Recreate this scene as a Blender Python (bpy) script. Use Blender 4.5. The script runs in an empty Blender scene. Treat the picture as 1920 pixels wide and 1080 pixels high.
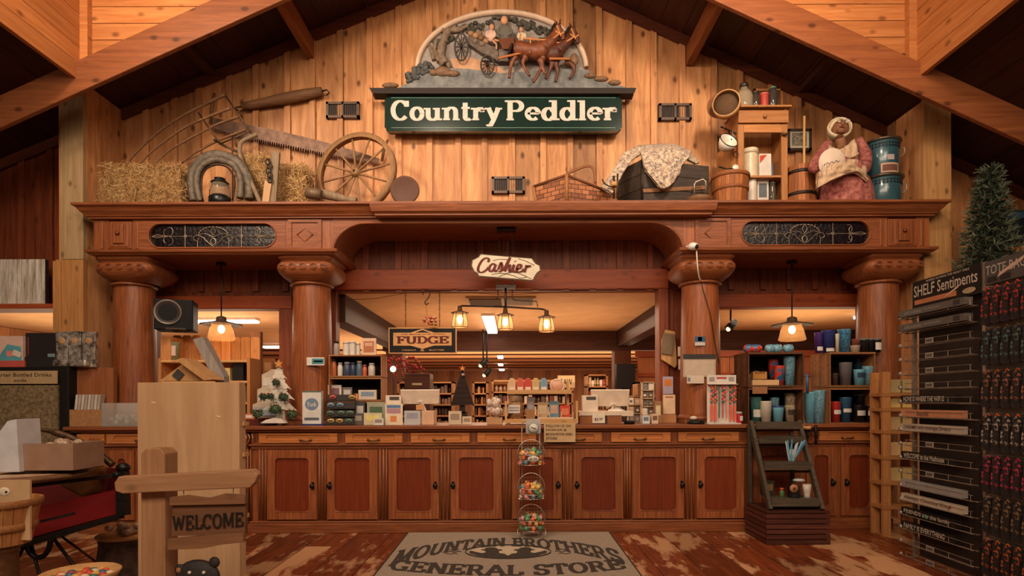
import bpy, math, random
from mathutils import Matrix, Vector, Euler, noise
SC = bpy.context.scene
COL = SC.collection
random.seed(7)
R = math.radians
PI = math.pi
# ---------------- camera, world, exposure, hall spots, shop lamps, added fill lights ----------------
F = 1100.0            # focal length in pixels of a 1920 wide frame
VX, VY, CH = 962.0, 753.0, 1.22
cam_d = bpy.data.cameras.new('camera')
cam = bpy.data.objects.new('camera', cam_d)
COL.objects.link(cam)
cam.location = (0, 0, CH)
cam.rotation_euler = Euler((R(90), 0, 0))
cam.rotation_euler = (Matrix.Rotation(R(90), 3, 'X') @ Matrix.Rotation(R(-0.2), 3, 'Z')).to_euler()
cam_d.sensor_width = 36
cam_d.lens = F / 1920 * 36
cam_d.shift_x = (960 - VX) / 1920
cam_d.shift_y = (VY - 540) / 1920
SC.camera = cam
SC.view_settings.view_transform = 'Standard'
SC.view_settings.look = 'None'
SC.view_settings.gamma = 1
SC.view_settings.exposure = 0.0
SC.view_settings.use_curve_mapping = False
world = bpy.data.worlds.new('hall_surroundings')
SC.world = world
world.use_nodes = True
wb = world.node_tree.nodes['Background']
wb.inputs[0].default_value = (1.0, 0.66, 0.44, 1)
wb.inputs[1].default_value = 0.16


def area(name, loc, target, sx, sy, power, col, spread=180):
    d = bpy.data.lights.new(name, 'AREA')
    d.shape = 'RECTANGLE'; d.size = sx; d.size_y = sy; d.energy = power; d.color = col
    d.spread = R(spread)
    o = bpy.data.objects.new(name, d); COL.objects.link(o)
    o.location = loc
    o.rotation_euler = (Vector(target) - Vector(loc)).to_track_quat('-Z', 'Y').to_euler()
    return o


WARM = (1.0, 0.77, 0.56)
for _x, _t in ((-2.6, -2.0), (-.6, 0), (2.4, 1.6)):
    area('hall_spot', (_x - .5, 3.2, 4.9), (_t, 6.3, 3.15), .35, .35, 34, WARM, 120)
area('hall_fill', (0, -1.2, 4.4), (0, 5.4, 0.6), 6.5, 1.6, 285, (1.0, 0.76, 0.56))  # broad unseen fill added behind the camera, not a fixture
area('hall_fill', (-3.4, 2.6, 4.4), (-3.2, 6.2, 2.6), 1.6, 0.8, 45, WARM)  # softer fills added at both sides of the hall
area('hall_fill', (3.4, 2.6, 4.4), (3.0, 6.2, 2.6), 1.6, 0.8, 30, WARM)
area('hall_up_fill', (0, 1.6, 3.0), (0, 5.2, 6.6), 4.0, 1.0, 13, (1.0, 0.6, 0.32))  # added fill aimed up to brighten beams and clerestory
area('shop_lamp', (0.0, 8.0, 2.3), (0, 8.0, 0), 3.4, 2.4, 80, (1.0, 0.74, 0.50))
area('shop_lamp', (0.0, 12.5, 2.3), (0, 12.6, 0), 8, 3.0, 220, (1.0, 0.78, 0.56))
area('shop_lamp', (-3.6, 8.0, 2.3), (-3.6, 8.0, 0), 1.6, 1.6, 50, (1.0, 0.78, 0.56))
area('shop_lamp', (3.6, 8.0, 2.3), (3.6, 8.0, 0), 1.6, 1.6, 36, (1.0, 0.74, 0.5))
area('shop_lamp', (0.0, 17.5, 2.3), (0, 17.6, 0), 9, 3.0, 240, (1.0, 0.78, 0.56))
area('shop_uplight', (0.0, 8.3, 1.5), (0, 8.3, 3), 3.0, 2.5, 30, (1.0, 0.7, 0.42))  # fills added below the shop ceiling to brighten it, no fixtures here
area('shop_uplight', (0.0, 13, 1.5), (0, 13, 3), 8.0, 5, 240, (1.0, 0.7, 0.42))
area('shop_uplight', (-4, 7.9, 1.7), (-4, 7.9, 3), 1.4, 1.4, 18, (1.0, 0.75, 0.5))
area('shop_uplight', (-6.2, 8.4, 1.5), (-6.2, 8.4, 3), 1.6, 2.6, 30, (1.0, 0.76, 0.5))
area('shop_uplight', (4, 7.9, 1.7), (4, 7.9, 3), 1.4, 1.4, 16, (1.0, 0.7, 0.42))

# ---------------- materials ----------------
def lin(c):
    return tuple(((v / 255) / 12.92 if v / 255 <= 0.04045 else ((v / 255 + 0.055) / 1.055) ** 2.4) for v in c[:3]) + (1,)


def new_mat(name):
    m = bpy.data.materials.new(name); m.use_nodes = True
    nt = m.node_tree; b = nt.nodes['Principled BSDF']
    return m, nt, b


def N(nt, t, **kw):
    n = nt.nodes.new(t)
    for k, v in kw.items():
        if k in n.inputs: n.inputs[k].default_value = v
        else: setattr(n, k, v)
    return n


def mixc(nt, mode, fac, a, b):
    n = nt.nodes.new('ShaderNodeMix'); n.data_type = 'RGBA'; n.blend_type = mode
    for s, v in ((n.inputs[0], fac), (n.inputs[6], a), (n.inputs[7], b)):
        if isinstance(v, bpy.types.NodeSocket): nt.links.new(v, s)
        else: s.default_value = v
    return n.outputs[2]


def ramp(nt, src, stops):
    n = nt.nodes.new('ShaderNodeValToRGB')
    el = n.color_ramp.elements
    while len(el) < len(stops): el.new(0.5)
    for e, (p, c) in zip(el, stops):
        e.position = p; e.color = c if len(c) == 4 else tuple(c) + (1,)
    nt.links.new(src, n.inputs[0])
    return n.outputs[0]


MATS = {}


def paint(r, g, b, rough=0.55, metal=0.0, coat=0.0, emit=0.0, alpha=None):
    """a plain colour with a faint mottling"""
    key = ('p', r, g, b, rough, metal, coat, emit, alpha)
    if key in MATS: return MATS[key]
    m, nt, bs = new_mat('colour_%d_%d_%d' % (r, g, b))
    c = lin((r, g, b))
    tc = N(nt, 'ShaderNodeTexCoord')
    no = N(nt, 'ShaderNodeTexNoise', Scale=14.0, Detail=3.0)
    nt.links.new(tc.outputs['Object'], no.inputs['Vector'])
    f = ramp(nt, no.outputs['Fac'], [(0.25, (0.86, 0.86, 0.86)), (0.75, (1.1, 1.1, 1.1))])
    nt.links.new(mixc(nt, 'MULTIPLY', 1.0, c, f), bs.inputs['Base Color'])
    bs.inputs['Roughness'].default_value = rough
    bs.inputs['Metallic'].default_value = metal
    bs.inputs['Coat Weight'].default_value = coat
    bs.inputs['Specular IOR Level'].default_value = 0.2 if rough > .4 else .5
    if emit:
        bs.inputs['Emission Color'].default_value = c
        bs.inputs['Emission Strength'].default_value = emit
    if alpha is not None: bs.inputs['Alpha'].default_value = alpha
    MATS[key] = m
    return m


def glass(r, g, b, alpha=0.35, rough=0.08, emit=0.0):
    key = ('g', r, g, b, alpha, emit)
    if key in MATS: return MATS[key]
    m, nt, bs = new_mat('clear_%d_%d_%d' % (r, g, b))
    out = nt.nodes['Material Output']
    tr = N(nt, 'ShaderNodeBsdfTransparent'); gl = N(nt, 'ShaderNodeBsdfPrincipled')
    gl.inputs['Base Color'].default_value = lin((r, g, b)); gl.inputs['Roughness'].default_value = rough
    if emit:
        gl.inputs['Emission Color'].default_value = lin((r, g, b)); gl.inputs['Emission Strength'].default_value = emit
    mx = N(nt, 'ShaderNodeMixShader'); mx.inputs[0].default_value = alpha
    nt.links.new(tr.outputs[0], mx.inputs[1]); nt.links.new(gl.outputs[0], mx.inputs[2])
    nt.links.new(mx.outputs[0], out.inputs[0])
    MATS[key] = m
    return m


def wood(name, dark, light, axis='z', scale=1.0, rough=0.5, knots=0.5, var=0.35, coat=0.0, stretch=14, worn=None, bump=0.25):
    if name in MATS: return MATS[name]
    m, nt, bs = new_mat(name)
    tc = N(nt, 'ShaderNodeTexCoord')
    at = N(nt, 'ShaderNodeAttribute', attribute_name='rnd')
    oi = N(nt, 'ShaderNodeObjectInfo')
    off = N(nt, 'ShaderNodeVectorMath', operation='SCALE'); off.inputs[0].default_value = (7.3, 11.7, 5.1)
    nt.links.new(at.outputs['Fac'], off.inputs['Scale'])
    off2 = N(nt, 'ShaderNodeVectorMath', operation='SCALE'); off2.inputs[0].default_value = (3.3, 2.7, 6.1)
    nt.links.new(oi.outputs['Random'], off2.inputs['Scale'])
    ad = N(nt, 'ShaderNodeVectorMath', operation='ADD'); nt.links.new(tc.outputs['Object'], ad.inputs[0]); nt.links.new(off.outputs[0], ad.inputs[1])
    ad2 = N(nt, 'ShaderNodeVectorMath', operation='ADD'); nt.links.new(ad.outputs[0], ad2.inputs[0]); nt.links.new(off2.outputs[0], ad2.inputs[1])
    sc = [stretch * scale] * 3
    sc['xyz'.index(axis)] = scale * 0.9
    mp = N(nt, 'ShaderNodeMapping'); mp.inputs['Scale'].default_value = sc
    nt.links.new(ad2.outputs[0], mp.inputs['Vector'])
    no = N(nt, 'ShaderNodeTexNoise', Scale=2.2, Detail=6.0, Roughness=0.62, Distortion=0.6)
    nt.links.new(mp.outputs[0], no.inputs['Vector'])
    c = ramp(nt, no.outputs['Fac'], [(0.22, lin(dark)), (0.5, tuple((a + b) / 2 for a, b in zip(lin(dark), lin(light)))), (0.72, lin(light))])
    ks = [7.0 * scale] * 3; ks['xyz'.index(axis)] = 4.2 * scale
    if knots:
        mk = N(nt, 'ShaderNodeMapping'); mk.inputs['Scale'].default_value = ks
        nt.links.new(ad2.outputs[0], mk.inputs['Vector'])
        vo = N(nt, 'ShaderNodeTexVoronoi', Scale=1.0)
        nt.links.new(mk.outputs[0], vo.inputs['Vector'])
        kf = ramp(nt, vo.outputs['Distance'], [(0.09, (1, 1, 1)), (0.13, (0.6, 0.6, 0.6)), (0.21, (0, 0, 0))])
        km = N(nt, 'ShaderNodeMath', operation='MULTIPLY'); km.inputs[1].default_value = knots
        nt.links.new(kf, km.inputs[0])
        kd = tuple(v * 0.32 for v in lin(dark)[:3]) + (1,)
        c = mixc(nt, 'MIX', km.outputs[0], c, kd)
    if worn:
        mw = N(nt, 'ShaderNodeMapping'); mw.inputs['Scale'].default_value = (2.3, 0.8, 1)
        nt.links.new(ad2.outputs[0], mw.inputs['Vector'])
        nw = N(nt, 'ShaderNodeTexNoise', Scale=1.25, Detail=8.0, Roughness=0.66)
        nt.links.new(mw.outputs[0], nw.inputs['Vector'])
        wf = ramp(nt, nw.outputs['Fac'], [(0.52, (0, 0, 0)), (0.575, (1, 1, 1))])
        c = mixc(nt, 'MIX', wf, c, lin(worn))
    vr = N(nt, 'ShaderNodeMapRange'); vr.inputs['To Min'].default_value = 1 - var; vr.inputs['To Max'].default_value = 1 + var * 0.5
    fr = N(nt, 'ShaderNodeMath', operation='FRACT'); nt.links.new(at.outputs['Fac'], fr.inputs[0])
    nt.links.new(fr.outputs[0], vr.inputs['Value'])
    cm = N(nt, 'ShaderNodeCombineColor')
    for i in range(3): nt.links.new(vr.outputs[0], cm.inputs[i])
    c = mixc(nt, 'MULTIPLY', 1.0, c, cm.outputs[0])
    nt.links.new(c, bs.inputs['Base Color'])
    bs.inputs['Roughness'].default_value = rough
    bs.inputs['Specular IOR Level'].default_value = 0.3
    bs.inputs['Coat Weight'].default_value = coat; bs.inputs['Coat Roughness'].default_value = 0.25
    if bump:
        bp = N(nt, 'ShaderNodeBump'); bp.inputs['Strength'].default_value = bump; bp.inputs['Distance'].default_value = 0.004
        nt.links.new(no.outputs['Fac'], bp.inputs['Height']); nt.links.new(bp.outputs[0], bs.inputs['Normal'])
    MATS[name] = m
    return m


def noisy(name, c1, c2, scale=30, rough=0.8, bump=0.3, metal=0.0, p0=0.35, p1=0.65, detail=6.0):
    if name in MATS: return MATS[name]
    m, nt, bs = new_mat(name)
    tc = N(nt, 'ShaderNodeTexCoord')
    no = N(nt, 'ShaderNodeTexNoise', Scale=float(scale), Detail=detail, Roughness=0.6)
    nt.links.new(tc.outputs['Object'], no.inputs['Vector'])
    nt.links.new(ramp(nt, no.outputs['Fac'], [(p0, lin(c1)), (p1, lin(c2))]), bs.inputs['Base Color'])
    bs.inputs['Roughness'].default_value = rough; bs.inputs['Metallic'].default_value = metal
    bp = N(nt, 'ShaderNodeBump'); bp.inputs['Strength'].default_value = bump; bp.inputs['Distance'].default_value = 0.01
    nt.links.new(no.outputs['Fac'], bp.inputs['Height']); nt.links.new(bp.outputs[0], bs.inputs['Normal'])
    MATS[name] = m
    return m


W_GABLE = wood('pine_board_vertical', (150, 92, 52), (214, 158, 106), 'z', 1.0, 0.5, 0.9, 0.45, 0.0, 7)
W_GABLE_TRIM = wood('pine_trim', (160, 100, 58), (214, 158, 108), 'z', 1.3, 0.5, 0.4, 0.3)
W_PINE_H = wood('pine_board_horizontal', (168, 98, 50), (214, 144, 86), 'x', 1.0, 0.5, 0.7, 0.2)
W_PINE_Y = wood('pine_board_along', (168, 98, 50), (214, 144, 86), 'y', 1.0, 0.5, 0.7, 0.2)
W_BEAM = wood('fir_beam', (112, 60, 32), (158, 94, 54), 'x', 1.0, 0.5, 0.8, 0.15)
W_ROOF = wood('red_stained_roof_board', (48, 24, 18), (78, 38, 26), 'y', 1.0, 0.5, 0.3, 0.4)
W_RED = wood('red_stained_board', (86, 38, 22), (146, 74, 42), 'z', 1.0, 0.5, 0.4, 0.35)
W_REDX = wood('red_stained_beam', (142, 62, 32), (186, 92, 48), 'x', 1.0, 0.45, 0.4, 0.2)
W_PALE = wood('pale_pine_post', (146, 118, 82), (184, 156, 116), 'z', 1.2, 0.55, 0.7, 0.15)
OAKC = ((98, 48, 24), (166, 96, 54))
OAK_X = wood('oak_horizontal', *OAKC, 'x', 1.6, 0.5, 0, 0.18, 0.12, 18)
OAK_Z = wood('oak_vertical', *OAKC, 'z', 1.6, 0.46, 0, 0.18, 0.15, 16)
OAK_L = wood('oak_light_drawer', (150, 86, 42), (200, 128, 72), 'x', 1.8, 0.36, 0, 0.2, 0.3, 22)
OAK_P = wood('oak_dark_panel', (98, 38, 16), (126, 54, 26), 'z', 1.4, 0.36, 0, 0.2, 0.3, 20)
W_FLOOR = wood('worn_red_floor_board', (82, 34, 16), (146, 72, 36), 'y', 1.0, 0.36, 0.5, 0.4, 0.12, 12, worn=(196, 148, 108), bump=0.4)
W_DARK = wood('dark_beam', (58, 30, 20), (100, 56, 34), 'x', 1.0, 0.6, 0.3, 0.2)
W_DARKY = wood('dark_beam_along', (44, 22, 14), (78, 40, 24), 'y', 1.0, 0.6, 0.3, 0.2)
W_CRATE = wood('crate_slat', (112, 68, 40), (160, 104, 64), 'y', 1.6, 0.6, 0.3, 0.4)
W_LIGHT = wood('light_pine', (190, 138, 84), (224, 176, 118), 'z', 1.6, 0.5, 0.35, 0.2)
W_LIGHTX = wood('light_pine_shelf', (190, 138, 84), (224, 176, 118), 'x', 1.6, 0.5, 0.35, 0.2)
W_GREY = wood('weathered_grey_wood', (116, 96, 76), (168, 144, 116), 'z', 2.0, 0.7, 0.2, 0.3)
W_OLD = wood('old_brown_wood', (96, 64, 42), (150, 108, 72), 'x', 2.0, 0.6, 0.2, 0.3)
IRON = noisy('dark_iron', (34, 28, 25), (62, 50, 42), 40, 0.5, 0.2, 0.7)
IRON_P = noisy('bronze_iron', (70, 52, 38), (104, 80, 58), 40, 0.45, 0.2, 0.7)
WIRE = noisy('steel_wire', (140, 128, 114), (176, 162, 146), 40, 0.4, 0.1, 0.6)
BLACK = paint(26, 23, 22, 0.45)
WHITE = paint(226, 218, 206, 0.5)
CREAM = paint(214, 196, 166, 0.6)
CARD = noisy('cardboard', (166, 124, 84), (188, 146, 104), 20, 0.85, 0.05)

# ---------------- geometry ----------------
ORG = {}


def px(x, y, Y):
    dx, dy = x - VX, y - VY
    dx, dy = dx - dy * .0035, dy + dx * .0035     # the photograph is turned by 0.2 degrees
    return Vector((dx / F * Y, Y, CH - dy / F * Y))


class MB:
    def __init__(s):
        s.v = []; s.f = []; s.fm = []; s.fr = []; s.fs = []; s.mats = []; s.M = Matrix.Identity(4); s.cur = None; s.rnd = 0.0; s.sm = False

    def mat(s, m):
        s.cur = m
        return s

    def add(s, vs, fs, sm=None):
        b = len(s.v)
        M = s.M
        s.v += [tuple(M @ Vector(v)) for v in vs]
        if s.cur not in s.mats: s.mats.append(s.cur)
        k = s.mats.index(s.cur)
        sm = s.sm if sm is None else sm
        for f in fs:
            s.f.append(tuple(i + b for i in f)); s.fm.append(k); s.fr.append(s.rnd); s.fs.append(sm)
        return s

    def box(s, x0, x1, y0, y1, z0, z1):
        vs = [(x, y, z) for x in (x0, x1) for y in (y0, y1) for z in (z0, z1)]
        return s.add(vs, [(0, 1, 3, 2), (4, 6, 7, 5), (0, 4, 5, 1), (2, 3, 7, 6), (0, 2, 6, 4), (1, 5, 7, 3)], False)

    def boxc(s, c, d, rot=None):
        M0 = s.M
        s.M = s.M @ Matrix.Translation(c)
        if rot is not None: s.M = s.M @ Euler(rot).to_matrix().to_4x4()
        s.box(-d[0] / 2, d[0] / 2, -d[1] / 2, d[1] / 2, -d[2] / 2, d[2] / 2)
        s.M = M0
        return s

    def beam(s, p0, p1, w, h, up=(0, 0, 1)):
        """a square bar from p0 to p1, w across, h along up"""
        p0 = Vector(p0); p1 = Vector(p1); d = (p1 - p0).normalized()
        a = d.cross(Vector(up))
        if a.length < 1e-6: a = Vector((1, 0, 0))
        a.normalize(); u = a.cross(d).normalized()
        vs = []
        for p in (p0, p1):
            for i, j in ((-1, -1), (1, -1), (1, 1), (-1, 1)):
                vs.append(tuple(p + a * i * w / 2 + u * j * h / 2))
        return s.add(vs, [(3, 2, 1, 0), (4, 5, 6, 7), (0, 1, 5, 4), (1, 2, 6, 5), (2, 3, 7, 6), (3, 0, 4, 7)], False)

    def lathe(s, prof, c=(0, 0, 0), n=20, axis='z', sx=1, sy=1, cap=True):
        vs = []; m = len(prof)
        for i in range(n):
            a = 2 * PI * i / n; ca, sa = math.cos(a) * sx, math.sin(a) * sy
            for r, z in prof:
                p = (r * ca, r * sa, z)
                if axis == 'y': p = (r * ca, z, r * sa)
                if axis == 'x': p = (z, r * ca, r * sa)
                vs.append((p[0] + c[0], p[1] + c[1], p[2] + c[2]))
        fs = []
        for i in range(n):
            j = (i + 1) % n
            for k in range(m - 1):
                q = (i * m + k, j * m + k, j * m + k + 1, i * m + k + 1)
                fs.append(q if axis != 'y' else q[::-1])
        s.add(vs, fs, True)
        if cap:
            b = len(s.v) - n * m
            k = s.mats.index(s.cur)
            for e in ((0, m - 1)):
                if prof[e][0] > 1e-5:
                    f = tuple(b + i * m + e for i in range(n))
                    if (e == 0) != (axis == 'y'): f = f[::-1]
                    s.f.append(f); s.fm.append(k); s.fr.append(s.rnd); s.fs.append(False)
        return s

    def cyl(s, p0, p1, r0, r1=None, n=12):
        r1 = r0 if r1 is None else r1
        return s.tube([p0, p1], [r0, r1], n)

    def tube(s, pts, r, n=8, closed=False, flat=1.0):
        pts = [Vector(p) for p in pts]; m = len(pts)
        rs = r if isinstance(r, (list, tuple)) else [r] * m
        vs = []
        prev = None
        for i, p in enumerate(pts):
            if closed: d = pts[(i + 1) % m] - pts[i - 1]
            else: d = pts[min(i + 1, m - 1)] - pts[max(i - 1, 0)]
            if d.length < 1e-9: d = Vector((0, 0, 1))
            d.normalize()
            if prev is None:
                a = d.cross(Vector((0, 1, 0)))
                if a.length < 0.1: a = d.cross(Vector((1, 0, 0)))
            else: a = prev - d * prev.dot(d)
            a.normalize(); prev = a; b = d.cross(a)
            for k in range(n):
                t = 2 * PI * k / n
                vs.append(tuple(p + (a * math.cos(t) + b * math.sin(t) * flat) * rs[i]))
        fs = []
        for i in range(m if closed else m - 1):
            j = (i + 1) % m
            for k in range(n):
                l = (k + 1) % n
                fs.append((i * n + k, i * n + l, j * n + l, j * n + k))
        s.add(vs, fs, n > 5)
        if not closed:
            b = len(s.v) - n * m; k = s.mats.index(s.cur)
            for f in (tuple(b + i for i in range(n))[::-1], tuple(b + (m - 1) * n + i for i in range(n))):
                s.f.append(f); s.fm.append(k); s.fr.append(s.rnd); s.fs.append(False)
        return s

    def prism(s, poly, h0, h1, plane='xz'):
        """polygon poly extruded; plane xz -> along y, xy -> along z, yz -> along x"""
        def p3(a, b, h):
            return {'xz': (a, h, b), 'xy': (a, b, h), 'yz': (h, a, b)}[plane]
        n = len(poly)
        vs = [p3(a, b, h0) for a, b in poly] + [p3(a, b, h1) for a, b in poly]
        fs = [tuple(range(n)), tuple(range(2 * n - 1, n - 1, -1))]
        fs += [(i, n + i, n + (i + 1) % n, (i + 1) % n) for i in range(n)]
        return s.add(vs, fs, False)

    def sphere(s, c, r, n=12, m=8, sc=(1, 1, 1)):
        vs = []; fs = []
        for i in range(m + 1):
            t = PI * i / m
            for k in range(n):
                a = 2 * PI * k / n
                vs.append((c[0] + r * sc[0] * math.sin(t) * math.cos(a), c[1] + r * sc[1] * math.sin(t) * math.sin(a), c[2] + r * sc[2] * math.cos(t)))
        for i in range(m):
            for k in range(n):
                l = (k + 1) % n
                fs.append((i * n + k, (i + 1) * n + k, (i + 1) * n + l, i * n + l))
        return s.add(vs, fs, True)

    def disc(s, c, r, n=24, axis='y', t=0.004):
        return s.lathe([(0, -t / 2), (r, -t / 2), (r, t / 2), (0, t / 2)], c, n, axis, cap=False)

    def panel(s, x0, x1, y0, y1, z0, z1, rx0, rx1, rz0, rz1, rad, dep, arch=6, back=None):
        """a board facing -Y at y0 with a sunk rounded panel"""
        oc = []
        for (cx, cz, a0) in ((rx1 - rad, rz1 - rad, 0), (rx0 + rad, rz1 - rad, 90), (rx0 + rad, rz0 + rad, 180), (rx1 - rad, rz0 + rad, 270)):
            for k in range(arch + 1):
                a = R(a0 + 90 * k / arch); oc.append((cx + rad * math.cos(a), cz + rad * math.sin(a)))
        corners = [(x1, z1), (x0, z1), (x0, z0), (x1, z0)]
        n = len(oc); q = arch + 1
        vs = [(a, y0, b) for a, b in oc] + [(a, y0, b) for a, b in corners] + [(a, y0 + dep, b) for a, b in oc]
        fs = []
        for c in range(4):
            for k in range(arch): fs.append((c * q + k, c * q + k + 1, n + c))
            fs.append((c * q + arch, ((c + 1) * q) % n, n + (c + 1) % 4, n + c))
        fs = [f[::-1] for f in fs]
        for i in range(n): fs.append((i, (i + 1) % n, n + 4 + (i + 1) % n, n + 4 + i)[::-1])
        s.add(vs, fs, False)
        cur = s.cur
        if back is not None: s.mat(back)
        s.add([(a, y0 + dep, b) for a, b in oc], [tuple(range(n))], False)
        s.mat(cur)
        # sides and back
        vs = [(x, y, z) for x in (x0, x1) for y in (y0, y1) for z in (z0, z1)]
        s.add(vs, [(0, 1, 3, 2), (4, 6, 7, 5), (2, 3, 7, 6), (0, 2, 6, 4), (1, 5, 7, 3)], False)
        return s

    def text(s, txt, x0, x1, z0, z1, y, depth=0.002, keep=False):
        """built-in sans lettering fitted to a box facing -Y"""
        cu = bpy.data.curves.new('t', 'FONT'); cu.body = txt; cu.resolution_u = 2; cu.offset = 0.008
        o = bpy.data.objects.new('t', cu); COL.objects.link(o)
        dg = bpy.context.evaluated_depsgraph_get()
        me = bpy.data.meshes.new_from_object(o.evaluated_get(dg))
        xs = [v.co.x for v in me.vertices]; ys = [v.co.y for v in me.vertices]
        if xs:
            ax, bx, ay, by = min(xs), max(xs), min(ys), max(ys)
            kx = (x1 - x0) / (bx - ax); kz = (z1 - z0) / (by - ay)
            vs = [(x0 + (v.co.x - ax) * kx, y - depth, z0 + (v.co.y - ay) * kz) for v in me.vertices]
            s.add(vs, [tuple(p.vertices) for p in me.polygons], False)
        bpy.data.objects.remove(o); bpy.data.curves.remove(cu); bpy.data.meshes.remove(me)
        return s

    def strokes(s, st, fn, thick, thin=None, up=(0, -1, 0)):
        """pen strokes drawn as ribbons; fn maps (u, v) to a point, the ribbon is widest where it runs upright"""
        thin = thick if thin is None else thin
        ss = []
        for pts in st:      # cut at sharp turns so that a ribbon never folds over itself
            cur = [pts[0]]
            for i in range(1, len(pts)):
                cur.append(pts[i])
                if i < len(pts) - 1:
                    ax, ay = pts[i][0] - pts[i - 1][0], pts[i][1] - pts[i - 1][1]; bx, by = pts[i + 1][0] - pts[i][0], pts[i + 1][1] - pts[i][1]
                    if ax * bx + ay * by < .3 * math.hypot(ax, ay) * math.hypot(bx, by): ss.append(cur); cur = [pts[i]]
            ss.append(cur)
        for pts in ss:
            n = len(pts)
            L = []; Rr = []
            for i, p in enumerate(pts):
                a = pts[max(i - 1, 0)]; b = pts[min(i + 1, n - 1)]
                dx, dy = b[0] - a[0], b[1] - a[1]; l = math.hypot(dx, dy) or 1
                w = thin + (thick - thin) * abs(dy) / l
                nx, ny = -dy / l * w / 2, dx / l * w / 2
                L.append((p[0] + nx, p[1] + ny)); Rr.append((p[0] - nx, p[1] - ny))
            s.k = getattr(s, 'k', 0) % 12 + 1
            vs = [tuple(c + u * s.k * .00035 for c, u in zip(fn(*q), up)) for q in L + Rr]
            s.add(vs, [(i, i + 1, n + i + 1, n + i)[::-1] for i in range(n - 1)], False)
        return s

    def build(s, name, parent=None, loc=None, bevel=0, sharp=False, disp=None):
        if loc is None and parent is None:
            xs = [v[0] for v in s.v]; ys = [v[1] for v in s.v]; zs = [v[2] for v in s.v]
            loc = ((min(xs) + max(xs)) / 2, (min(ys) + max(ys)) / 2, min(zs))
        o0 = Vector(loc) if loc is not None else Vector((0, 0, 0))
        if parent is not None: o0 = ORG[parent.name]
        me = bpy.data.meshes.new(name)
        me.from_pydata([(v[0] - o0.x, v[1] - o0.y, v[2] - o0.z) for v in s.v], [], s.f)
        for m in s.mats: me.materials.append(m)
        me.polygons.foreach_set('material_index', s.fm)
        me.polygons.foreach_set('use_smooth', s.fs)
        at = me.attributes.new('rnd', 'FLOAT', 'FACE'); at.data.foreach_set('value', s.fr)
        me.validate()
        o = bpy.data.objects.new(name, me); COL.objects.link(o)
        if parent is None: o.location = o0
        else: o.parent = parent
        ORG[o.name] = o0
        if bevel:
            b = o.modifiers.new('edges', 'BEVEL'); b.width = bevel; b.segments = 2; b.limit_method = 'ANGLE'; b.angle_limit = R(40)
        return o


def tag(o, label, cat, group=None, kind=None):
    if label: o['label'] = label
    if cat: o['category'] = cat
    if group: o['group'] = group
    if kind: o['kind'] = kind
    return o


def thing(name, label, cat, loc, group=None):
    o = bpy.data.objects.new(name, None); COL.objects.link(o)
    o.location = loc; o.empty_display_size = 0.05
    ORG[o.name] = Vector(loc)
    return tag(o, label, cat, group)


def structure(o):
    o['kind'] = 'structure'
    return o


def copy_tree(o, loc=None, parent=None):
    c = o.copy(); COL.objects.link(c)
    ORG[c.name] = ORG.get(o.name, Vector((0, 0, 0)))
    if parent is not None: c.parent = parent
    for ch in list(o.children): copy_tree(ch, None, c)
    if loc is not None: c.location = loc
    return c


def arcp(cx, cy, rx, ry, a0, a1, n=12):
    return [(cx + rx * math.cos(R(a0 + (a1 - a0) * i / n)), cy + ry * math.sin(R(a0 + (a1 - a0) * i / n))) for i in range(n + 1)]


def bez(pts, n=8):
    """smooth curve through the points"""
    P = [Vector(p) if len(p) == 3 else Vector((p[0], p[1], 0)) for p in pts]
    d3 = len(pts[0]) == 3
    out = []
    for i in range(len(P) - 1):
        p0 = P[max(i - 1, 0)]; p1 = P[i]; p2 = P[i + 1]; p3 = P[min(i + 2, len(P) - 1)]
        for k in range(n):
            t = k / n
            q = 0.5 * ((2 * p1) + (p2 - p0) * t + (2 * p0 - 5 * p1 + 4 * p2 - p3) * t * t + (3 * p1 - p0 - 3 * p2 + p3) * t ** 3)
            out.append(tuple(q) if d3 else (q.x, q.y))
    out.append(tuple(P[-1]) if d3 else (P[-1].x, P[-1].y))
    return out


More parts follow.
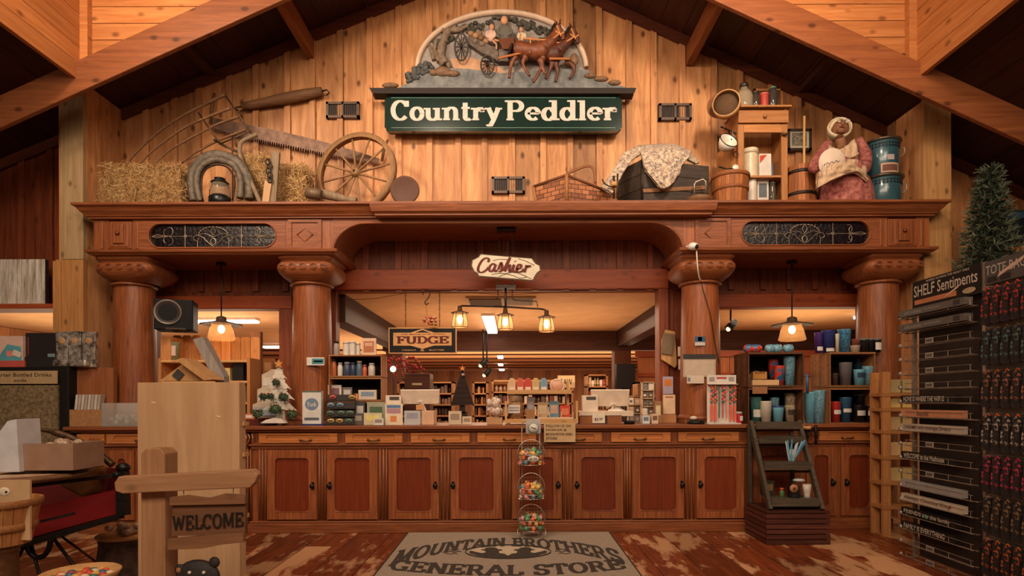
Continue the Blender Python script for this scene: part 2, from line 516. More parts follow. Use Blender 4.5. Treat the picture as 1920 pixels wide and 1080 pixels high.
# serif alphabet drawn with pen strokes: width, strokes, serif points
def _g():
    G = {}
    def sf(*p): return list(p)
    G['C'] = (.86, [arcp(.43, .5, .34, .46, 40, 320, 18), [(.72, .98), (.72, .68)]], [])
    G['P'] = (.84, [[(.2, 0), (.2, 1)], [(.2, .95), (.46, .95)] + arcp(.46, .71, .24, .24, 90, -90) + [(.2, .47)]], sf((.2, 0), (.13, 1)))
    G['o'] = (.7, [arcp(.35, .33, .24, .3, 0, 360, 18)], [])
    G['u'] = (.84, [[(.17, .62), (.17, .2)] + arcp(.38, .2, .2, .17, 190, 330), [(.6, .62), (.6, 0)]], sf((.12, .62), (.55, .62), (.66, 0)))
    G['n'] = (.84, [[(.19, 0), (.19, .62)], arcp(.42, .42, .2, .2, 150, 20) + [(.62, .3), (.62, 0)]], sf((.19, 0), (.13, .62), (.64, 0)))
    G['t'] = (.52, [[(.22, .88), (.22, .18)] + arcp(.34, .16, .12, .13, 180, 330), [(.04, .62), (.44, .62)]], [])
    G['r'] = (.64, [[(.19, 0), (.19, .62)], arcp(.42, .42, .2, .18, 170, 60), arcp(.48, .5, .035, .04, 0, 360, 8)], sf((.19, 0), (.13, .62)))
    G['y'] = (.74, [[(.14, .62), (.38, .06)], [(.62, .62), (.36, -.04), (.28, -.18)] + arcp(.2, -.2, .08, .06, 0, -180, 6)], sf((.12, .62), (.62, .62)))
    G['e'] = (.7, [[(.12, .34), (.58, .34)] + arcp(.35, .33, .24, .29, 5, 315, 18)], [])
    G['d'] = (.8, [arcp(.33, .31, .22, .29, 30, 330, 14), [(.58, 1), (.58, 0)]], sf((.5, 1), (.65, 0)))
    G['l'] = (.4, [[(.2, 0), (.2, 1)]], sf((.2, 0), (.14, 1)))
    G['A'] = (.94, [[(.08, 0), (.46, 1)], [(.46, 1), (.84, 0)], [(.24, .32), (.68, .32)]], sf((.1, 0), (.82, 0)))
    G['B'] = (.84, [[(.2, 0), (.2, 1)], [(.2, .95), (.46, .95)] + arcp(.46, .74, .2, .21, 90, -90, 8) + [(.2, .53)], [(.46, .53)] + arcp(.48, .29, .24, .24, 90, -90, 8) + [(.2, .05)]], sf((.13, 0), (.13, 1)))
    G['D'] = (.92, [[(.2, 0), (.2, 1)], [(.2, .95), (.42, .95)] + arcp(.42, .5, .36, .45, 90, -90) + [(.2, .05)]], sf((.13, 0), (.13, 1)))
    G['E'] = (.84, [[(.2, 0), (.2, 1)], [(.2, .95), (.72, .95), (.72, .72)], [(.2, .5), (.52, .5)], [(.52, .64), (.52, .36)], [(.2, .05), (.72, .05), (.74, .3)]], sf((.13, 0), (.13, 1)))
    G['F'] = (.78, [[(.2, 0), (.2, 1)], [(.2, .95), (.7, .95), (.7, .72)], [(.2, .5), (.5, .5)], [(.5, .64), (.5, .36)]], sf((.22, 0), (.13, 1)))
    G['G'] = (.94, [arcp(.44, .5, .35, .46, 42, 300, 18), [(.74, .98), (.74, .7)], [(.74, .42), (.74, .0)]], sf((.7, .42),))
    G['H'] = (.98, [[(.2, 0), (.2, 1)], [(.76, 0), (.76, 1)], [(.2, .5), (.76, .5)]], sf((.2, 0), (.2, 1), (.76, 0), (.76, 1)))
    G['I'] = (.42, [[(.21, 0), (.21, 1)]], sf((.21, 0), (.21, 1)))
    G['L'] = (.78, [[(.2, 0), (.2, 1)], [(.2, .05), (.68, .05), (.7, .32)]], sf((.13, 0), (.2, 1)))
    G['M'] = (1.1, [[(.18, 0), (.18, 1)], [(.2, 1), (.54, .1)], [(.54, .1), (.88, 1)], [(.9, 0), (.9, 1)]], sf((.18, 0), (.13, 1), (.9, 0), (.95, 1)))
    G['N'] = (.98, [[(.18, 0), (.18, 1)], [(.2, 1), (.76, .02)], [(.78, 0), (.78, 1)]], sf((.18, 0), (.13, 1), (.78, 1)))
    G['O'] = (.94, [arcp(.47, .5, .35, .46, 0, 360, 20)], [])
    G['R'] = (.92, [[(.2, 0), (.2, 1)], [(.2, .95), (.46, .95)] + arcp(.46, .72, .22, .23, 90, -90, 8) + [(.2, .49)], [(.48, .49), (.76, 0)]], sf((.2, 0), (.13, 1), (.8, 0)))
    G['S'] = (.78, [arcp(.39, .73, .24, .23, 30, 270, 12) + arcp(.39, .27, .26, .23, 90, -150, 12), [(.64, .96), (.64, .7)], [(.13, .3), (.13, .04)]], [])
    G['T'] = (.86, [[(.43, 0), (.43, 1)], [(.08, .7), (.08, .95), (.78, .95), (.78, .7)]], sf((.43, 0),))
    G['U'] = (.94, [[(.2, 1), (.2, .32)] + arcp(.47, .32, .27, .28, 180, 360, 12) + [(.74, 1)]], sf((.2, 1), (.74, 1)))
    G['W'] = (1.2, [[(.12, 1), (.36, .02)], [(.36, .02), (.6, .9)], [(.6, .9), (.84, .02)], [(.84, .02), (1.08, 1)]], sf((.12, 1), (1.08, 1)))
    G[' '] = (.45, [], [])
    return G


GL = _g()


def serif(mb, txt, fn, thick=.2, thin=.08, ser=.14, sh=.07, up=(0, -1, 0)):
    """letters in unit cap height from u = 0; fn maps (u, v); returns nothing. the width is given by serif_w"""
    u = 0
    for ch in txt:
        w, st, sp = GL[ch]
        f = (lambda a, b, u0=u: fn(u0 + a, b))
        mb.strokes(st, f, thick, thin, up)
        for (a, b) in sp:
            b2 = b + (sh / 2 if b <= 0.01 else -sh / 2)
            mb.strokes([[(a - ser, b2), (a + ser, b2)]], f, sh, sh, up)
        u += w


def serif_w(txt):
    return sum(GL[c][0] for c in txt)


def flat(x0, x1, z0, z1, y, txt):
    w = serif_w(txt)
    return lambda a, b: (x0 + (x1 - x0) * a / w, y, z0 + (z1 - z0) * b)

# ---------------- the room shell ----------------
YW = 6.3
rng = random.Random(3)


def roof_z(x):
    return 6.03 - 0.41 * abs(x + .1) if x < -.1 else 6.02 - 0.456 * abs(x + .1)


mb = MB().mat(W_FLOOR)
x = -8.0
while x < 8:
    w = 0.312
    y = -3.0 + rng.random() * 2
    y0 = -3.0
    while y0 < 8:
        y1 = min(y0 + 1.4 + rng.random() * 2.4, 8)
        mb.rnd = rng.random() * 9
        mb.box(x + .003, x + w - .003, y0, y1 - .004, -.05, 0)
        y0 = y1
    x += w
mb.rnd = .3
mb.box(-8, 8, 8, 22, -.05, -.001)
mb.box(-8, 8, -3, 22, -.1, -.052)
structure(mb.build('floor', loc=(0, 0, 0)))

# gable wall: boards with battens; X openings below z
def board_wall(name, xa, xb, zlow, ztop, mat, y=YW, bw=.305, bt=.062, seed=1, thick=.05, matb=None):
    r = random.Random(seed)
    m = MB()
    x = xa
    while x < xb - .01:
        x1 = min(x + bw, xb)
        zt0, zt1 = ztop(x), ztop(x1); zm = ztop((x + x1) / 2)
        m.mat(mat); m.rnd = r.random() * 9
        g = .004
        poly = [(x + g, zlow), (x1 - g, zlow), (x1 - g, zt1), (x + g, zt0)]
        if x < -.1 < x1: poly = [(x + g, zlow), (x1 - g, zlow), (x1 - g, zt1), (-.1, ztop(-.1)), (x + g, zt0)]
        m.prism(poly, y, y + thick)
        m.mat(matb or mat); m.rnd = r.random() * 9
        o = r.uniform(-.03, .03)
        if x > xa + .05: m.box(x - bt / 2 + o, x + bt / 2 + o, y - .032, y, zlow, ztop(x) - .01)
        x = x1
    return structure(m.build(name, loc=(0, y, 0)))


board_wall('wall_back', -4.25, 4.05, 2.95, lambda x: roof_z(x), W_GABLE, seed=5, matb=W_GABLE_TRIM)
board_wall('wall_back', -4.25, 4.05, 2.41, lambda x: 2.949, W_RED, seed=6, bw=.3)
board_wall('wall_left', -8, -4.25, 2.2, lambda x: roof_z(x), W_RED, seed=7)
board_wall('wall_right', 4.05, 8, 0, lambda x: roof_z(x), W_GABLE, seed=8)
mb = MB().mat(W_RED)
for xa, xb, zb in ((-4.25, -3.86, 0), (-3.86, -2.36, 2.35), (-2.36, -1.9, 0), (1.66, 2.2, 0), (2.2, 3.76, 2.35), (3.76, 4.05, 0)):
    mb.rnd = rng.random() * 9
    mb.box(xa, xb, YW + .001, YW + .14, zb, 2.43)
for xx in (-4.1, -3.95, -2.3, -2.1, -1.93, 1.7, 1.85, 2.1, 3.8, 3.95):
    mb.rnd = rng.random() * 9
    mb.box(xx - .02, xx + .02, YW - .015, YW + .001, 0, 2.41)
structure(mb.build('wall_back'))
mb = MB().mat(W_REDX)
mb.box(-1.9, 1.66, YW - .06, YW + .14, 2.42, 2.63)
mb.box(-3.86, -2.36, YW - .04, YW + .14, 2.22, 2.36)
mb.box(2.2, 3.76, YW - .04, YW + .14, 2.22, 2.36)
structure(mb.build('trim_1', bevel=.006))
mb = MB().mat(W_RED)
mb.rnd = .9
mb.box(-2.5, -2.36, YW - .03, YW + .14, 0, 2.22); mb.box(1.56, 1.66, YW - .05, YW + .14, 0, 2.42)
structure(mb.build('trim_2', bevel=.004))

# roof planes over the alcove and the aisles
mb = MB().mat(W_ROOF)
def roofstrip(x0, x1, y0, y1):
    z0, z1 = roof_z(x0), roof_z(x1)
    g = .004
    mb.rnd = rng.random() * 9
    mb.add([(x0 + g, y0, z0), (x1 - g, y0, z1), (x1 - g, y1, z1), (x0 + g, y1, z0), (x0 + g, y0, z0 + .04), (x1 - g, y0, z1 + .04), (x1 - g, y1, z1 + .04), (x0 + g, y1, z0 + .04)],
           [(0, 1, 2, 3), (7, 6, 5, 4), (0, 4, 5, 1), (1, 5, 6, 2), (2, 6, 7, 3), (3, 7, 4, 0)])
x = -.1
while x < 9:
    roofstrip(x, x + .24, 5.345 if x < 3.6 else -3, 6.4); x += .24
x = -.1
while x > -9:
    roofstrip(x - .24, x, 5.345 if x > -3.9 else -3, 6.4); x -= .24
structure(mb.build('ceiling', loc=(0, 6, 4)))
mb = MB().mat(wood('rake_trim', (70, 32, 20), (104, 52, 32), 'x', 1, .5, .3, .1))      # rake trim on the gable wall
mb.beam((-4.2, YW - .03, roof_z(-4.2) - .06), (-.1, YW - .03, roof_z(-.1) - .06), .03, .1)
mb.beam((4.03, YW - .03, roof_z(4.03) - .06), (-.1, YW - .03, roof_z(-.1) - .06), .03, .1)
mb.beam((4.1, YW - .03, roof_z(4.1) - .06), (7.5, YW - .03, roof_z(7.5) - .06), .03, .1)
mb.beam((-4.3, YW - .03, roof_z(-4.3) - .06), (-7.5, YW - .03, roof_z(-7.5) - .06), .03, .1)
structure(mb.build('trim_3'))
mb = MB().mat(W_BEAM)
mb.M = Matrix.Identity(4)
mb.beam((-7, 5.22, 5.79 - .447 * 6.9), (-.1, 5.22, 5.79), .05, .262)
mb.rnd = 1.7
mb.beam((7, 5.22, 5.79 - .462 * 7.1), (-.1, 5.22, 5.79), .05, .262)
structure(mb.build('trim_4', bevel=.008))
for xx in (-2.15, 1.9):
    mb = MB().mat(wood('fir_brace', (112, 58, 30), (160, 92, 50), 'y', 1.2, .5, .4, .1))
    zz = roof_z(xx) - .2
    mb.beam((xx, 5.3, zz), (xx, 6.28, zz), .075, .2)
    structure(mb.build('trim_5', bevel=.005))
for xx in (-3.2, 3.1):
    mb = MB().mat(wood('fir_brace_dark', (58, 30, 20), (86, 46, 28), 'y', 1.2, .5, .4, .1))
    zz = roof_z(xx) - .03
    mb.beam((xx, 5.35, zz), (xx, 6.28, zz), .09, .06)
    structure(mb.build('trim_5'))
# clerestory above the beam
mb = MB().mat(W_PINE_H)
z = 3.9
while z < 7.4:
    mb.rnd = rng.random() * 9
    q = (5.84 - z) / .452
    if q > .05:
        q1 = max((5.82 - z - .147) / .452, .01)
        if q < 3.86: mb.prism([(-3.86, z + .003), (-q, z + .003), (-q1, z + .147), (-3.86, z + .147)], 5.3, 5.34)
        if q < 3.62: mb.prism([(q, z + .003), (3.62, z + .003), (3.62, z + .147), (q1, z + .147)], 5.3, 5.34)
    else: mb.box(-3.86, 3.62, 5.3, 5.34, z + .003, z + .147)
    z += .15
structure(mb.build('wall_back'))
for s, nm in ((-1, 'wall_left'), (1, 'wall_right')):
    mb = MB().mat(W_PINE_Y)
    z = 4.1
    while z < 7.0:
        mb.rnd = rng.random() * 9
        xa, xb = (3.62, 3.66) if s > 0 else (-3.86, -3.9)
        dz = .0
        mb.add([(xa, 5.3, z + dz), (xa, 1.2, z), (xa, 1.2, z + .146), (xa, 5.3, z + .146 + dz), (xb, 5.3, z + dz), (xb, 1.2, z), (xb, 1.2, z + .146), (xb, 5.3, z + .146 + dz)],
               [(0, 1, 2, 3), (7, 6, 5, 4), (0, 4, 5, 1), (3, 2, 6, 7)])
        z += .15
    mb.mat(W_PINE_H)
    mb.box(min(xa, xa - .07 * s), max(xa, xa - .07 * s), 5.24, 5.3, 4.2, 7)
    structure(mb.build(nm))
mb = MB().mat(W_PINE_H)
mb.box(-3.9, 3.9, 1.1, 5.5, 7.4, 7.45)
structure(mb.build('ceiling'))

# posts at the sides of the alcove with the return walls
mb = MB().mat(W_PALE)
mb.rnd = .2; mb.box(-4.39, -4.17, 5.7, 5.74, 2.62, 4.3)
mb.mat(wood('honey_post', (150, 100, 56), (190, 138, 84), 'z', 1.2, .5, .7, .15)); mb.rnd = 1.3; mb.box(-4.44, -4.165, 5.7, 5.74, 0, 2.615)
mb.rnd = 2.4; mb.box(-4.46, -4.38, 5.69, 5.7, 0, 2.6); mb.rnd = .5; mb.box(-4.21, -4.165, 5.69, 5.7, 0, 2.6)
mb.mat(W_GABLE)
for i in range(3):
    mb.rnd = rng.random() * 9
    mb.box(-4.22, -4.17, 5.745 + i * .185, 5.925 + i * .185, 0, roof_z(-4.2) - .005)
mb.box(-4.44, -4.39, 5.745, 6.29, 0, 4.2)
structure(mb.build('trim_6'))
mb = MB().mat(wood('right_post', (158, 112, 66), (196, 148, 96), 'z', 1.2, 0.55, 0.8, 0.15))
mb.rnd = .7; mb.box(4.0, 4.265, 5.7, 5.74, 0, 4.15)
mb.mat(W_GABLE)
for i in range(3):
    mb.rnd = .8 + i * 1.1
    mb.box(4.0, 4.04, 5.745 + i * .185, 5.925 + i * .185, 0, roof_z(4.02) - .005)
mb.rnd = .2; mb.box(4.22, 4.265, 5.745, 6.29, 0, 4.1)
structure(mb.build('trim_7'))

# the shop behind the wall
TAN = noisy('tan_ceiling_paint', (206, 158, 108), (220, 172, 122), 3, .85, 0.0)
mb = MB().mat(TAN)
mb.box(-8, 8, YW + .14, 22, 2.41, 2.46)
mb.mat(W_DARK)
for yy in (13.2, 14.6, 16.0, 17.4, 18.8, 20.2):
    mb.box(-7, 7, yy, yy + .07, 2.375, 2.408)
structure(mb.build('ceiling'))
mb = MB().mat(wood('shop_wall_board', (160, 104, 66), (196, 142, 96), 'z', 1, .6, .4, .3))
x = -8
while x < 8:
    mb.rnd = rng.random() * 9; mb.box(x, x + .195, 22, 22.05, 0, 2.4); x += .2
structure(mb.build('wall_back'))
for s in (-1, 1):
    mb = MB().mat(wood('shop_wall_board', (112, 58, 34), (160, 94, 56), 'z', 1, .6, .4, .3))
    y = YW + .2
    while y < 22:
        mb.rnd = rng.random() * 9
        mb.box(7.9 * s - .02, 7.9 * s + .02, y, y + .295, 0, 2.4); y += .3
    structure(mb.build('wall_left' if s < 0 else 'wall_right'))
# beams and posts under the shop ceiling
mb = MB().mat(W_DARKY)
mb.box(-2.06, -1.84, YW + .15, 9.9, 2.1, 2.405)
mb.box(1.75, 1.95, YW + .15, 9.9, 2.14, 2.405)
mb.mat(W_DARK); mb.box(-2.2, 8, 9.9, 10.15, 2.08, 2.405)
structure(mb.build('trim_8', bevel=.006))
for xx in (-2.0, 1.85):
    mb = MB().mat(wood('shop_post', (84, 44, 26), (124, 70, 42), 'z', 1.2, .6, .4, .2)); mb.box(xx - .14, xx + .14, 9.88, 10.16, 0, 2.08)
    structure(mb.build('trim_9', bevel=.006))
# wood panelled wall on the right side of the shop
mb = MB().mat(wood('panel_wall', (150, 84, 46), (192, 118, 70), 'z', 1.3, .5, .4, .25))
x = 2.05
while x < 7.8:
    mb.rnd = rng.random() * 9; mb.box(x, x + .29, 9.6, 9.65, 0, 2.02); x += .3
mb.mat(W_REDX); mb.box(2.0, 7.8, 9.56, 9.6, 1.94, 2.04); mb.box(2.0, 7.8, 9.57, 9.6, 1.62, 1.68)
structure(mb.build('wall_right'))

# ---------------- the carved front: entablature and columns ----------------
def rect_loft(m, x0, x1, yf, yb, prof):
    vs = []
    for o, z in prof:
        vs += [(x0 - o, yf - o, z), (x1 + o, yf - o, z), (x1 + o, yb, z), (x0 - o, yb, z)]
    fs = [(3, 2, 1, 0)]
    for i in range(len(prof) - 1):
        for k in range(4):
            l = (k + 1) % 4
            fs.append((i * 4 + k, i * 4 + l, i * 4 + 4 + l, i * 4 + 4 + k))
    n = len(prof) * 4
    fs.append((n - 4, n - 3, n - 2, n - 1))
    m.add(vs, fs, False)


ENX0, ENX1, ENY, ENB = -4.0, 3.98, 5.6, 6.24
ent = thing('entablature', 'carved reddish oak entablature with cornice spanning the four columns', 'entablature', (0, 5.9, 2.64))
mb = MB().mat(OAK_X)
# arch piece
xa, xb, zt, zs = -1.715, 1.634, 2.93, 2.655
pts = [(xa, zs)] + [(xa + .33 - .33 * math.cos(R(t)), zs + (zt - zs) * math.sin(R(t))) for t in range(0, 91, 9)] + \
      [(xb - .33 + .33 * math.sin(R(t)), zs + (zt - zs) * math.cos(R(t))) for t in range(0, 91, 9)] + [(xb, zs)]
vs = []; fs = []
for (a, b) in pts: vs += [(a, ENY, b), (a, ENY, 2.98), (a, ENB, b), (a, ENB, 2.98)]
for i in range(len(pts) - 1):
    p, q = 4 * i, 4 * i + 4
    fs += [(p, q, q + 1, p + 1), (p, p + 2, q + 2, q), (p + 2, p + 3, q + 3, q + 2)]
mb.add(vs, fs, False)
mb.box(ENX0, xa, ENY + .032, ENB, 2.66, 2.98); mb.box(xb, ENX1, ENY + .032, ENB, 2.66, 2.98)
mb.build('arched_frieze', ent)
mb = MB().mat(OAK_X)
mb.tube([(a, ENY - .004, b) for a, b in pts], .014, 6)
mb.build('arch_bead', ent)
mb = MB().mat(OAK_X)
rect_loft(mb, ENX0, ENX1, ENY, ENB, [(0, 2.965), (.03, 2.972), (.03, 2.985), (.045, 2.99), (.05, 3.0), (.08, 3.03), (.10, 3.06), (.12, 3.07), (.125, 3.075), (.125, 3.095)])
mb.build('cornice', ent)
mb = MB().mat(OAK_X)
rect_loft(mb, -1.28, 1.86, ENY - .1, ENB - .1, [(0, 2.962), (.01, 2.97), (.01, 2.982), (.02, 2.99), (.035, 3.0), (.045, 3.04), (.05, 3.065), (.05, 3.085)])
mb.build('cornice', ent)
for a, b in ((ENX0, xa), (xb, ENX1)):
    mb = MB().mat(OAK_X)
    rect_loft(mb, a, b, ENY, ENB, [(0, 2.625), (.02, 2.63), (.03, 2.64), (.05, 2.65), (.055, 2.675), (.02, 2.68)])
    mb.build('lower_moulding', ent)
# frieze boards with the sunk ovals
GLS = noisy('dark_art_glass', (8, 4, 6), (22, 9, 15), 30, 0.2, .5)
ovals = ((-3.47, -2.265, 2.705, 2.925), (2.19, 3.41, 2.71, 2.93))
for k, (a, b, c, d) in enumerate(ovals):
    mb = MB().mat(OAK_X)
    mb.panel(a - .1, b + .1, ENY, ENY + .031, 2.68, 2.962, a, b, c, d, .105, .028, 8, GLS)
    mb.tube([(p, ENY - .002, q) for p, q in arcp(b - .105, (c + d) / 2, .112, .116, -90, 90) + arcp(a + .105, (c + d) / 2, .112, .116, 90, 270)], .008, 6, True)
    gl = mb.build('frieze_panel', ent)
    if k == 0: gl['label'] = 'frieze board with oval stained glass window, left'
    else: gl['label'] = 'frieze board with oval stained glass window, right'
    mb = MB().mat(paint(150, 134, 118, .4, .3))
    cx, cz = (a + b) / 2, (c + d) / 2; yy = ENY + .022
    def T(pl, r=.0026): mb.tube([(p, yy, q) for p, q in pl], r, 5)
    T([(a + .02, cz), (cx - .2, cz)]); T([(cx + .2, cz), (b - .02, cz)])
    for sx in (-1, 1):
        T([(cx + sx * .27, c + .005), (cx + sx * .27, d - .005)])
        T(arcp(cx + sx * .27, cz, .014, .014, 0, 360, 8))
        q = cx + sx * .42
        for sz in (-1, 1):
            T(arcp(q, cz + sz * .045, .034, .04, -90 * sz, 200 * sz - 90 * sz)); T(arcp(q + .03 * sx, cz + sz * .035, .025, .03, 90 * sz, 300 * sz))
            T([(q + .02 * sx, cz), (q + .12 * sx, cz + sz * .016), (q + .17 * sx, cz)])
        T(bez([(cx, c + .012), (cx + sx * .06, cz - .05), (cx + sx * .1, cz - .01), (cx + sx * .16, cz + .01), (cx + sx * .19, cz - .02), (cx + sx * .16, cz - .045), (cx + sx * .14, cz - .02)], 5))
        T([(cx + sx * .15, c + .005), (cx + sx * .15, cz - .045)])
        T([(cx, cz + .09), (cx + sx * .025, cz + .05), (cx, cz + .005), ])
        T(bez([(cx, cz - .01), (cx + sx * .08, cz + .025), (cx + sx * .15, cz + .01)], 5))
    T(arcp(cx, cz - .0, .145, .09, 15, 165)); T(arcp(cx, cz - .05, .025, .03, 0, 360, 10), .0045)
    for t in range(20, 165, 14): mb.sphere((cx + .145 * math.cos(R(t)), yy, cz + .09 * math.sin(R(t))), .008, 6, 4)
    mb.build('leading', gl)
# end blocks and diamond panels
for k, (a, b) in enumerate(((-3.86, -3.63), (3.58, 3.86))):
    mb = MB().mat(OAK_Z)
    mb.box(a, b, ENY - .012, ENY + .03, 2.69, 2.95)
    xc = (a + b) / 2
    rect = lambda w, y0, y1, z0, z1: mb.box(xc - w, xc + w, y0, y1, z0, z1)
    rect(.085, ENY - .02, ENY - .01, 2.705, 2.935); rect(.05, ENY - .036, ENY - .02, 2.735, 2.92)
    mb.box(a - .075, a - .045, ENY - .008, ENY + .03, 2.69, 2.95); mb.box(b + .03, b + .06, ENY - .008, ENY + .03, 2.69, 2.95)
    blk = mb.build('carved_block', ent, bevel=.006)
    mb = MB().mat(OAK_P); mb.lathe([(0, ENY - .058), (.012, ENY - .056), (.018, ENY - .05), (.02, ENY - .036)], (xc, 0, 2.83), 10, 'y')
    mb.build('rosette', blk)
for k, (a, b) in enumerate(((-2.14, -1.82), (1.74, 2.08))):
    mb = MB().mat(OAK_X)
    mb.panel(a, b, ENY - .014, ENY + .031, 2.68, 2.962, a + .035, b - .035, 2.705, 2.935, .004, .012, 2)
    xc, zc = (a + b) / 2, 2.82
    sq = [(xc - .075, zc), (xc, zc - .065), (xc + .075, zc), (xc, zc + .065)]
    mb.tube([(p, ENY - .006, q) for p, q in sq], .007, 4, True)
    mb.build('diamond_panel', ent)
for a, b in ((ENX0, -3.95), (3.93, ENX1), (-2.17, -2.14), (-1.82, xa), (xb, 1.74), (2.08, 2.09), (-3.63, -3.57), (3.51, 3.58), (-3.95, -3.86), (3.86, 3.93)):
    mb = MB().mat(OAK_Z); mb.rnd = a; mb.box(a, b, ENY + .004, ENY + .031, 2.68, 2.962); mb.build('frieze_stile', ent)


def superloop(cx, cy, h, e, z, n=32):
    o = []
    for i in range(n):
        t = 2 * PI * i / n; c, s_ = math.cos(t), math.sin(t)
        o.append((cx + h * math.copysign(abs(c) ** (2 / e), c), cy + h * math.copysign(abs(s_) ** (2 / e), s_), z))
    return o


names = ('oak column at the left end, behind the wooden tray', 'thick oak column between black loudspeaker and jar shelves', 'oak column with security camera and taped notices', 'oak column at the right end, behind the sign rack')
for k, (cxx, sx) in enumerate(((-3.75, -3.787), (-2.0, -2.01), (1.88, 1.877), (3.69, 3.66))):
    col = thing('column', names[k], 'column', (sx, 5.88, 1.0))
    mb = MB().mat(OAK_Z); mb.rnd = k * 1.37
    mb.lathe([(.205, 1.06), (.2, 1.1), (.197, 1.3), (.19, 1.8), (.178, 2.37), (.178, 2.40)], (sx, 5.88, 0), 36)
    mb.build('shaft', col)
    mb = MB().mat(OAK_X); mb.rnd = k * 1.1
    loops = [superloop(cxx, 5.88, h, e, z, 32) for h, e, z in ((.27, 9, 2.625), (.27, 9, 2.60), (.255, 8, 2.597), (.255, 8, 2.578), (.24, 7, 2.576), (.262, 6, 2.568), (.282, 5.5, 2.545), (.288, 5.5, 2.515), (.28, 5, 2.48), (.25, 4, 2.44), (.215, 2.6, 2.41), (.19, 2, 2.395))]
    vs = [v for l in loops for v in l]; fs = []
    for i in range(len(loops) - 1):
        for j in range(32):
            l = (j + 1) % 32; fs.append((i * 32 + l, i * 32 + j, i * 32 + 32 + j, i * 32 + 32 + l))
    mb.add(vs, fs, True)
    cap = mb.build('capital', col)
    mb = MB().mat(OAK_X)
    for j in range(5):      # carved scrolls on the face
        q = cxx - .2 + j * .1
        for rr in (.034, .018):
            mb.tube([(q + rr * math.cos(R(t)), 5.592 + (.002 if rr < .03 else 0), 2.52 + rr * .8 * math.sin(R(t))) for t in range(0, 360, 30)], .004, 5, True)
    mb.build('carving', cap)
    mb = MB().mat(OAK_Z)
    mb.lathe([(.17, 2.365), (.2, 2.368), (.212, 2.38), (.2, 2.394), (.17, 2.397)], (sx, 5.88, 0), 32)
    mb.build('neck_ring', col)
    mb = MB().mat(OAK_X)
    mb.boxc((sx, 5.88, 1.02), (.44, .44, .04)); mb.lathe([(.225, 1.04), (.23, 1.05), (.225, 1.065), (.215, 1.075), (.2, 1.09)], (sx, 5.88, 0), 32)
    mb.build('plinth', col, bevel=.004)

# ---------------- counter ----------------
def PX(p, Y): return (p - VX) / F * Y
def PZ(p, Y): return CH - (p - VY) / F * Y


mb = MB().mat(OAK_X)
mb.box(-4.18, 2.22, 5.44, 6.24, .965, 1.0); mb.box(-4.15, 2.2, 5.47, 6.2, .945, .965)
mb.box(2.22, 3.62, 5.52, 6.24, .965, 1.0); mb.box(2.22, 3.62, 5.55, 6.2, .945, .965)
tag(mb.build('worktop', bevel=.006), 'long brown oak worktop running along the counter under the columns', 'countertop')
HB = noisy('blackened_iron', (20, 18, 17), (38, 34, 31), 60, .4, .1, .5)
BRZ = noisy('old_brass', (96, 70, 44), (142, 108, 70), 60, .38, .1, .7)


def door(root, xa, xb, knob, yf=5.5):
    m = MB().mat(OAK_Z); m.rnd = rng.random() * 3
    w = xb - xa
    m.panel(xa, xb, yf - .018, yf + .01, .125, .775, xa + .075, xb - .075, .2, .7, .035, .016, 5, OAK_P)
    m.box(xa + .078, xb - .078, yf - .022, yf - .004, .192, .2)
    d = m.build('door', root, bevel=.002)
    if knob is not None:
        m = MB().mat(HB)
        m.lathe([(.008, yf - .018), (.008, yf - .03), (.02, yf - .036), (.024, yf - .045), (.018, yf - .055), (0, yf - .058)], (knob, 0, .44), 12, 'y')
        m.box(knob - .012, knob + .012, yf - .022, yf - .018, .405, .475)
        m.build('knob', d)
    return d


def drawer(root, xa, xb, hx, yf=5.5, routed=True):
    m = MB().mat(OAK_L); m.rnd = rng.random() * 3
    if routed: m.panel(xa, xb, yf - .02, yf + .01, .84, .93, xa + .07, xb - .07, .866, .914, .018, .008, 4)
    else: m.box(xa, xb, yf - .02, yf + .01, .84, .93)
    d = m.build('drawer', root, bevel=.003)
    if hx is not None:
        m = MB().mat(BRZ)
        m.tube([(hx - .045, yf - .024, .868), (hx - .04, yf - .042, .864), (hx + .04, yf - .042, .864), (hx + .045, yf - .024, .868)], .007, 6)
        m.lathe([(0, -.0), (.012, 0), (.012, -.006), (0, -.008)], (hx - .05, yf - .022, .87), 8, 'y'); m.lathe([(0, -.0), (.012, 0), (.012, -.006), (0, -.008)], (hx + .05, yf - .022, .87), 8, 'y')
        m.build('handle', d)


ctr = thing('counter', 'long middle run of the oak counter with eight panelled doors', 'counter', (-.2, 5.8, 0))
mb = MB().mat(OAK_Z)
xl, xr = PX(470, 5.5), 2.2
mb.box(xl, xr, 5.51, 6.2, .1, .944); mb.mat(OAK_X)
mb.box(xl, xr, 5.498, 5.512, .935, .944); mb.box(xl - .01, xr, 5.478, 5.512, .815, .832); mb.box(xl, xr, 5.496, 5.512, .785, .815)
mb.build('carcass', ctr)
mb = MB().mat(OAK_X); mb.box(xl - .02, xr + .01, 5.46, 6.2, 0, .09); mb.box(xl - .01, xr, 5.475, 6.2, .09, .11)
mb.build('plinth', ctr, bevel=.006)
Dr = ((500, 593, 586), (612, 707, 618), (728, 822, 816), (845, 940, 849), (960, 1052, 1046), (1075, 1168, 1081), (1185, 1282, 1278), (1306, 1395, 1312))
for a, b, c in Dr: door(ctr, PX(a, 5.48), PX(b, 5.48), PX(c, 5.48))
for a, b, c in ((485, 632, 573), (647, 754, 700), (770, 880, 823), (895, 1005, 955), (1022, 1128, 1085), (1146, 1257, 1200), (1272, 1385, 1327)):
    drawer(ctr, PX(a, 5.48), PX(b, 5.48), PX(c, 5.48))
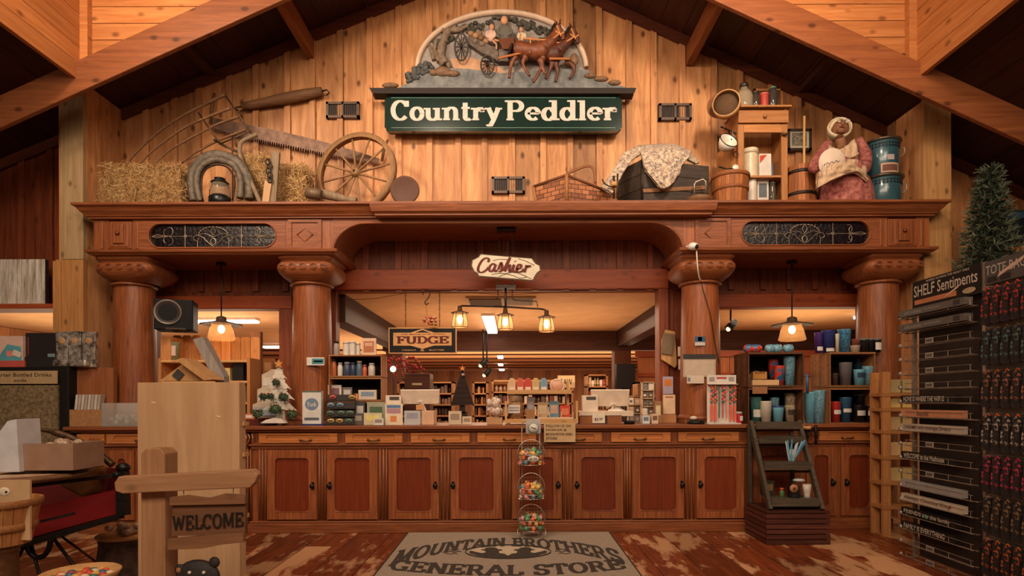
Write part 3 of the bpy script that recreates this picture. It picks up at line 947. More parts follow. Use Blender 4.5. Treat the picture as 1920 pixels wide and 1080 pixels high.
for a, b in ((480, 500), (593, 612), (707, 728), (822, 845), (940, 960), (1052, 1075), (1168, 1185), (1282, 1306)):
    xa_, xb_ = PX(a, 5.48) + .006, PX(b, 5.48) - .006
    n = 3 if xb_ - xa_ > .07 else 2
    mb = MB().mat(OAK_Z)
    for i in range(n):
        q = xa_ + (xb_ - xa_) * (i + .5) / n
        mb.tube([(q, 5.505, .12), (q, 5.505, .78)], .011, 8)
    mb.build('reeded_stile', ctr)
ctr2 = thing('counter', 'left run of the oak counter, partly behind the tall pine board', 'counter', (-3.4, 5.8, 0))
mb = MB().mat(OAK_Z)
xl2 = PX(150, 5.5)
mb.box(xl2, xl - .03, 5.51, 6.2, .1, .944); mb.mat(OAK_X); mb.box(xl2 - .01, xl - .03, 5.478, 5.512, .815, .832)
mb.build('carcass', ctr2)
mb = MB().mat(OAK_X); mb.box(xl2, xl - .03, 5.47, 6.2, 0, .1); mb.build('plinth', ctr2, bevel=.006)
door(ctr2, PX(205, 5.48), PX(250, 5.48), None); door(ctr2, PX(270, 5.48), PX(350, 5.48), PX(340, 5.48)); door(ctr2, PX(365, 5.48), PX(440, 5.48), PX(372, 5.48))
drawer(ctr2, PX(143, 5.48), PX(195, 5.48), None, routed=False); drawer(ctr2, PX(199, 5.48), PX(330, 5.48), PX(265, 5.48)); drawer(ctr2, PX(345, 5.48), PX(440, 5.48), PX(390, 5.48))
mb = MB().mat(OAK_L)
for i in range(7):
    q = PX(163, 5.46) + i * .016; mb.tube([(q, 5.477, .86), (q + .012, 5.474, .89), (q, 5.477, .92)], .005, 5)
mb.build('carving', ctr2)
mb = MB().mat(OAK_L)
for i in range(4): mb.tube([(PX(452 + 6 * i, 5.46), 5.476, .85), (PX(455 + 6 * i, 5.46), 5.472, .89), (PX(452 + 6 * i, 5.46), 5.476, .925)], .006, 5)
mb.mat(OAK_Z)
for i in range(5): mb.tube([(PX(448 + 5.5 * i, 5.5), 5.495, .12), (PX(448 + 5.5 * i, 5.5), 5.495, .78)], .01, 8)
mb.build('corner_pilaster', ctr2)
ctr3 = thing('counter', 'right run of the oak counter behind the step ladder', 'counter', (2.9, 5.85, 0))
mb = MB().mat(OAK_Z)
mb.box(2.23, 3.6, 5.6, 6.2, .1, .944); mb.mat(OAK_X); mb.box(2.23, 3.6, 5.57, 5.6, .815, .832)
mb.build('carcass', ctr3)
mb = MB().mat(OAK_X); mb.box(2.23, 3.6, 5.56, 6.2, 0, .1); mb.build('plinth', ctr3, bevel=.006)
for a, b, c in ((1412, 1500, None), (1512, 1568, 1560), (1577, 1645, 1586)): door(ctr3, PX(a, 5.58), PX(b, 5.58), None if c is None else PX(c, 5.58), 5.6)
drawer(ctr3, PX(1412, 5.58), PX(1510, 5.58), None, 5.59); drawer(ctr3, PX(1535, 5.58), PX(1642, 5.58), PX(1587, 5.58), 5.59)

# rug
RUGM = noisy('grey_carpet', (140, 124, 108), (172, 156, 138), 120, .95, .5)
INK = noisy('dark_rug_print', (50, 42, 36), (72, 62, 54), 120, .95, .5)
CRM = noisy('cream_rug_print', (188, 170, 144), (204, 186, 160), 120, .95, .4)
rug = thing('rug', 'grey carpet runner printed with a round store emblem before the counter', 'rug', (-.04, 4.2, 0))
ra, rb = PX(766, 5.43), PX(1140, 5.43)
mb = MB().mat(RUGM)
mb.box(ra, rb, 2.9, 5.43, .001, .012); mb.mat(paint(58, 50, 44, .9))
for a, b, c, d in ((ra - .012, ra, 2.9, 5.43), (rb, rb + .012, 2.9, 5.43), (ra - .012, rb + .012, 5.43, 5.442)): mb.box(a, b, c, d, .001, .011)
mb.build('carpet', rug)
rc = (ra + rb) / 2
def rugtext(m, txt, half, y0, h, bend, th=.2, tn=.1, z=.0135, up=0):
    W = serif_w(txt)
    def fn(a, b):
        t = (a / W - .5) * 2
        hh = h * (1 + (.55 * t * t if up else 0))
        return (rc + t * half, y0 + bend * (1 - t * t) + (b - .5) * hh + (.5 * (hh - h) * -.3), z)
    serif(m, txt, fn, th, tn, .17, .1, (0, 0, .6))
mb = MB().mat(INK)
rugtext(mb, 'MOUNTAIN BROTHERS', .88, 4.56, .30, .48, .24, .13, up=1)
rugtext(mb, 'GENERAL STORE', .86, 4.36, .26, -.16, .24, .13)
oy = 4.715
mb.M = Matrix.Identity(4)
el = arcp(rc, oy, .345, .215, 0, 360, 40)
mb.tube([(a, b, .0137) for a, b in el[:-1]], .009, 4, True, .15)
mb.mat(CRM); mb.add([(a, b, .0136) for a, b in arcp(rc, oy, .32, .19, 0, 360, 40)[:-1]], [tuple(range(40))])
mb.mat(INK)
def cap(pts, z): mb.add([(rc + a, oy + b, z) for a, b in pts], [tuple(range(len(pts)))])
for s in (-1, 1):       # two heads back to back wearing hats
    pts = [(0, -.187), (0, -.12), (s * .03, -.06), (s * .07, -.04), (s * .075, .02), (s * .045, .045), (s * .05, .075), (s * .085, .085), (s * .1, .13), (s * .14, .15), (s * .185, .13), (s * .195, .085), (s * .225, .07), (s * .21, .045), (s * .185, .03), (s * .18, -.02), (s * .21, -.04), (s * .26, .0), (s * .3, .04), (s * .318, .0), (s * .3, -.06), (s * .24, -.12), (s * .14, -.17)]
    cap(pts, .0139)
mb.mat(INK)
for s in (-1, 1):
    mb.tube([(rc + s * (.38 + .12 * t / 8), oy + .02 * math.sin(t * 1.4), .0137) for t in range(9)], .005, 4)
    mb.tube([(rc + s * (.4 + .1 * t / 8), oy - .06 + .01 * math.sin(t), .0137) for t in range(9)], .004, 4)
    mb.tube([(rc + s * (.4 + .1 * t / 8), oy + .07 + .01 * math.sin(t), .0137) for t in range(9)], .004, 4)
mb.build('print', rug)

# ---------------- on top of the entablature ----------------
LZ = 3.096
HAY = noisy('hay', (110, 80, 44), (176, 138, 88), 60, .9, .6)
HAYS = [paint(190, 154, 104, .8), paint(154, 116, 70, .8), paint(210, 180, 132, .8)]
def hay(x0, x1, y0, y1, z1, label, seed):
    t = thing('hay_bale', label, 'hay bale', ((x0 + x1) / 2, (y0 + y1) / 2, LZ), 'hay bales on the ledge')
    r = random.Random(seed)
    m = MB().mat(HAY)
    rect_loft(m, x0 + .03, x1 - .03, y0 + .03, y1 - .01, [(-.02, LZ), (.0, LZ + .03), (0, z1 - .05), (-.03, z1 - .015)])
    m.build('bale_core', t)
    m = MB()
    for i in range(1500):
        m.mat(r.choice(HAYS))
        f = r.random()
        x = r.uniform(x0, x1); y = r.uniform(y0, y1); z = r.uniform(LZ + .01, z1)
        if f < .6: y = y0 + r.uniform(-.012, .03)
        elif f < .85: z = z1 - r.uniform(-.015, .04)
        else: x = r.choice((x0, x1)) + r.uniform(-.02, .02)
        a = r.uniform(0, PI); l = r.uniform(.03, .08); el = r.gauss(0, .5)
        d = Vector((math.cos(a), r.uniform(-.4, .4), math.sin(a) * 1.1)) * l / 2
        c = Vector((x, y, max(z, LZ + .03)))
        p0 = c - d; p1 = c + d
        p0.z = max(p0.z, LZ + .004); p1.z = max(p1.z, LZ + .004)
        m.tube([p0, p1], .0022, 3)
    m.build('straw', t)
hay(px(200, 0, 5.7).x, px(352, 0, 5.7).x, 5.58, 5.9, 3.50, 'low hay bale at the left end of the ledge', 1)
hay(px(450, 0, 5.95).x, px(512, 0, 5.95).x, 5.85, 6.12, 3.70, 'tall hay bale behind the horse collar', 2)
hay(px(516, 0, 5.8).x, px(578, 0, 5.8).x, 5.72, 6.05, 3.55, 'hay bale between weathered boards and the wagon wheel', 3)

# grain cradle (long toothed hand rake)
Yc = 5.95
t = thing('grain_cradle', 'antique grain cradle with long curved wooden fingers over the hay', 'farm tool', tuple(px(480, 372, 5.7)))
for pts, r0 in (([(232, 320), (252, 290), (300, 245), (352, 212), (422, 177)], .014), ([(258, 313), (285, 284), (340, 243), (388, 220), (432, 203)], .012), ([(284, 316), (318, 282), (370, 252), (410, 232), (447, 219)], .012), ([(326, 322), (352, 296), (396, 270), (430, 255), (462, 243)], .012)):
    m = MB().mat(W_OLD); P = bez([tuple(px(a, b, Yc - .02 * i)) for i, (a, b) in enumerate(pts)], 6)
    m.tube(P, [.007 + (r0 * 1.25 - .007) * i / len(P) for i in range(len(P))], 7); m.build('finger', t)
m = MB().mat(IRON_P)
for a, b in (((420, 175), (475, 256)), ((372, 211), (412, 270)), ((412, 270), (446, 286)), ((436, 248), (444, 275)), ((412, 270), (472, 245)), ((400, 262), (446, 284))):
    m.cyl(px(*a, Yc - .06), px(*b, Yc - .06), .0085, n=6)
m.tube(bez([tuple(px(a, b, Yc - .08)) for a, b in ((340, 305), (380, 290), (425, 289), (450, 292))], 6), .005, 5)
m.build('brace', t)
m = MB().mat(W_GREY)
m.tube(bez([tuple(px(a, b, Y)) for a, b, Y in ((482, 252, Yc - .06), (468, 258, Yc - .08), (452, 268, Yc - .1), (450, 290, Yc - .15), (462, 320, 5.72), (490, 385, 5.62))], 7), .021, 8)
m.build('snath', t)
m = MB().mat(HB); m.cyl(px(424, 293, 5.8), px(450, 296, 5.8), .016, n=8); m.build('grip', t)

# rollers, saw
t = thing('singletree', 'weathered wooden singletree bar hung on the wall by the vent', 'farm tool', tuple(px(530, 190, 6.22)))
m = MB().mat(W_OLD)
a, b = px(455, 200, 6.22), px(604, 171, 6.22)
m.tube([a.lerp(b, k / 8) for k in range(9)], [.036, .042, .044, .05, .057, .057, .055, .05, .042], 14); m.build('bar', t)
for (p, q) in ((a, -1), (b, 1)):
    m = MB().mat(IRON)
    m.tube([p + Vector((q * .0, 0, 0)), p + Vector((q * .05, -.01, .01 * q)), p + Vector((q * .08, -.01, -.02)), p + Vector((q * .05, 0, -.04))], .009, 6); m.build('hook', t)
t = thing('crosscut_saw', 'long rusty two handled crosscut saw hung on the gable wall', 'saw', tuple(px(560, 260, 6.2)))
RUST = noisy('rusty_blade', (88, 62, 48), (124, 94, 76), 14, .55, .1, .35)
top = bez([(398, 220), (450, 231), (520, 245), (600, 264), (660, 281), (712, 298)], 6); bot = bez([(395, 240), (450, 259), (520, 273), (600, 290), (660, 301), (710, 306)], 8)
m = MB().mat(RUST)
A = [px(a, b, 6.21) for a, b in top]; 
B = [px(a, b, 6.21) for a, b in bez([(395, 238), (450, 254), (520, 268), (600, 285), (660, 297), (710, 304)], 6)]
n = len(A); vs = [tuple(p) for p in A + B] + [(p.x, p.y + .004, p.z) for p in A + B]
fs = [(i, n + i, n + i + 1, i + 1) for i in range(n - 1)] + [(2 * n + i, 2 * n + i + 1, 3 * n + i + 1, 3 * n + i) for i in range(n - 1)] + [(i, i + 1, 2 * n + i + 1, 2 * n + i) for i in range(n - 1)] + [(n + i, 3 * n + i, 3 * n + i + 1, n + i + 1) for i in range(n - 1)]
m.add(vs, fs)
L = sum((B[i + 1] - B[i]).length for i in range(n - 1)); k = 0
for i in range(n - 1):
    for j in range(3):
        p = B[i].lerp(B[i + 1], j / 3); q = B[i].lerp(B[i + 1], (j + .55) / 3)
        mid = (p + q) / 2 + Vector((-.002, 0, -.042 if (k % 4) else -.03)); k += 1
        m.add([tuple(p), tuple(q), tuple(mid), (p.x, p.y + .004, p.z), (q.x, q.y + .004, q.z), (mid.x, mid.y + .004, mid.z)], [(0, 2, 1), (3, 4, 5), (0, 3, 5, 2), (1, 2, 5, 4)])
m.build('blade', t)
m = MB().mat(W_OLD); m.tube([px(402, 175, 6.19), px(398, 195, 6.19), px(394, 232, 6.2)], [.014, .018, .014], 8); m.build('handle', t)
m = MB().mat(W_OLD); m.tube([px(727, 262, 6.19), px(719, 285, 6.19), px(716, 302, 6.2)], [.012, .017, .014], 8); m.build('handle', t)

# wagon wheel
def wheel(name, label, c, ru, ri, yw, nsp, mt, tilt=(0, 0, 0), seg=40, hub=.1, spr=.012, sxy=1.0, cat='wheel', parent=None):
    t = thing(name, label, cat, c) if parent is None else parent
    M = Matrix.Translation(c) @ Euler(tilt).to_matrix().to_4x4()
    m = MB().mat(mt); m.M = M
    m.lathe([(ri, -yw / 2), (ru, -yw / 2), (ru, yw / 2), (ri, yw / 2), (ri, -yw / 2)], (0, 0, 0), seg, 'y', cap=False)
    m.build('rim', t)
    m = MB().mat(mt); m.M = M
    m.lathe([(0, -hub * .9), (hub * .55, -hub * .9), (hub * .75, -hub * .6), (hub, 0), (hub * .7, hub * .6), (0, hub * .6)], (0, 0, 0), 18, 'y', cap=False)
    m.mat(HB); m.lathe([(0, -hub * .92), (hub * .25, -hub * .92), (hub * .25, -hub * .85)], (0, 0, 0), 12, 'y', cap=False)
    m.build('hub', t)
    for k in range(nsp):
        m = MB().mat(mt); m.M = M
        a = 2 * PI * (k + .35) / nsp
        m.tube([(math.cos(a) * hub * .8, 0, math.sin(a) * hub * .8), (math.cos(a) * (ri + .005), 0, math.sin(a) * (ri + .005))], [spr * 1.3, spr], 7)
        m.build('spoke', t)
    return t
W_WHEEL = wood('weathered_wheel_wood', (134, 96, 62), (184, 142, 98), 'z', 2.4, .65, 0, .3)
c = px(664, 344, 5.82)
wheel('wagon_wheel', 'weathered wooden wagon wheel leaning on the ledge before the saw', (c.x, 5.9, LZ + .428), .425, .375, .06, 12, W_WHEEL, (R(-8), 0, R(-12)), 44, .055, .0095)

# horse collar and lantern
COLR = noisy('cracked_leather', (62, 54, 44), (104, 92, 76), 25, .6, .4)
t = thing('horse_collar', 'padded dark leather horse collar standing around the lantern', 'horse collar', tuple(px(412, 372, 5.62)))
m = MB().mat(COLR)
pts = bez([tuple(px(a, b, 5.66)) for a, b in ((376, 378), (370, 350), (372, 322), (392, 303), (417, 301), (440, 312), (452, 338), (450, 372))], 6)
m.tube(pts, .032, 12); m.build('inner_roll', t)
m = MB().mat(COLR)
pts = bez([tuple(px(a, b, 5.7)) for a, b in ((364, 378), (360, 345), (366, 318), (388, 297), (417, 294), (446, 306), (466, 338), (468, 374))], 6)
m.tube(pts, [.045 + .012 * math.sin(PI * i / len(pts)) for i in range(len(pts))], 12); m.build('outer_roll', t)
m = MB().mat(IRON)
m.tube(bez([tuple(px(a, b, 5.64)) for a, b in ((380, 376), (377, 345), (384, 320), (405, 309), (428, 315), (440, 340), (436, 374))], 5), .009, 6); m.build('hame', t)
t = thing('lantern', 'black kerosene lantern with a glass globe inside the horse collar', 'lantern', tuple(px(411, 376, 5.6)))
cx = px(411, 0, 5.6).x
zb = LZ
m = MB().mat(paint(30, 32, 34, .3, .5)); m.lathe([(.085, zb), (.1, zb + .02), (.1, zb + .075), (.07, zb + .1)], (cx, 5.6, 0), 20); m.build('fount', t)
m = MB().mat(glass(160, 150, 130, .3)); m.lathe([(.07, zb + .1), (.083, zb + .14), (.08, zb + .2), (.062, zb + .22)], (cx, 5.6, 0), 20, cap=False); m.build('globe', t)
m = MB().mat(paint(30, 32, 34, .3, .5)); m.lathe([(.075, zb + .215), (.082, zb + .222), (.06, zb + .235), (.045, zb + .25), (.05, zb + .262), (.0, zb + .27)], (cx, 5.6, 0), 20); m.build('cap', t)
m = MB().mat(IRON_P); m.tube([(cx - .095, 5.6, zb + .04), (cx - .1, 5.6, zb + .15), (cx - .05, 5.6, zb + .25)], .006, 6); m.tube([(cx + .095, 5.6, zb + .04), (cx + .1, 5.6, zb + .15), (cx + .05, 5.6, zb + .25)], .006, 6); m.build('frame', t)

# boards with chain, metal yoke pieces, dark disc
t = thing('hitching_post', 'weathered grey board with hanging chain links between two hay bales', 'board', tuple(px(512, 376, 5.6)))
m = MB().mat(W_GREY); a, b = px(511, 380, 5.6), px(518, 286, 5.6); a.z = LZ + .0; m.beam(a, b, .07, .035, (0, 1, 0)); m.build('board', t)
m = MB().mat(wood('pale_block', (176, 136, 96), (208, 170, 126), 'z', 2, .6, .3, .2)); a, b = px(498, 380, 5.58), px(504, 340, 5.58); a.z = LZ; m.beam(a, b, .065, .03, (0, 1, 0)); m.build('pale_board', t)
m = MB().mat(HB)
for i, (a, b) in enumerate(((502, 303), (505, 311), (503, 320), (505, 328), (506, 337))):
    p = px(a, b, 5.56); m.tube([(p.x + .02 * math.cos(R(q)), p.y + (.006 if i % 2 else 0), p.z + .026 * math.sin(R(q))) for q in range(0, 360, 40)], .008, 6, True)
m.build('chain', t)
t = thing('yoke_piece', 'grey curved wooden yoke piece lying before the wagon wheel', 'farm tool', tuple(px(620, 374, 5.57)))
m = MB().mat(W_GREY)
m.tube(bez([(px(602, 355, 5.58).x, 5.62, LZ + .12), (px(622, 0, 5.58).x, 5.6, LZ + .09), (px(645, 0, 5.58).x, 5.58, LZ + .055), (px(668, 0, 5.58).x, 5.57, LZ + .035)], 6), [.045] * 6 + [.04] * 6 + [.03] * 7, 10); m.build('arm', t)
m = MB().mat(paint(112, 92, 74, .5, .3)); m.cyl(px(575, 361, 5.56), px(603, 366, 5.56), .052, .048, 16); m.build('collar_pipe', t)
t = MB().mat(paint(84, 54, 40, .5)); c = px(759, 396, 5.55)
t.lathe([(0, 0), (.125, 0), (.135, -.01), (.135, -.02), (.12, -.015), (0, -.01)], (c.x, 5.57, LZ + .13), 30, 'y', cap=False)
t.mat(paint(130, 96, 66, .5)); t.tube([(c.x + .133 * math.cos(R(q)), 5.56, LZ + .13 + .127 * math.sin(R(q))) for q in range(0, 360, 12)], .007, 6, True)
tag(t.build('round_disc'), 'dark brown round disc propped up right of the wagon wheel', 'disc')

# wicker basket
def weave(name, c1, c2, sx=60, sz=40):
    if name in MATS: return MATS[name]
    m, nt, bs = new_mat(name)
    tc = N(nt, 'ShaderNodeTexCoord')
    mp = N(nt, 'ShaderNodeMapping'); mp.inputs['Rotation'].default_value = (R(90), 0, 0)
    nt.links.new(tc.outputs['Object'], mp.inputs['Vector'])
    br = N(nt, 'ShaderNodeTexBrick', Scale=float(sx)); br.inputs['Color1'].default_value = lin(c1); br.inputs['Color2'].default_value = lin(c2)
    br.inputs['Mortar'].default_value = lin(tuple(int(v * .35) for v in c1)); br.inputs['Mortar Size'].default_value = .06
    br.inputs['Brick Width'].default_value = 1.6; br.inputs['Row Height'].default_value = .9
    nt.links.new(mp.outputs[0], br.inputs['Vector'])
    nt.links.new(br.outputs['Color'], bs.inputs['Base Color']); bs.inputs['Roughness'].default_value = .6
    bp = N(nt, 'ShaderNodeBump'); bp.inputs['Distance'].default_value = .01; bp.inputs['Strength'].default_value = .8
    nt.links.new(br.outputs['Fac'], bp.inputs['Height']); bp.invert = True; nt.links.new(bp.outputs[0], bs.inputs['Normal'])
    MATS[name] = m
    return m
WK = weave('wicker', (120, 66, 38), (176, 112, 68), 22)
t = thing('wicker_basket', 'large brown wicker basket with a bent handle on the ledge', 'basket', tuple(px(1070, 372, 5.62)))
m = MB().mat(WK)
def bk(k): # corners of a diamond-shaped basket seen at a corner
    return [(px(998, 0, 5.75).x * k + (1 - k) * px(1070, 0, 5.7).x, 5.78), (px(1062, 0, 5.5).x, 5.75 - .2 * k), (px(1150, 0, 5.7).x * k + (1 - k) * px(1070, 0, 5.7).x, 5.72), (px(1085, 0, 6).x, 5.8 + .28 * k)]
lo, hi = bk(.86), bk(1.0)
zz = (3.2, 3.335, 3.215, 3.335)
lv = [(a, b, LZ) for a, b in lo]; hv = [(a, b, z) for (a, b), z in zip(hi, (3.335, 3.365, 3.24, 3.39))]
m.add(lv + hv, [(0, 1, 5, 4), (1, 2, 6, 5), (2, 3, 7, 6), (3, 0, 4, 7), (3, 2, 1, 0)])
m.build('woven_body', t)
m = MB().mat(paint(110, 70, 46, .5)); m.tube(hv, .014, 8, True); m.build('rim', t)
m = MB().mat(paint(130, 84, 52, .5)); m.tube(bez([tuple(px(a, b, 5.65)) for a, b in ((1063, 326), (1085, 316), (1104, 311), (1114, 320), (1116, 343))], 5), .014, 8, flat=.5); m.build('handle', t)
m = MB().mat(paint(150, 104, 66, .6))
for a, dz in ((1005, .1), (1030, .17), (1060, .22), (1090, .18)): 
    p = px(a, 0, 5.52); 
m.cyl((hv[1][0], hv[1][1] - .01, LZ), (hv[1][0], hv[1][1] - .01, hv[1][2]), .018, n=6); m.cyl((lv[0][0], lv[0][1] - .01, LZ), (hv[0][0], hv[0][1] - .01, hv[0][2]), .014, n=6)
m.build('stake', t)

# dark trunk with the quilt
W_TRK = wood('blackened_box_wood', (40, 34, 30), (74, 62, 52), 'x', 1.6, .6, 0, .4)
t = thing('wooden_chest', 'dark weathered wooden box under the folded quilt', 'trunk', tuple(px(1240, 372, 5.8)))
xl_, xm_, xr_ = px(1160, 0, 5.75).x, px(1205, 0, 5.5).x, px(1332, 0, 5.62).x
m = MB().mat(W_TRK)
for i in range(3):
    m.rnd = i * 1.3
    z0_, z1_ = LZ + i * .135, LZ + i * .135 + .13
    m.beam((xl_, 5.82, (z0_ + z1_) / 2), (xm_, 5.53, (z0_ + z1_) / 2), .02, .13); m.rnd = i + .6
    m.beam((xm_, 5.53, (z0_ + z1_) / 2), (xr_, 5.7, (z0_ + z1_) / 2), .02, .13)
    m.beam((xr_, 5.7, (z0_ + z1_) / 2), (xr_ - .15, 6.1, (z0_ + z1_) / 2), .02, .13); m.beam((xr_ - .15, 6.1, (z0_ + z1_) / 2), (xl_, 5.82, (z0_ + z1_) / 2), .02, .13)
m.add([(xl_, 5.82, LZ + .01), (xm_, 5.53, LZ + .01), (xr_, 5.7, LZ + .01), (xr_ - .15, 6.1, LZ + .01)], [(0, 1, 2, 3)])
m.mat(IRON); m.cyl((xm_ - .005, 5.525, LZ), (xm_ - .005, 5.525, LZ + .4), .012, n=6)
m.mat(W_OLD); m.beam((xm_, 5.515, LZ + .1), (xr_ - .03, 5.68, LZ + .19), .012, .035)
m.build('box', t)
QU = noisy('patchwork_quilt', (112, 104, 104), (210, 190, 168), 42, .95, .5, 0, .38, .55, 2.0)
def quiltmat():
    m, nt, bs = new_mat('quilt_cloth')
    tc = N(nt, 'ShaderNodeTexCoord')
    vo = N(nt, 'ShaderNodeTexVoronoi', Scale=55.0); nt.links.new(tc.outputs['Object'], vo.inputs['Vector'])
    c1 = ramp(nt, vo.outputs['Color'], [(.2, lin((112, 104, 102))), (.4, lin((176, 156, 134))), (.62, lin((200, 182, 160))), (.85, lin((150, 124, 108)))])
    nt.links.new(c1, bs.inputs['Base Color']); bs.inputs['Roughness'].default_value = .95
    no = N(nt, 'ShaderNodeTexNoise', Scale=30.0); nt.links.new(tc.outputs['Object'], no.inputs['Vector'])
    bp = N(nt, 'ShaderNodeBump'); bp.inputs['Distance'].default_value = .015; nt.links.new(no.outputs['Fac'], bp.inputs['Height']); nt.links.new(bp.outputs[0], bs.inputs['Normal'])
    return m
QM = quiltmat()
m = MB().mat(QM)
# the quilt: a cloth strip from low left, over the box, with a point hanging in front
def sheet(m, rows, n=6, dy=0.0):
    R_ = [bez([tuple(px(*q)) for q in r], n) for r in rows]
    cols = [bez([r[i] for r in R_], 5) for i in range(len(R_[0]))]
    a, b = len(cols), len(cols[0])
    vs = []
    for i, c_ in enumerate(cols):
        for j, p in enumerate(c_):
            w = .010 * math.sin(i * 1.3 + j * .8) + .008 * math.sin(i * .5 - j * 1.7)
            vs.append((p[0], p[1] + w, p[2] + w * .3))
    nv = len(vs)
    vs += [(x, y + .028, z - .006) for x, y, z in vs]
    fs = []
    for i in range(a - 1):
        for j in range(b - 1):
            q = (i * b + j, i * b + j + 1, (i + 1) * b + j + 1, (i + 1) * b + j)
            fs.append(q); fs.append(tuple(k + nv for k in q[::-1]))
    for i in range(a - 1):
        for j in (0, b - 1): fs.append((i * b + j, (i + 1) * b + j, (i + 1) * b + j + nv, i * b + j + nv))
    for j in range(b - 1):
        for i in (0, a - 1): fs.append((i * b + j, i * b + j + 1, i * b + j + 1 + nv, i * b + j + nv))
    m.add(vs, fs, True)
sheet(m, [[(1128, 350, 5.55), (1150, 318, 5.62), (1168, 288, 5.7), (1200, 272, 5.75)], [(1148, 362, 5.5), (1165, 330, 5.55), (1185, 300, 5.58), (1206, 286, 5.6)]])
sheet(m, [[(1196, 272, 5.85), (1230, 270, 5.85), (1265, 270, 5.85), (1297, 283, 5.8)], [(1202, 290, 5.55), (1232, 285, 5.55), (1265, 282, 5.6), (1295, 291, 5.66)], [(1212, 318, 5.48), (1238, 322, 5.46), (1262, 318, 5.5), (1283, 304, 5.58)], [(1238, 352, 5.47), (1248, 352, 5.46), (1260, 344, 5.48), (1274, 326, 5.55)]])
sheet(m, [[(1290, 280, 5.86), (1312, 303, 5.8)], [(1285, 296, 5.7), (1304, 306, 5.7)]])
tag(m.build('quilt'), 'pale patchwork quilt draped over the dark wooden box', 'quilt')
t = MB().mat(IRON_P); t.cyl(px(1151, 372, 5.5), px(1151, 330, 5.5), .012, n=8); t.cyl(px(1157, 372, 5.49), px(1158, 326, 5.49), .009, n=8); t.mat(W_LIGHT); t.cyl(px(1151, 350, 5.48), px(1151, 342, 5.48), .03, n=10)
t.mat(IRON); t.tube(bez([tuple(px(a, b, 5.49)) for a, b in ((1129, 336), (1134, 344), (1142, 349), (1150, 350))], 5), .006, 6)
tag(t.build('clamp_hook', loc=tuple(px(1152, 372, 5.5))), 'small iron hook tool standing between the wicker basket and the trunk', 'tool')
t = thing('bucket_lid', 'round wooden lid with a metal clasp lying by the trunk', 'lid', tuple(px(1312, 372, 5.55)))
c = px(1312, 0, 5.55)
m = MB().mat(W_OLD); m.lathe([(.115, LZ), (.12, LZ + .05), (.115, LZ + .06), (.02, LZ + .068)], (c.x, 5.6, 0), 26); m.build('lid', t)
m = MB().mat(WIRE); m.tube([px(1302, 362, 5.58), px(1302, 346, 5.58), px(1305, 341, 5.58), px(1318, 336, 5.58), px(1323, 340, 5.58), px(1324, 358, 5.58)], .008, 6); m.build('clasp', t)

# hoosier shelf
WS = wood('honey_cabinet_wood', (158, 100, 54), (196, 138, 84), 'z', 1.5, .5, .25, .15)
WSX = wood('honey_cabinet_wood_x', (158, 100, 54), (196, 138, 84), 'x', 1.5, .5, .25, .15)
Yf = 5.78
t = thing('kitchen_cabinet', 'narrow honey pine cupboard with one drawer and open front on the ledge', 'cabinet', (px(1430, 0, 5.8).x, 5.8, LZ))
x0_, x1_ = px(1384, 300, Yf).x, px(1477, 300, Yf).x
zt_ = px(1430, 202, Yf).z
zd0, zd1 = px(1430, 233, Yf).z, px(1430, 208, Yf).z
yb_ = 6.12
m = MB().mat(WS)
m.box(x0_, x0_ + .06, Yf, Yf + .02, LZ, zd0); m.box(x1_ - .06, x1_, Yf, Yf + .02, LZ, zd0); m.rnd = .4
m.box(x0_, x0_ + .02, Yf + .02, yb_, LZ, zt_); m.box(x1_ - .02, x1_, Yf + .02, yb_, LZ, zt_); m.rnd = .9
m.box(x0_, x1_, yb_ - .015, yb_, LZ, zt_); m.mat(WSX); m.box(x0_ + .06, x1_ - .06, Yf, Yf + .02, zd0 - .08, zd0)
m.build('frame', t, bevel=.003)
zs1 = px(1430, 328, Yf).z; 
m = MB().mat(WSX); m.box(x0_ + .02, x1_ - .02, Yf + .01, yb_ - .015, zs1 - .02, zs1); m.build('shelf', t)
m = MB().mat(WSX); m.box(x0_ - .015, x1_ + .03, Yf - .03, yb_, zt_ - .005, zt_ + .015); m.build('top_board', t, bevel=.004)
m = MB().mat(WSX); m.box(x0_ + .0, x1_ + .005, Yf - .015, Yf + .01, zd0 + .01, zd1); dr = m.build('drawer', t, bevel=.003)
m = MB().mat(WSX); m.lathe([(.008, Yf - .015), (.008, Yf - .025), (.019, Yf - .033), (.015, Yf - .045), (0, Yf - .048)], ((x0_ + x1_) / 2 + .01, 0, (zd0 + zd1) / 2), 12, 'y'); m.build('knob', dr)
m = MB().mat(IRON_P); m.cyl((x1_ - .07, Yf - .02, zd0 - .1), (x1_ - .02, Yf - .03, zd0 - .115), .012, n=8); m.build('latch', t)
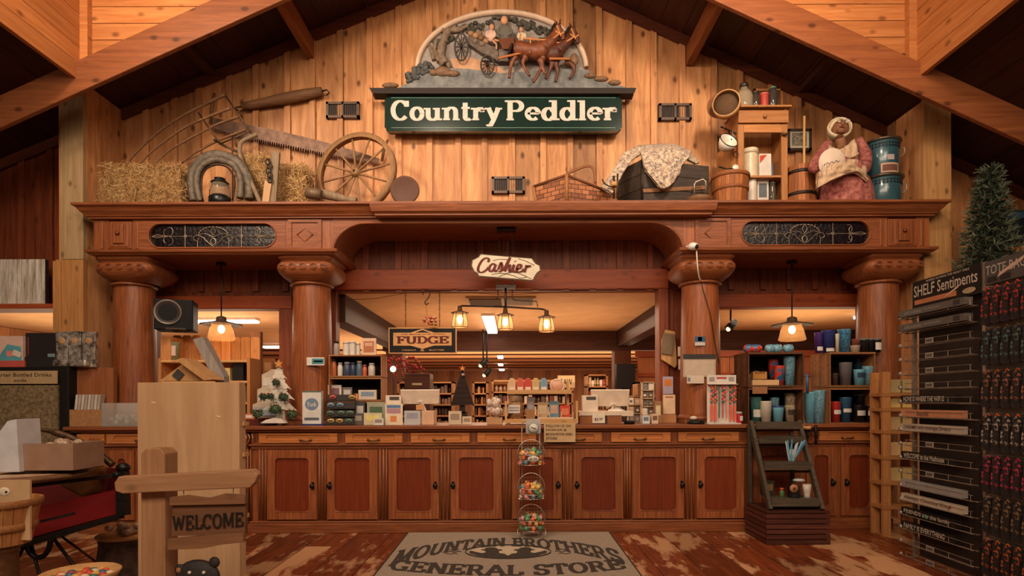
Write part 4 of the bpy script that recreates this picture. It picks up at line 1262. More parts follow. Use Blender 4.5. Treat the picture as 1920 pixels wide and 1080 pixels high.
# left side board holding the utensils
m = MB().mat(WS); m.rnd = 2.2
ls = px(1345, 300, 6.1).x
m.beam((x0_ - .01, 5.84, 3.45), (ls, 6.1, 3.45), .02, .68); m.build('side_board', t)
m = MB().mat(IRON); m.cyl(px(1352, 238, 5.95), px(1382, 251, 5.82), .008, n=6); m.build('utensil_rail', t)
ENM = paint(214, 206, 192, .25, 0, .5)
t2 = thing('enamel_ladle', 'white enamel cup with a dark rim hanging on the cupboard side', 'ladle', tuple(px(1364, 283, 5.6)))
m = MB().mat(ENM); m.M = Matrix.Translation(px(1362, 270, 5.75)) @ Euler((R(58), R(28), 0)).to_matrix().to_4x4()
m.lathe([(0, -.06), (.05, -.058), (.075, -.02), (.095, .045), (.088, .045), (.068, -.015), (.04, -.048), (0, -.05)], (0, 0, 0), 24, cap=False); m.build('bowl', t2)
m = MB().mat(HB); m.M = Matrix.Translation(px(1362, 270, 5.75)) @ Euler((R(58), R(28), 0)).to_matrix().to_4x4(); m.tube([(.092 * math.cos(R(q)), .092 * math.sin(R(q)), .046) for q in range(0, 360, 15)], .005, 6, True); m.build('rim', t2)
m = MB().mat(HB); m.tube([px(1372, 262, 5.77), px(1366, 246, 5.84)], .008, 6); m.tube([px(1380 + 5 * math.cos(R(q)), 290 + 6 * math.sin(R(q)), 5.76) for q in range(0, 360, 45)], .004, 5, True); m.build('handle', t2)
for i, (a, b, cc, lab) in enumerate(((1356, 252, (170, 98, 60), 'small copper coloured utensil hanging left above the enamel cup'), (1374, 258, (176, 160, 140), 'small steel tea strainer hanging right above the enamel cup'))):
    m = MB().mat(paint(*cc, .35, .6)); p = px(a, b, 5.8); m.tube([px(a, b - 12, 5.83), p], .006, 6); m.sphere(p, .03, 10, 6, (1, .5, 1)); tag(m.build('utensil'), lab, 'utensil')
t2 = thing('ladle', 'black iron dipper and pale cup hanging low on the cupboard side', 'ladle', tuple(px(1370, 325, 5.78)))
m = MB().mat(HB); m.sphere(px(1370, 322, 5.78), .045, 14, 8, (1, .7, .8)); m.tube([px(1368, 318, 5.77), px(1348, 313, 5.83)], .008, 6); m.build('dipper', t2)
m = MB().mat(ENM); m.sphere(px(1379, 315, 5.78), .035, 12, 8, (1, .6, 1)); m.build('cup', t2)
# things in the cupboard
def jar(name, label, cat, x, y0, y1, Y, r, mt, lid=None, prof=None, group=None, z0=None, lidh=.02):
    """upright round container with its foot at photo height y1 and top at y0"""
    b = px(x, y1, Y); tp = px(x, y0, Y)
    zb = b.z if z0 is None else z0
    t = thing(name, label, cat, (b.x, Y, zb), group)
    h = tp.z - zb
    hb = h - (lidh if lid else 0)
    m = MB().mat(mt)
    pr = prof or [(.92, 0), (1, .04), (1, .8), (.8, .93), (.75, 1)]
    m.lathe([(r * a, zb + hb * q) for a, q in pr], (b.x, Y, 0), 18); m.build('body', t)
    if lid:
        m = MB().mat(lid); m.lathe([(r * pr[-1][0] * 1.08, zb + hb), (r * pr[-1][0] * 1.08, zb + h * .98), (r * pr[-1][0], zb + h)], (b.x, Y, 0), 18); m.build('lid', t)
    return t
STR = [(1, 0), (1, .04), (1, .96), (.98, 1)]
JT = zt_ + .016
jar('canister', 'cream lidded canister on the cupboard shelf', 'canister', 1406, 281, 326, 5.93, .077, paint(206, 190, 160, .35), paint(214, 198, 170, .35), STR, z0=zs1, lidh=.05)
def boxy(name, label, cat, x0, x1, y0, y1, Y, dep, mt, group=None, z0=None, rot=0, par=None, bevel=.002, face=None):
    a = px(x0, y1, Y); b = px(x1, y0, Y)
    zb = a.z if z0 is None else z0
    m = MB().mat(mt)
    cx, w = (a.x + b.x) / 2, b.x - a.x
    m.boxc((cx, Y + dep / 2, (zb + b.z) / 2), (w, dep, b.z - zb), (0, 0, R(rot)))
    if face: face(m, a.x, b.x, zb, b.z, Y)
    o = m.build(name, par, bevel=bevel if not face else 0)
    if par is None: tag(o, label, cat, group)
    return o
def fcardA(m, x0, x1, z0, z1, Y):
    m.mat(paint(190, 70, 44)); m.add([(x0 + .005, Y - .001, z0 + (z1 - z0) * .6), (x0 + .005, Y - .001, z1 - .02), (x1 - .04, Y - .001, z1 - .01)], [(0, 1, 2)])
boxy('flour_box', 'white carton with a red and blue corner on the cupboard shelf', 'carton', 1424, 1446, 288, 328, 5.87, .12, paint(206, 200, 190, .5), z0=zs1, face=fcardA)
m = MB().mat(glass(150, 170, 190, .6, .2)); c = px(1436, 285, 6.03); m.lathe([(.05, zs1), (.06, zs1 + .1), (.055, zs1 + .2), (.03, zs1 + .25), (.01, zs1 + .26)], (c.x + .03, 6.06, 0), 16); tag(m.build('bottle'), 'clear bluish bottle behind the carton in the cupboard', 'bottle')
jar('salt_tin', 'small white round tin left on the lower cupboard shelf', 'tin', 1410, 334, 364, 5.87, .045, paint(204, 192, 178, .4), paint(200, 190, 178, .4), STR, z0=LZ)
def flabel(c1, txt=None):
    def f(m, x0, x1, z0, z1, Y):
        m.mat(c1); m.box(x0 + (x1 - x0) * .15, x1 - (x1 - x0) * .15, Y - .001, Y, z0 + (z1 - z0) * .45, z0 + (z1 - z0) * .85)
    return f
boxy('tin_box', 'white tin box with a dark lid on the lower cupboard shelf', 'tin', 1420, 1441, 334, 368, 5.87, .12, paint(200, 192, 180, .4), z0=LZ, face=flabel(paint(96, 104, 110)))
jar('small_jar', 'small dark jar with a green lid on the lower cupboard shelf', 'jar', 1448, 342, 368, 5.88, .035, glass(80, 74, 66, .8), paint(88, 108, 96, .4), z0=LZ)
# on the cupboard top
jar('glass_jug', 'stout clear glass jug with iron cap on the cupboard', 'jug', 1395, 158, 199, 5.86, .088, glass(176, 160, 136, .55, .1), paint(60, 52, 46, .4, .6), [(.95, 0), (1, .1), (1, .6), (.75, .8), (.45, .9), (.45, 1)], z0=JT, lidh=.04)
jar('glass_jar', 'dark glass mason jar beside the red tin on the cupboard', 'jar', 1417, 173, 199, 5.83, .041, glass(70, 60, 52, .85), paint(60, 54, 48, .4, .5), z0=JT)
jar('red_tin', 'small red printed tin in the middle of the cupboard top', 'tin', 1433, 176, 199, 5.83, .041, paint(176, 64, 50, .4), paint(196, 96, 78, .4), STR, z0=JT)
jar('glass_jar', 'tall dark jar with a green lid on the cupboard', 'jar', 1449, 164, 199, 5.83, .043, glass(64, 60, 56, .9), paint(84, 118, 84, .4), z0=JT)
m = MB().mat(W_LIGHT); m.M = Matrix.Translation(px(1362, 195, 5.72)) @ Euler((0, R(-30), R(-25))).to_matrix().to_4x4()
m.lathe([(.12, -.03), (.13, -.03), (.13, .05), (.12, .05), (.12, -.03)], (0, 0, 0), 30, 'y', cap=False); m.mat(paint(92, 68, 48, .8)); m.disc((0, .02, 0), .12, 24)
tag(m.build('sifter'), 'round wooden sieve leaning at the left of the cupboard top', 'sieve')
m = MB().mat(paint(126, 84, 56, .5)); m.M = Matrix.Translation(px(1350, 200, 5.82)) @ Euler((0, R(-20), R(-20))).to_matrix().to_4x4(); m.lathe([(.0, .02), (.09, .02), (.12, -.02), (.125, -.02), (.095, .03), (0, .03)], (0, 0, 0), 26, 'y', cap=False)
tag(m.build('wooden_bowl'), 'small brown wooden bowl leaning behind the round sieve', 'bowl')
m = MB().mat(WSX); a, b = px(1412, 200, 6.0), px(1466, 168, 6.0)
for (p, q, r_, s_) in ((a.x, b.x, b.z - .02, b.z), (a.x, a.x + .02, JT, b.z), (b.x - .02, b.x, JT, b.z), (a.x, b.x, JT, JT + .02)): m.box(p, q, 5.98, 6.01, r_, s_)
m.mat(paint(98, 66, 44)); m.box(a.x + .02, b.x - .02, 5.99, 6.0, JT + .02, b.z - .02)
tag(m.build('wooden_tray'), 'rectangular wooden tray standing behind the jars on the cupboard', 'tray')

# buckets and churn
def stave_tub(name, label, cat, x, Y, r0, r1, z0, h, mt, hoops, hm):
    t = thing(name, label, cat, (x, Y, z0))
    m = MB().mat(mt)
    n = 26
    for i in range(n):
        a0, a1 = 2 * PI * i / n, 2 * PI * (i + .93) / n
        m.rnd = random.random() * 4
        vs = []
        for (r, z) in ((r0, z0), (r1, z0 + h)):
            for a in (a0, a1):
                vs += [(x + r * math.cos(a), Y + r * math.sin(a), z), (x + (r - .012) * math.cos(a), Y + (r - .012) * math.sin(a), z)]
        m.add(vs, [(0, 2, 6, 4), (1, 5, 7, 3), (4, 6, 7, 5), (0, 4, 5, 1), (2, 3, 7, 6)])
    m.disc((x, Y, z0 + .01), r0 - .005, 26, 'z')
    m.build('staves', t)
    for k in hoops:
        rr = r0 + (r1 - r0) * k + .003
        m = MB().mat(hm); m.lathe([(rr, z0 + h * k - .016), (rr + .004, z0 + h * k - .014), (rr + .004, z0 + h * k + .014), (rr, z0 + h * k + .016)], (x, Y, 0), 30, cap=False)
        m.build('hoop', t)
    return t
BUSH = wood('basket_stave', (132, 76, 40), (172, 108, 60), 'z', 2, .6, .1, .4)
c = px(1371, 0, 5.6); stave_tub('bushel_basket', 'wooden bushel basket before the cupboard on the ledge', 'basket', c.x, 5.64, .145, .175, LZ, .285, BUSH, (.92, .5), wood('basket_band', (120, 68, 36), (156, 94, 52), 'x', 2, .6, 0, .2))
c = px(1510, 0, 5.75); t = stave_tub('butter_churn', 'wooden butter churn tub with iron hoops and a long dasher', 'butter churn', c.x - .01, 5.84, .15, .125, LZ, .44, BUSH, (.85, .35), IRON)
m = MB().mat(W_LIGHT); a = px(1507, 318, 5.8); b = px(1508, 218, 5.8); m.cyl((a.x, 5.8, LZ + .02), b, .014, .012, 8); m.build('dasher', t)
c = px(1498, 262, 6.25); a, b = px(1476, 283, 6.24), px(1520, 243, 6.24)
t = thing('framed_picture', 'small framed old photograph behind the churn dasher', 'picture', (c.x, 6.24, a.z))
m = MB().mat(paint(52, 38, 30, .4))
for (p, q, r_, s_) in ((a.x, b.x, b.z - .022, b.z), (a.x, b.x, a.z, a.z + .022), (a.x, a.x + .022, a.z, b.z), (b.x - .022, b.x, a.z, b.z)): m.box(p, q, 6.215, 6.27, r_, s_)
m.build('frame', t)
m = MB().mat(paint(190, 180, 160, .4)); m.box(a.x + .022, b.x - .022, 6.235, 6.25, a.z + .022, b.z - .022)
m.mat(noisy('old_print', (54, 50, 42), (140, 132, 112), 40, .5, 0)); m.box(a.x + .045, b.x - .045, 6.232, 6.236, a.z + .05, b.z - .035); m.build('print', t)

# blue stove drums
def drum(label, xc, y_top, y_bot, Y, r, z0, tilt):
    t = thing('blue_metal_drum', label, 'stove drum', (xc, Y, z0), 'blue enamel stove drums')
    zt = px(1660, y_top, Y).z
    BL = paint(50, 84, 94, .28, .1, .5)
    m = MB().mat(BL); m.lathe([(r * .93, z0), (r, z0 + .01), (r, zt - .03), (r * .96, zt - .02)], (xc, Y, 0), 30); m.build('drum', t)
    m = MB().mat(paint(96, 84, 70, .3, .6)); m.lathe([(r * 1.0, zt - .035), (r * 1.14, zt - .03), (r * 1.14, zt - .012), (r * .9, zt), (0, zt)], (xc, Y, 0), 30); m.build('rim', t)
    m = MB().mat(paint(24, 30, 36, .5))
    zc = zt - .08
    for k in range(16):
        a = PI + PI * (k + .5) / 16
        for zz_ in (0, .028):
            p = Vector((xc + (r + .001) * math.cos(a), Y + (r + .001) * math.sin(a), zc + zz_ - .014))
            m.M = Matrix.Translation(p) @ Matrix.Rotation(a, 4, 'Z') @ Matrix.Rotation(PI / 4, 4, 'X')
            m.box(-.001, .002, -.009, .009, -.009, .009)
    m.M = Matrix.Identity(4)
    m.build('cut_pattern', t)
    m = MB().mat(WIRE); m.tube(bez([(xc + r, Y - .02, zt - .1), (xc + r + .05, Y - .03, zt - .07), (xc + r + .05, Y - .03, zt - .13), (xc + r, Y - .02, zt - .16)], 4), .006, 6); m.build('handle', t)
    return t
c = px(1660, 0, 5.72)
d1 = drum('short blue enamel drum with a cut out border at the ledge end', c.x, 334, 372, 5.78, .165, LZ, 0)
d2 = drum('tall blue enamel drum with label stacked on the short blue drum', c.x + .01, 266, 334, 5.8, .15, px(1660, 334, 5.78).z + .002, 0)
m = MB()
def curved(m, xc, Y, r, a0, a1, z0, z1, mt, n=8):
    m.mat(mt); vs = []
    for i in range(n + 1):
        a = R(a0 + (a1 - a0) * i / n); vs += [(xc + r * math.cos(a), Y + r * math.sin(a), z0), (xc + r * math.cos(a), Y + r * math.sin(a), z1)]
    m.add(vs, [(2 * i, 2 * i + 2, 2 * i + 3, 2 * i + 1) for i in range(n)], True)
zq = px(1660, 322, 5.65).z
curved(m, c.x + .01, 5.8, .152, 235, 300, zq, zq + .09, paint(196, 162, 132)); curved(m, c.x + .01, 5.8, .153, 240, 295, zq + .012, zq + .075, paint(110, 72, 60))
curved(m, c.x + .01, 5.8, .152, 255, 280, zq + .12, zq + .17, paint(176, 160, 160)); m.build('paper_label', d2)

# seated figure
t = thing('mannequin', 'seated granny doll in bonnet, striped apron and red dress holding an oval plaque', 'doll', tuple(px(1580, 372, 5.7)))
def q(x, y, Y=5.7): return px(x, y, Y)
SK = paint(132, 88, 62, .6)
DR = noisy('faded_red_dress', (116, 48, 46), (172, 108, 96), 24, .9, .2)
AP = noisy('cream_apron', (178, 146, 118), (206, 178, 146), 30, .9, .2)
m = MB().mat(SK)
hd = q(1575, 243, 5.72)
m.M = Matrix.Translation(hd) @ Euler((R(-18), R(14), R(-16))).to_matrix().to_4x4()
m.sphere((0, 0, 0), .085, 18, 12, (.92, 1.0, 1.18)); m.sphere((0, -.088, -.005), .02, 8, 6, (.8, 1, 1.3)); m.sphere((0, -.06, -.07), .04, 10, 6, (1, .8, .6))
m.mat(paint(90, 44, 36, .6)); m.sphere((0, -.09, -.05), .02, 10, 4, (1.5, .4, .28))
m.mat(paint(224, 216, 204, .4)); m.sphere((-.033, -.08, .02), .013, 8, 6); m.sphere((.033, -.08, .02), .013, 8, 6)
m.mat(paint(30, 24, 20, .4)); m.sphere((-.033, -.092, .02), .005, 6, 4); m.sphere((.033, -.092, .02), .005, 6, 4)
m.mat(SK); m.M = Matrix.Identity(4); m.tube([hd + Vector((0, .01, -.06)), q(1577, 270, 5.74), q(1578, 285, 5.76)], [.05, .045, .07], 12)
for pts in (((1602, 352, 5.6), (1612, 335, 5.6)), ((1545, 300, 5.55), (1550, 312, 5.5))):
    pass
# hands with fingers at the plaque edges
for hx, hy, s in ((1538, 312, 1), (1574, 296, -1)):
    w = q(hx, hy, 5.52)
    m.sphere(w, .024, 10, 6, (1.1, .6, .8))
    for k in range(4): m.tube([w + Vector((s * .01, -.012, .012 - k * .009)), w + Vector((s * (.035 + .004 * (k % 2)), -.022, .014 - k * .01)), w + Vector((s * .05, -.016, .012 - k * .01))], .005, 6)
    m.tube([w + Vector((0, -.01, .018)), w + Vector((s * .02, -.02, .035))], .006, 6)
m.build('body', t)
m = MB().mat(paint(206, 190, 162, .9)); m.M = Matrix.Translation(hd + Vector((0, .02, .01))) @ Euler((R(-18), R(14), R(-16))).to_matrix().to_4x4()
m.lathe([(.0, .1), (.07, .085), (.105, .03), (.112, -.02), (.105, -.05), (.098, -.03), (.09, .0), (.085, .04)], (0, 0, 0), 24, 'y', cap=False); m.sphere((0, .03, .03), .108, 16, 10, (1, .8, .95)); m.build('bonnet', t)
m = MB().mat(WIRE); m.M = Matrix.Translation(hd) @ Euler((R(-18), R(14), R(-16))).to_matrix().to_4x4()
for s in (-1, 1): m.tube([(s * .034 + .022 * math.cos(R(k)), -.1, .02 + .02 * math.sin(R(k))) for k in range(0, 360, 30)], .003, 5, True)
m.tube([(-.012, -.1, .024), (.012, -.1, .024)], .003, 5); m.build('spectacles', t)
m = MB().mat(DR)
m.lathe([(.02, 3.62), (.12, 3.60), (.165, 3.5), (.16, 3.4), (.18, 3.3)], (q(1580, 0, 5.8).x, 5.82, 0), 24, sx=1.1, sy=.7)
# skirt with folds
cx_ = q(1585, 0, 5.75).x; vs = []; fs = []
for j, (r, z) in enumerate(((.2, 3.4), (.235, 3.3), (.25, 3.2), (.255, LZ))):
    for i in range(48):
        a = 2 * PI * i / 48; rr = r + .012 * math.sin(a * 12 + j * .3)
        vs.append((cx_ + rr * math.cos(a), 5.76 + rr * .85 * math.sin(a), z))
for j in range(3):
    for i in range(48): fs.append((j * 48 + (i + 1) % 48, j * 48 + i, j * 48 + 48 + i, j * 48 + 48 + (i + 1) % 48))
m.add(vs, fs, True)
m.tube(bez([tuple(q(*p)) for p in ((1552, 272, 5.75), (1536, 295, 5.68), (1526, 318, 5.6), (1537, 313, 5.54))], 5), [.05] * 5 + [.06] * 5 + [.035] * 6, 10)
m.tube(bez([tuple(q(*p)) for p in ((1607, 264, 5.75), (1622, 290, 5.7), (1618, 318, 5.6), (1595, 305, 5.55), (1576, 297, 5.53))], 5), [.055] * 5 + [.06] * 10 + [.03] * 6, 10)
m.build('dress', t)
m = MB().mat(AP)
sheet(m, [[(1556, 270, 5.66), (1572, 280, 5.66), (1588, 272, 5.66), (1602, 260, 5.68)], [(1551, 292, 5.58), (1570, 300, 5.58), (1590, 298, 5.58), (1612, 288, 5.6)]])
sheet(m, [[(1545, 308, 5.5), (1570, 302, 5.48), (1600, 298, 5.5), (1622, 304, 5.54)], [(1533, 330, 5.49), (1565, 318, 5.46), (1600, 312, 5.48), (1628, 334, 5.54)], [(1533, 352, 5.5), (1568, 333, 5.47), (1604, 322, 5.5), (1626, 338, 5.54)]])
m.mat(paint(150, 118, 96, .9))
for a in (1560, 1572, 1584, 1596): m.tube([q(a, 272, 5.63), q(a - 1, 296, 5.565)], .002, 4)
for k in range(9):
    a = 1542 + k * 9; m.tube([q(a, 309 - k, 5.475), q(a - 2, 330 - k * 1.2, 5.46)], .002, 4)
m.build('apron', t)
m = MB().mat(paint(216, 196, 178, .5)); c = q(1560, 305, 5.48); m.M = Matrix.Translation(c) @ Euler((R(10), R(-14), 0)).to_matrix().to_4x4()
m.lathe([(0, -.006), (.125, -.006), (.13, 0), (.125, .006), (0, .006)], (0, 0, 0), 30, 'y', cap=False)
m.M = m.M @ Matrix.Scale(1, 4, (0, 0, 1)); m.mat(paint(60, 44, 38, .6)); m.tube([(-.06 + .014 * k, -.008, .012 * math.sin(k * 2.1)) for k in range(10)], .003, 4); m.tube([(-.07, -.008, .006), (-.085, -.008, -.012)], .003, 4); pl = m.build('plaque', t)
pl.data.transform(Matrix.Translation((0, 0, 0)))

# vents
def vent(label, x0, x1, y0, y1, Y=6.27):
    a, b = px(x0, y1, Y), px(x1, y0, Y)
    t = thing('wall_vent', label, 'vent', ((a.x + b.x) / 2, Y, a.z), 'metal air vents in the gable wall')
    m = MB().mat(paint(84, 66, 54, .4, .4))
    for (p, q_, r_, s_) in ((a.x, b.x, b.z - .025, b.z), (a.x, b.x, a.z, a.z + .025), (a.x, a.x + .025, a.z, b.z), (b.x - .025, b.x, a.z, b.z), ((a.x + b.x) / 2 - .01, (a.x + b.x) / 2 + .01, a.z, b.z)): m.box(p, q_, Y - .02, Y + .03, r_, s_)
    m.build('frame', t)
    m = MB().mat(paint(40, 30, 26, .5)); m.box(a.x + .02, b.x - .02, Y, Y + .01, a.z + .02, b.z - .02); m.mat(paint(70, 56, 48, .4, .4))
    for k in range(14):
        xx = a.x + .03 + (b.x - a.x - .06) * k / 13; m.box(xx - .002, xx + .002, Y - .012, Y, a.z + .025, b.z - .025)
    m.build('grille', t)
vent('small metal wall vent left of the green store sign', 612, 674, 192, 222); vent('small metal wall vent right of the green store sign', 1235, 1296, 195, 226); vent('small metal wall vent below the green store sign', 922, 984, 332, 363)

# ---------------- store sign with carved relief ----------------
YS = 6.2
sg = thing('store_sign', 'large carved store sign with a horse wagon relief above green board lettered in white', 'sign', tuple(px(944, 252, YS)))
def rp(x, y, d=0.0):
    p = px(x, y, YS - .02); return Vector((p.x, YS - .02 - d, p.z))
def rpoly(m, pts, d0, d1):
    a = [rp(*p) for p in pts]; n = len(a)
    vs = [(p.x, YS - .02 - d1, p.z) for p in a] + [(p.x, YS - .02 - d0, p.z) for p in a]
    m.add(vs, [tuple(range(n)), tuple(range(2 * n - 1, n - 1, -1))] + [(i, i + 1 if i + 1 < n else 0, n + (i + 1) % n, n + i) for i in range(n)], False)
def blob(m, x, y, rx, ry, d, dd=.03, n=12, tilt=0):
    k = (YS - .02) / F
    M0 = m.M; m.M = Matrix.Translation(rp(x, y, d)) @ Matrix.Rotation(R(tilt), 4, 'Y')
    m.sphere((0, 0, 0), 1, n, 8, (rx * k, dd, ry * k)); m.M = M0
def limb(m, pts, r, d):
    k = (YS - .02) / F
    P = bez([tuple(rp(a, b, d)) for a, b in pts], 5); n = len(P)
    rr = [(r[0] + (r[-1] - r[0]) * i / (n - 1)) * k for i in range(n)] if len(r) == 2 else [r[min(int(i / (n - 1) * (len(r) - 1) + .5), len(r) - 1)] * k for i in range(n)]
    m.tube(P, rr, 8)
GREEN = paint(14, 40, 34, .18, 0, .6)
m = MB().mat(GREEN)
rpoly(m, [(732, 187), (1156, 187), (1163, 194), (1163, 244), (1156, 251), (732, 251), (725, 244), (725, 194)], .0, .07)
bd = m.build('board', sg, bevel=.006)
m = MB().mat(paint(120, 150, 132, .4)); 
for y in (190, 245.5): m.beam(rp(736, y, .0715), rp(1152, y, .0715), .002, .004)
m.build('pinstripe', bd)
LET = paint(206, 196, 186, .5)
m = MB().mat(LET)
def signword(m, txt, xa, xb, ybase, hcap, d):
    w = serif_w(txt)
    fn = lambda a, b: tuple(rp(xa + (xb - xa) * a / w, ybase - hcap * b, d))
    serif(m, txt, fn, .23, .1, .16, .09)
# ribbons need depth: draw twice with slight offset for a raised look
signword(m, 'Country', 736, 940, 232, 37, .074); signword(m, 'Peddler', 948, 1156, 232, 37, .074)
m.build('lettering', bd)
m = MB().mat(paint(48, 40, 38, .6)); rpoly(m, [(700, 178), (1187, 178), (1184, 186), (704, 186)], 0, .13); m.build('ledge', sg, bevel=.006)
m = MB().mat(noisy('painted_sky_relief', (120, 112, 106), (160, 150, 142), 8, .6, .1))
rpoly(m, [(785, 178)] + [(p, q) for p, q in arcp(941, 132, 155, -100, 180, 0, 24)] + [(1097, 178)], 0, .03); m.build('back_panel', sg)
m = MB().mat(noisy('painted_ground_relief', (84, 88, 90), (124, 126, 124), 10, .55, .2))
rpoly(m, [(742, 178), (770, 162), (790, 140), (830, 136), (880, 138), (940, 146), (1000, 142), (1060, 138), (1100, 140), (1128, 160), (1170, 172), (1172, 178)], .02, .075); m.build('ground', sg, bevel=.008)
m = MB().mat(noisy('painted_path', (176, 130, 96), (196, 152, 116), 10, .6, .1)); rpoly(m, [(845, 116), (880, 112), (935, 130), (955, 146), (900, 146), (855, 140)], .03, .05); m.build('path', sg)
m = MB().mat(paint(210, 182, 158, .5)); k = .034
m.tube([rp(p, q, .05) for p, q in arcp(941, 132, 157, -103, 180, 0, 40)], .026, 8, flat=1.3); m.build('rim', sg)
FOL = noisy('painted_foliage', (40, 38, 34), (82, 78, 68), 30, .7, .5)
m = MB().mat(FOL); r_ = random.Random(4)
for i in range(90):
    t = r_.uniform(28, 158); rr = r_.uniform(.80, .95) if t > 30 else .9
    x, y = 941 + 155 * rr * math.cos(R(t)), 132 - 100 * rr * math.sin(R(t)) + r_.uniform(0, 6)
    if 925 < x < 965 and y > 42: y = 38
    blob(m, x, y, r_.uniform(3, 7), r_.uniform(2.5, 5), .045, .02, 7)
for i in range(26): blob(m, r_.uniform(995, 1030), r_.uniform(78, 92), 4, 4, .035, .015, 6)
m.build('foliage', sg)
m = MB().mat(noisy('painted_bark', (92, 76, 62), (140, 120, 98), 25, .7, .3))
limb(m, [(836, 128), (828, 110), (832, 86), (842, 66), (862, 62), (880, 54)], [9, 8, 7, 5, 3], .06); limb(m, [(815, 118), (808, 95), (800, 78)], [4, 2], .05); limb(m, [(826, 120), (816, 100), (820, 78)], [6, 3], .05)
limb(m, [(836, 86), (836, 70), (830, 60)], [5, 3], .06); limb(m, [(846, 134), (835, 118)], [3, 6], .06); limb(m, [(1022, 88), (1024, 72), (1020, 62)], [3, 2], .045); limb(m, [(885, 66), (888, 55)], [2, 1], .04); limb(m, [(905, 62), (908, 52)], [2, 1], .04)
m.build('tree', sg)
m = MB().mat(noisy('painted_rock', (92, 68, 48), (132, 100, 74), 20, .7, .3))
for a in ((832, 142, 16, 9), (850, 146, 14, 6), (815, 144, 8, 6), (1105, 150, 12, 5), (1125, 156, 14, 5), (1150, 163, 12, 5), (735, 168, 16, 5), (1075, 120, 8, 12)): blob(m, *a[:4], .08, .03)
m.mat(noisy('painted_bush', (46, 50, 52), (88, 90, 88), 30, .7, .4))
for i in range(46): 
    t = r_.random(); blob(m, 768 + 38 * t + r_.uniform(-8, 8), 156 - 26 * t + r_.uniform(-8, 8), 5, 4, .07, .03, 7)
m.build('rocks', sg)
# wagon
WG = noisy('painted_wagon', (74, 64, 58), (112, 98, 88), 20, .6, .2)
m = MB().mat(WG)
rpoly(m, [(880, 76), (903, 88), (935, 104), (935, 124), (903, 108), (880, 92)], .03, .10); rpoly(m, [(935, 104), (952, 100), (958, 124), (935, 126)], .03, .10)
m.mat(paint(54, 44, 38, .6)); rpoly(m, [(930, 92), (966, 84), (966, 98), (935, 104)], .03, .09); m.beam(rp(905, 124, .09), rp(960, 126, .09), .02, .012); wg = m.build('wagon_body', sg, bevel=.003)
m = MB()
for i, cc in enumerate(((150, 112, 78), (170, 134, 98), (120, 90, 66), (156, 120, 86), (136, 100, 70), (120, 104, 88), (124, 108, 92))):
    m.mat(paint(*cc)); blob(m, (884, 893, 903, 912, 900, 892, 905)[i], (74, 78, 82, 88, 74, 88, 93)[i], 6, 5, .1, .025, 8)
m.build('cargo', wg)
def relief_wheel(x, y, rx, ry, d, nsp):
    m = MB().mat(paint(70, 64, 60, .5)); P = lambda a, f: rp(x + rx * f * math.cos(a), y + ry * f * math.sin(a), d)
    m.tube([P(2 * PI * i / 28, 1) for i in range(28)], .009, 6, True)
    m.mat(paint(40, 34, 32, .5))
    for i in range(nsp): m.cyl(P(2 * PI * i / nsp, .1), P(2 * PI * i / nsp, .97), .0045, n=5)
    blob(m, x, y, 2.5, 4, d, .03, 8)
    m.build('wheel', wg)
relief_wheel(867, 101, 12, 25, .12, 12); relief_wheel(915, 135, 12, 17.5, .13, 12)
# riders: small painted carvings
def rider(hx, hy, hr, dress, hair, body, legs, d=.12):
    m = MB().mat(paint(196, 146, 112)); blob(m, hx, hy, hr, hr * 1.15, d, .03)
    for l in legs: limb(m, l, [2, 1.3], d)
    b_ = m.build('rider', sg)
    m = MB().mat(paint(*hair)); blob(m, hx, hy - hr * .35, hr * 1.2, hr * 1.05, d - .012, .03); m.build('hair', b_)
    m = MB().mat(paint(*dress, .7)); blob(m, *body, d, .035); 
    limb(m, [(body[0] - body[2] * .7, body[1] - body[3] * .5), (body[0] - body[2], body[1] + 2), (body[0] - 2, body[1] + body[3] * .6)], [2.6, 1.8], d + .02)
    limb(m, [(body[0] + body[2] * .7, body[1] - body[3] * .5), (body[0] + body[2], body[1] + 2), (body[0] + 3, body[1] + body[3] * .6)], [2.6, 1.8], d + .02)
    m.build('clothes', b_)
    return b_
rider(946, 52, 7, (104, 100, 92), (60, 44, 36), (947, 74, 13, 14), [[(941, 86), (938, 94)]])
rider(923, 65, 5, (206, 172, 156), (50, 36, 30), (921, 80, 8, 11), [[(923, 88), (931, 96), (931, 106)], [(928, 88), (940, 92), (943, 103)]])
rider(977, 70, 4, (204, 186, 160), (150, 108, 74), (978, 83, 7, 9), [[(980, 90), (984, 96)]])
m = MB().mat(paint(104, 60, 40)); rpoly(m, [(936, 88), (962, 86), (964, 104), (945, 104)], .08, .13); m.build('lap_blanket', wg, bevel=.01)
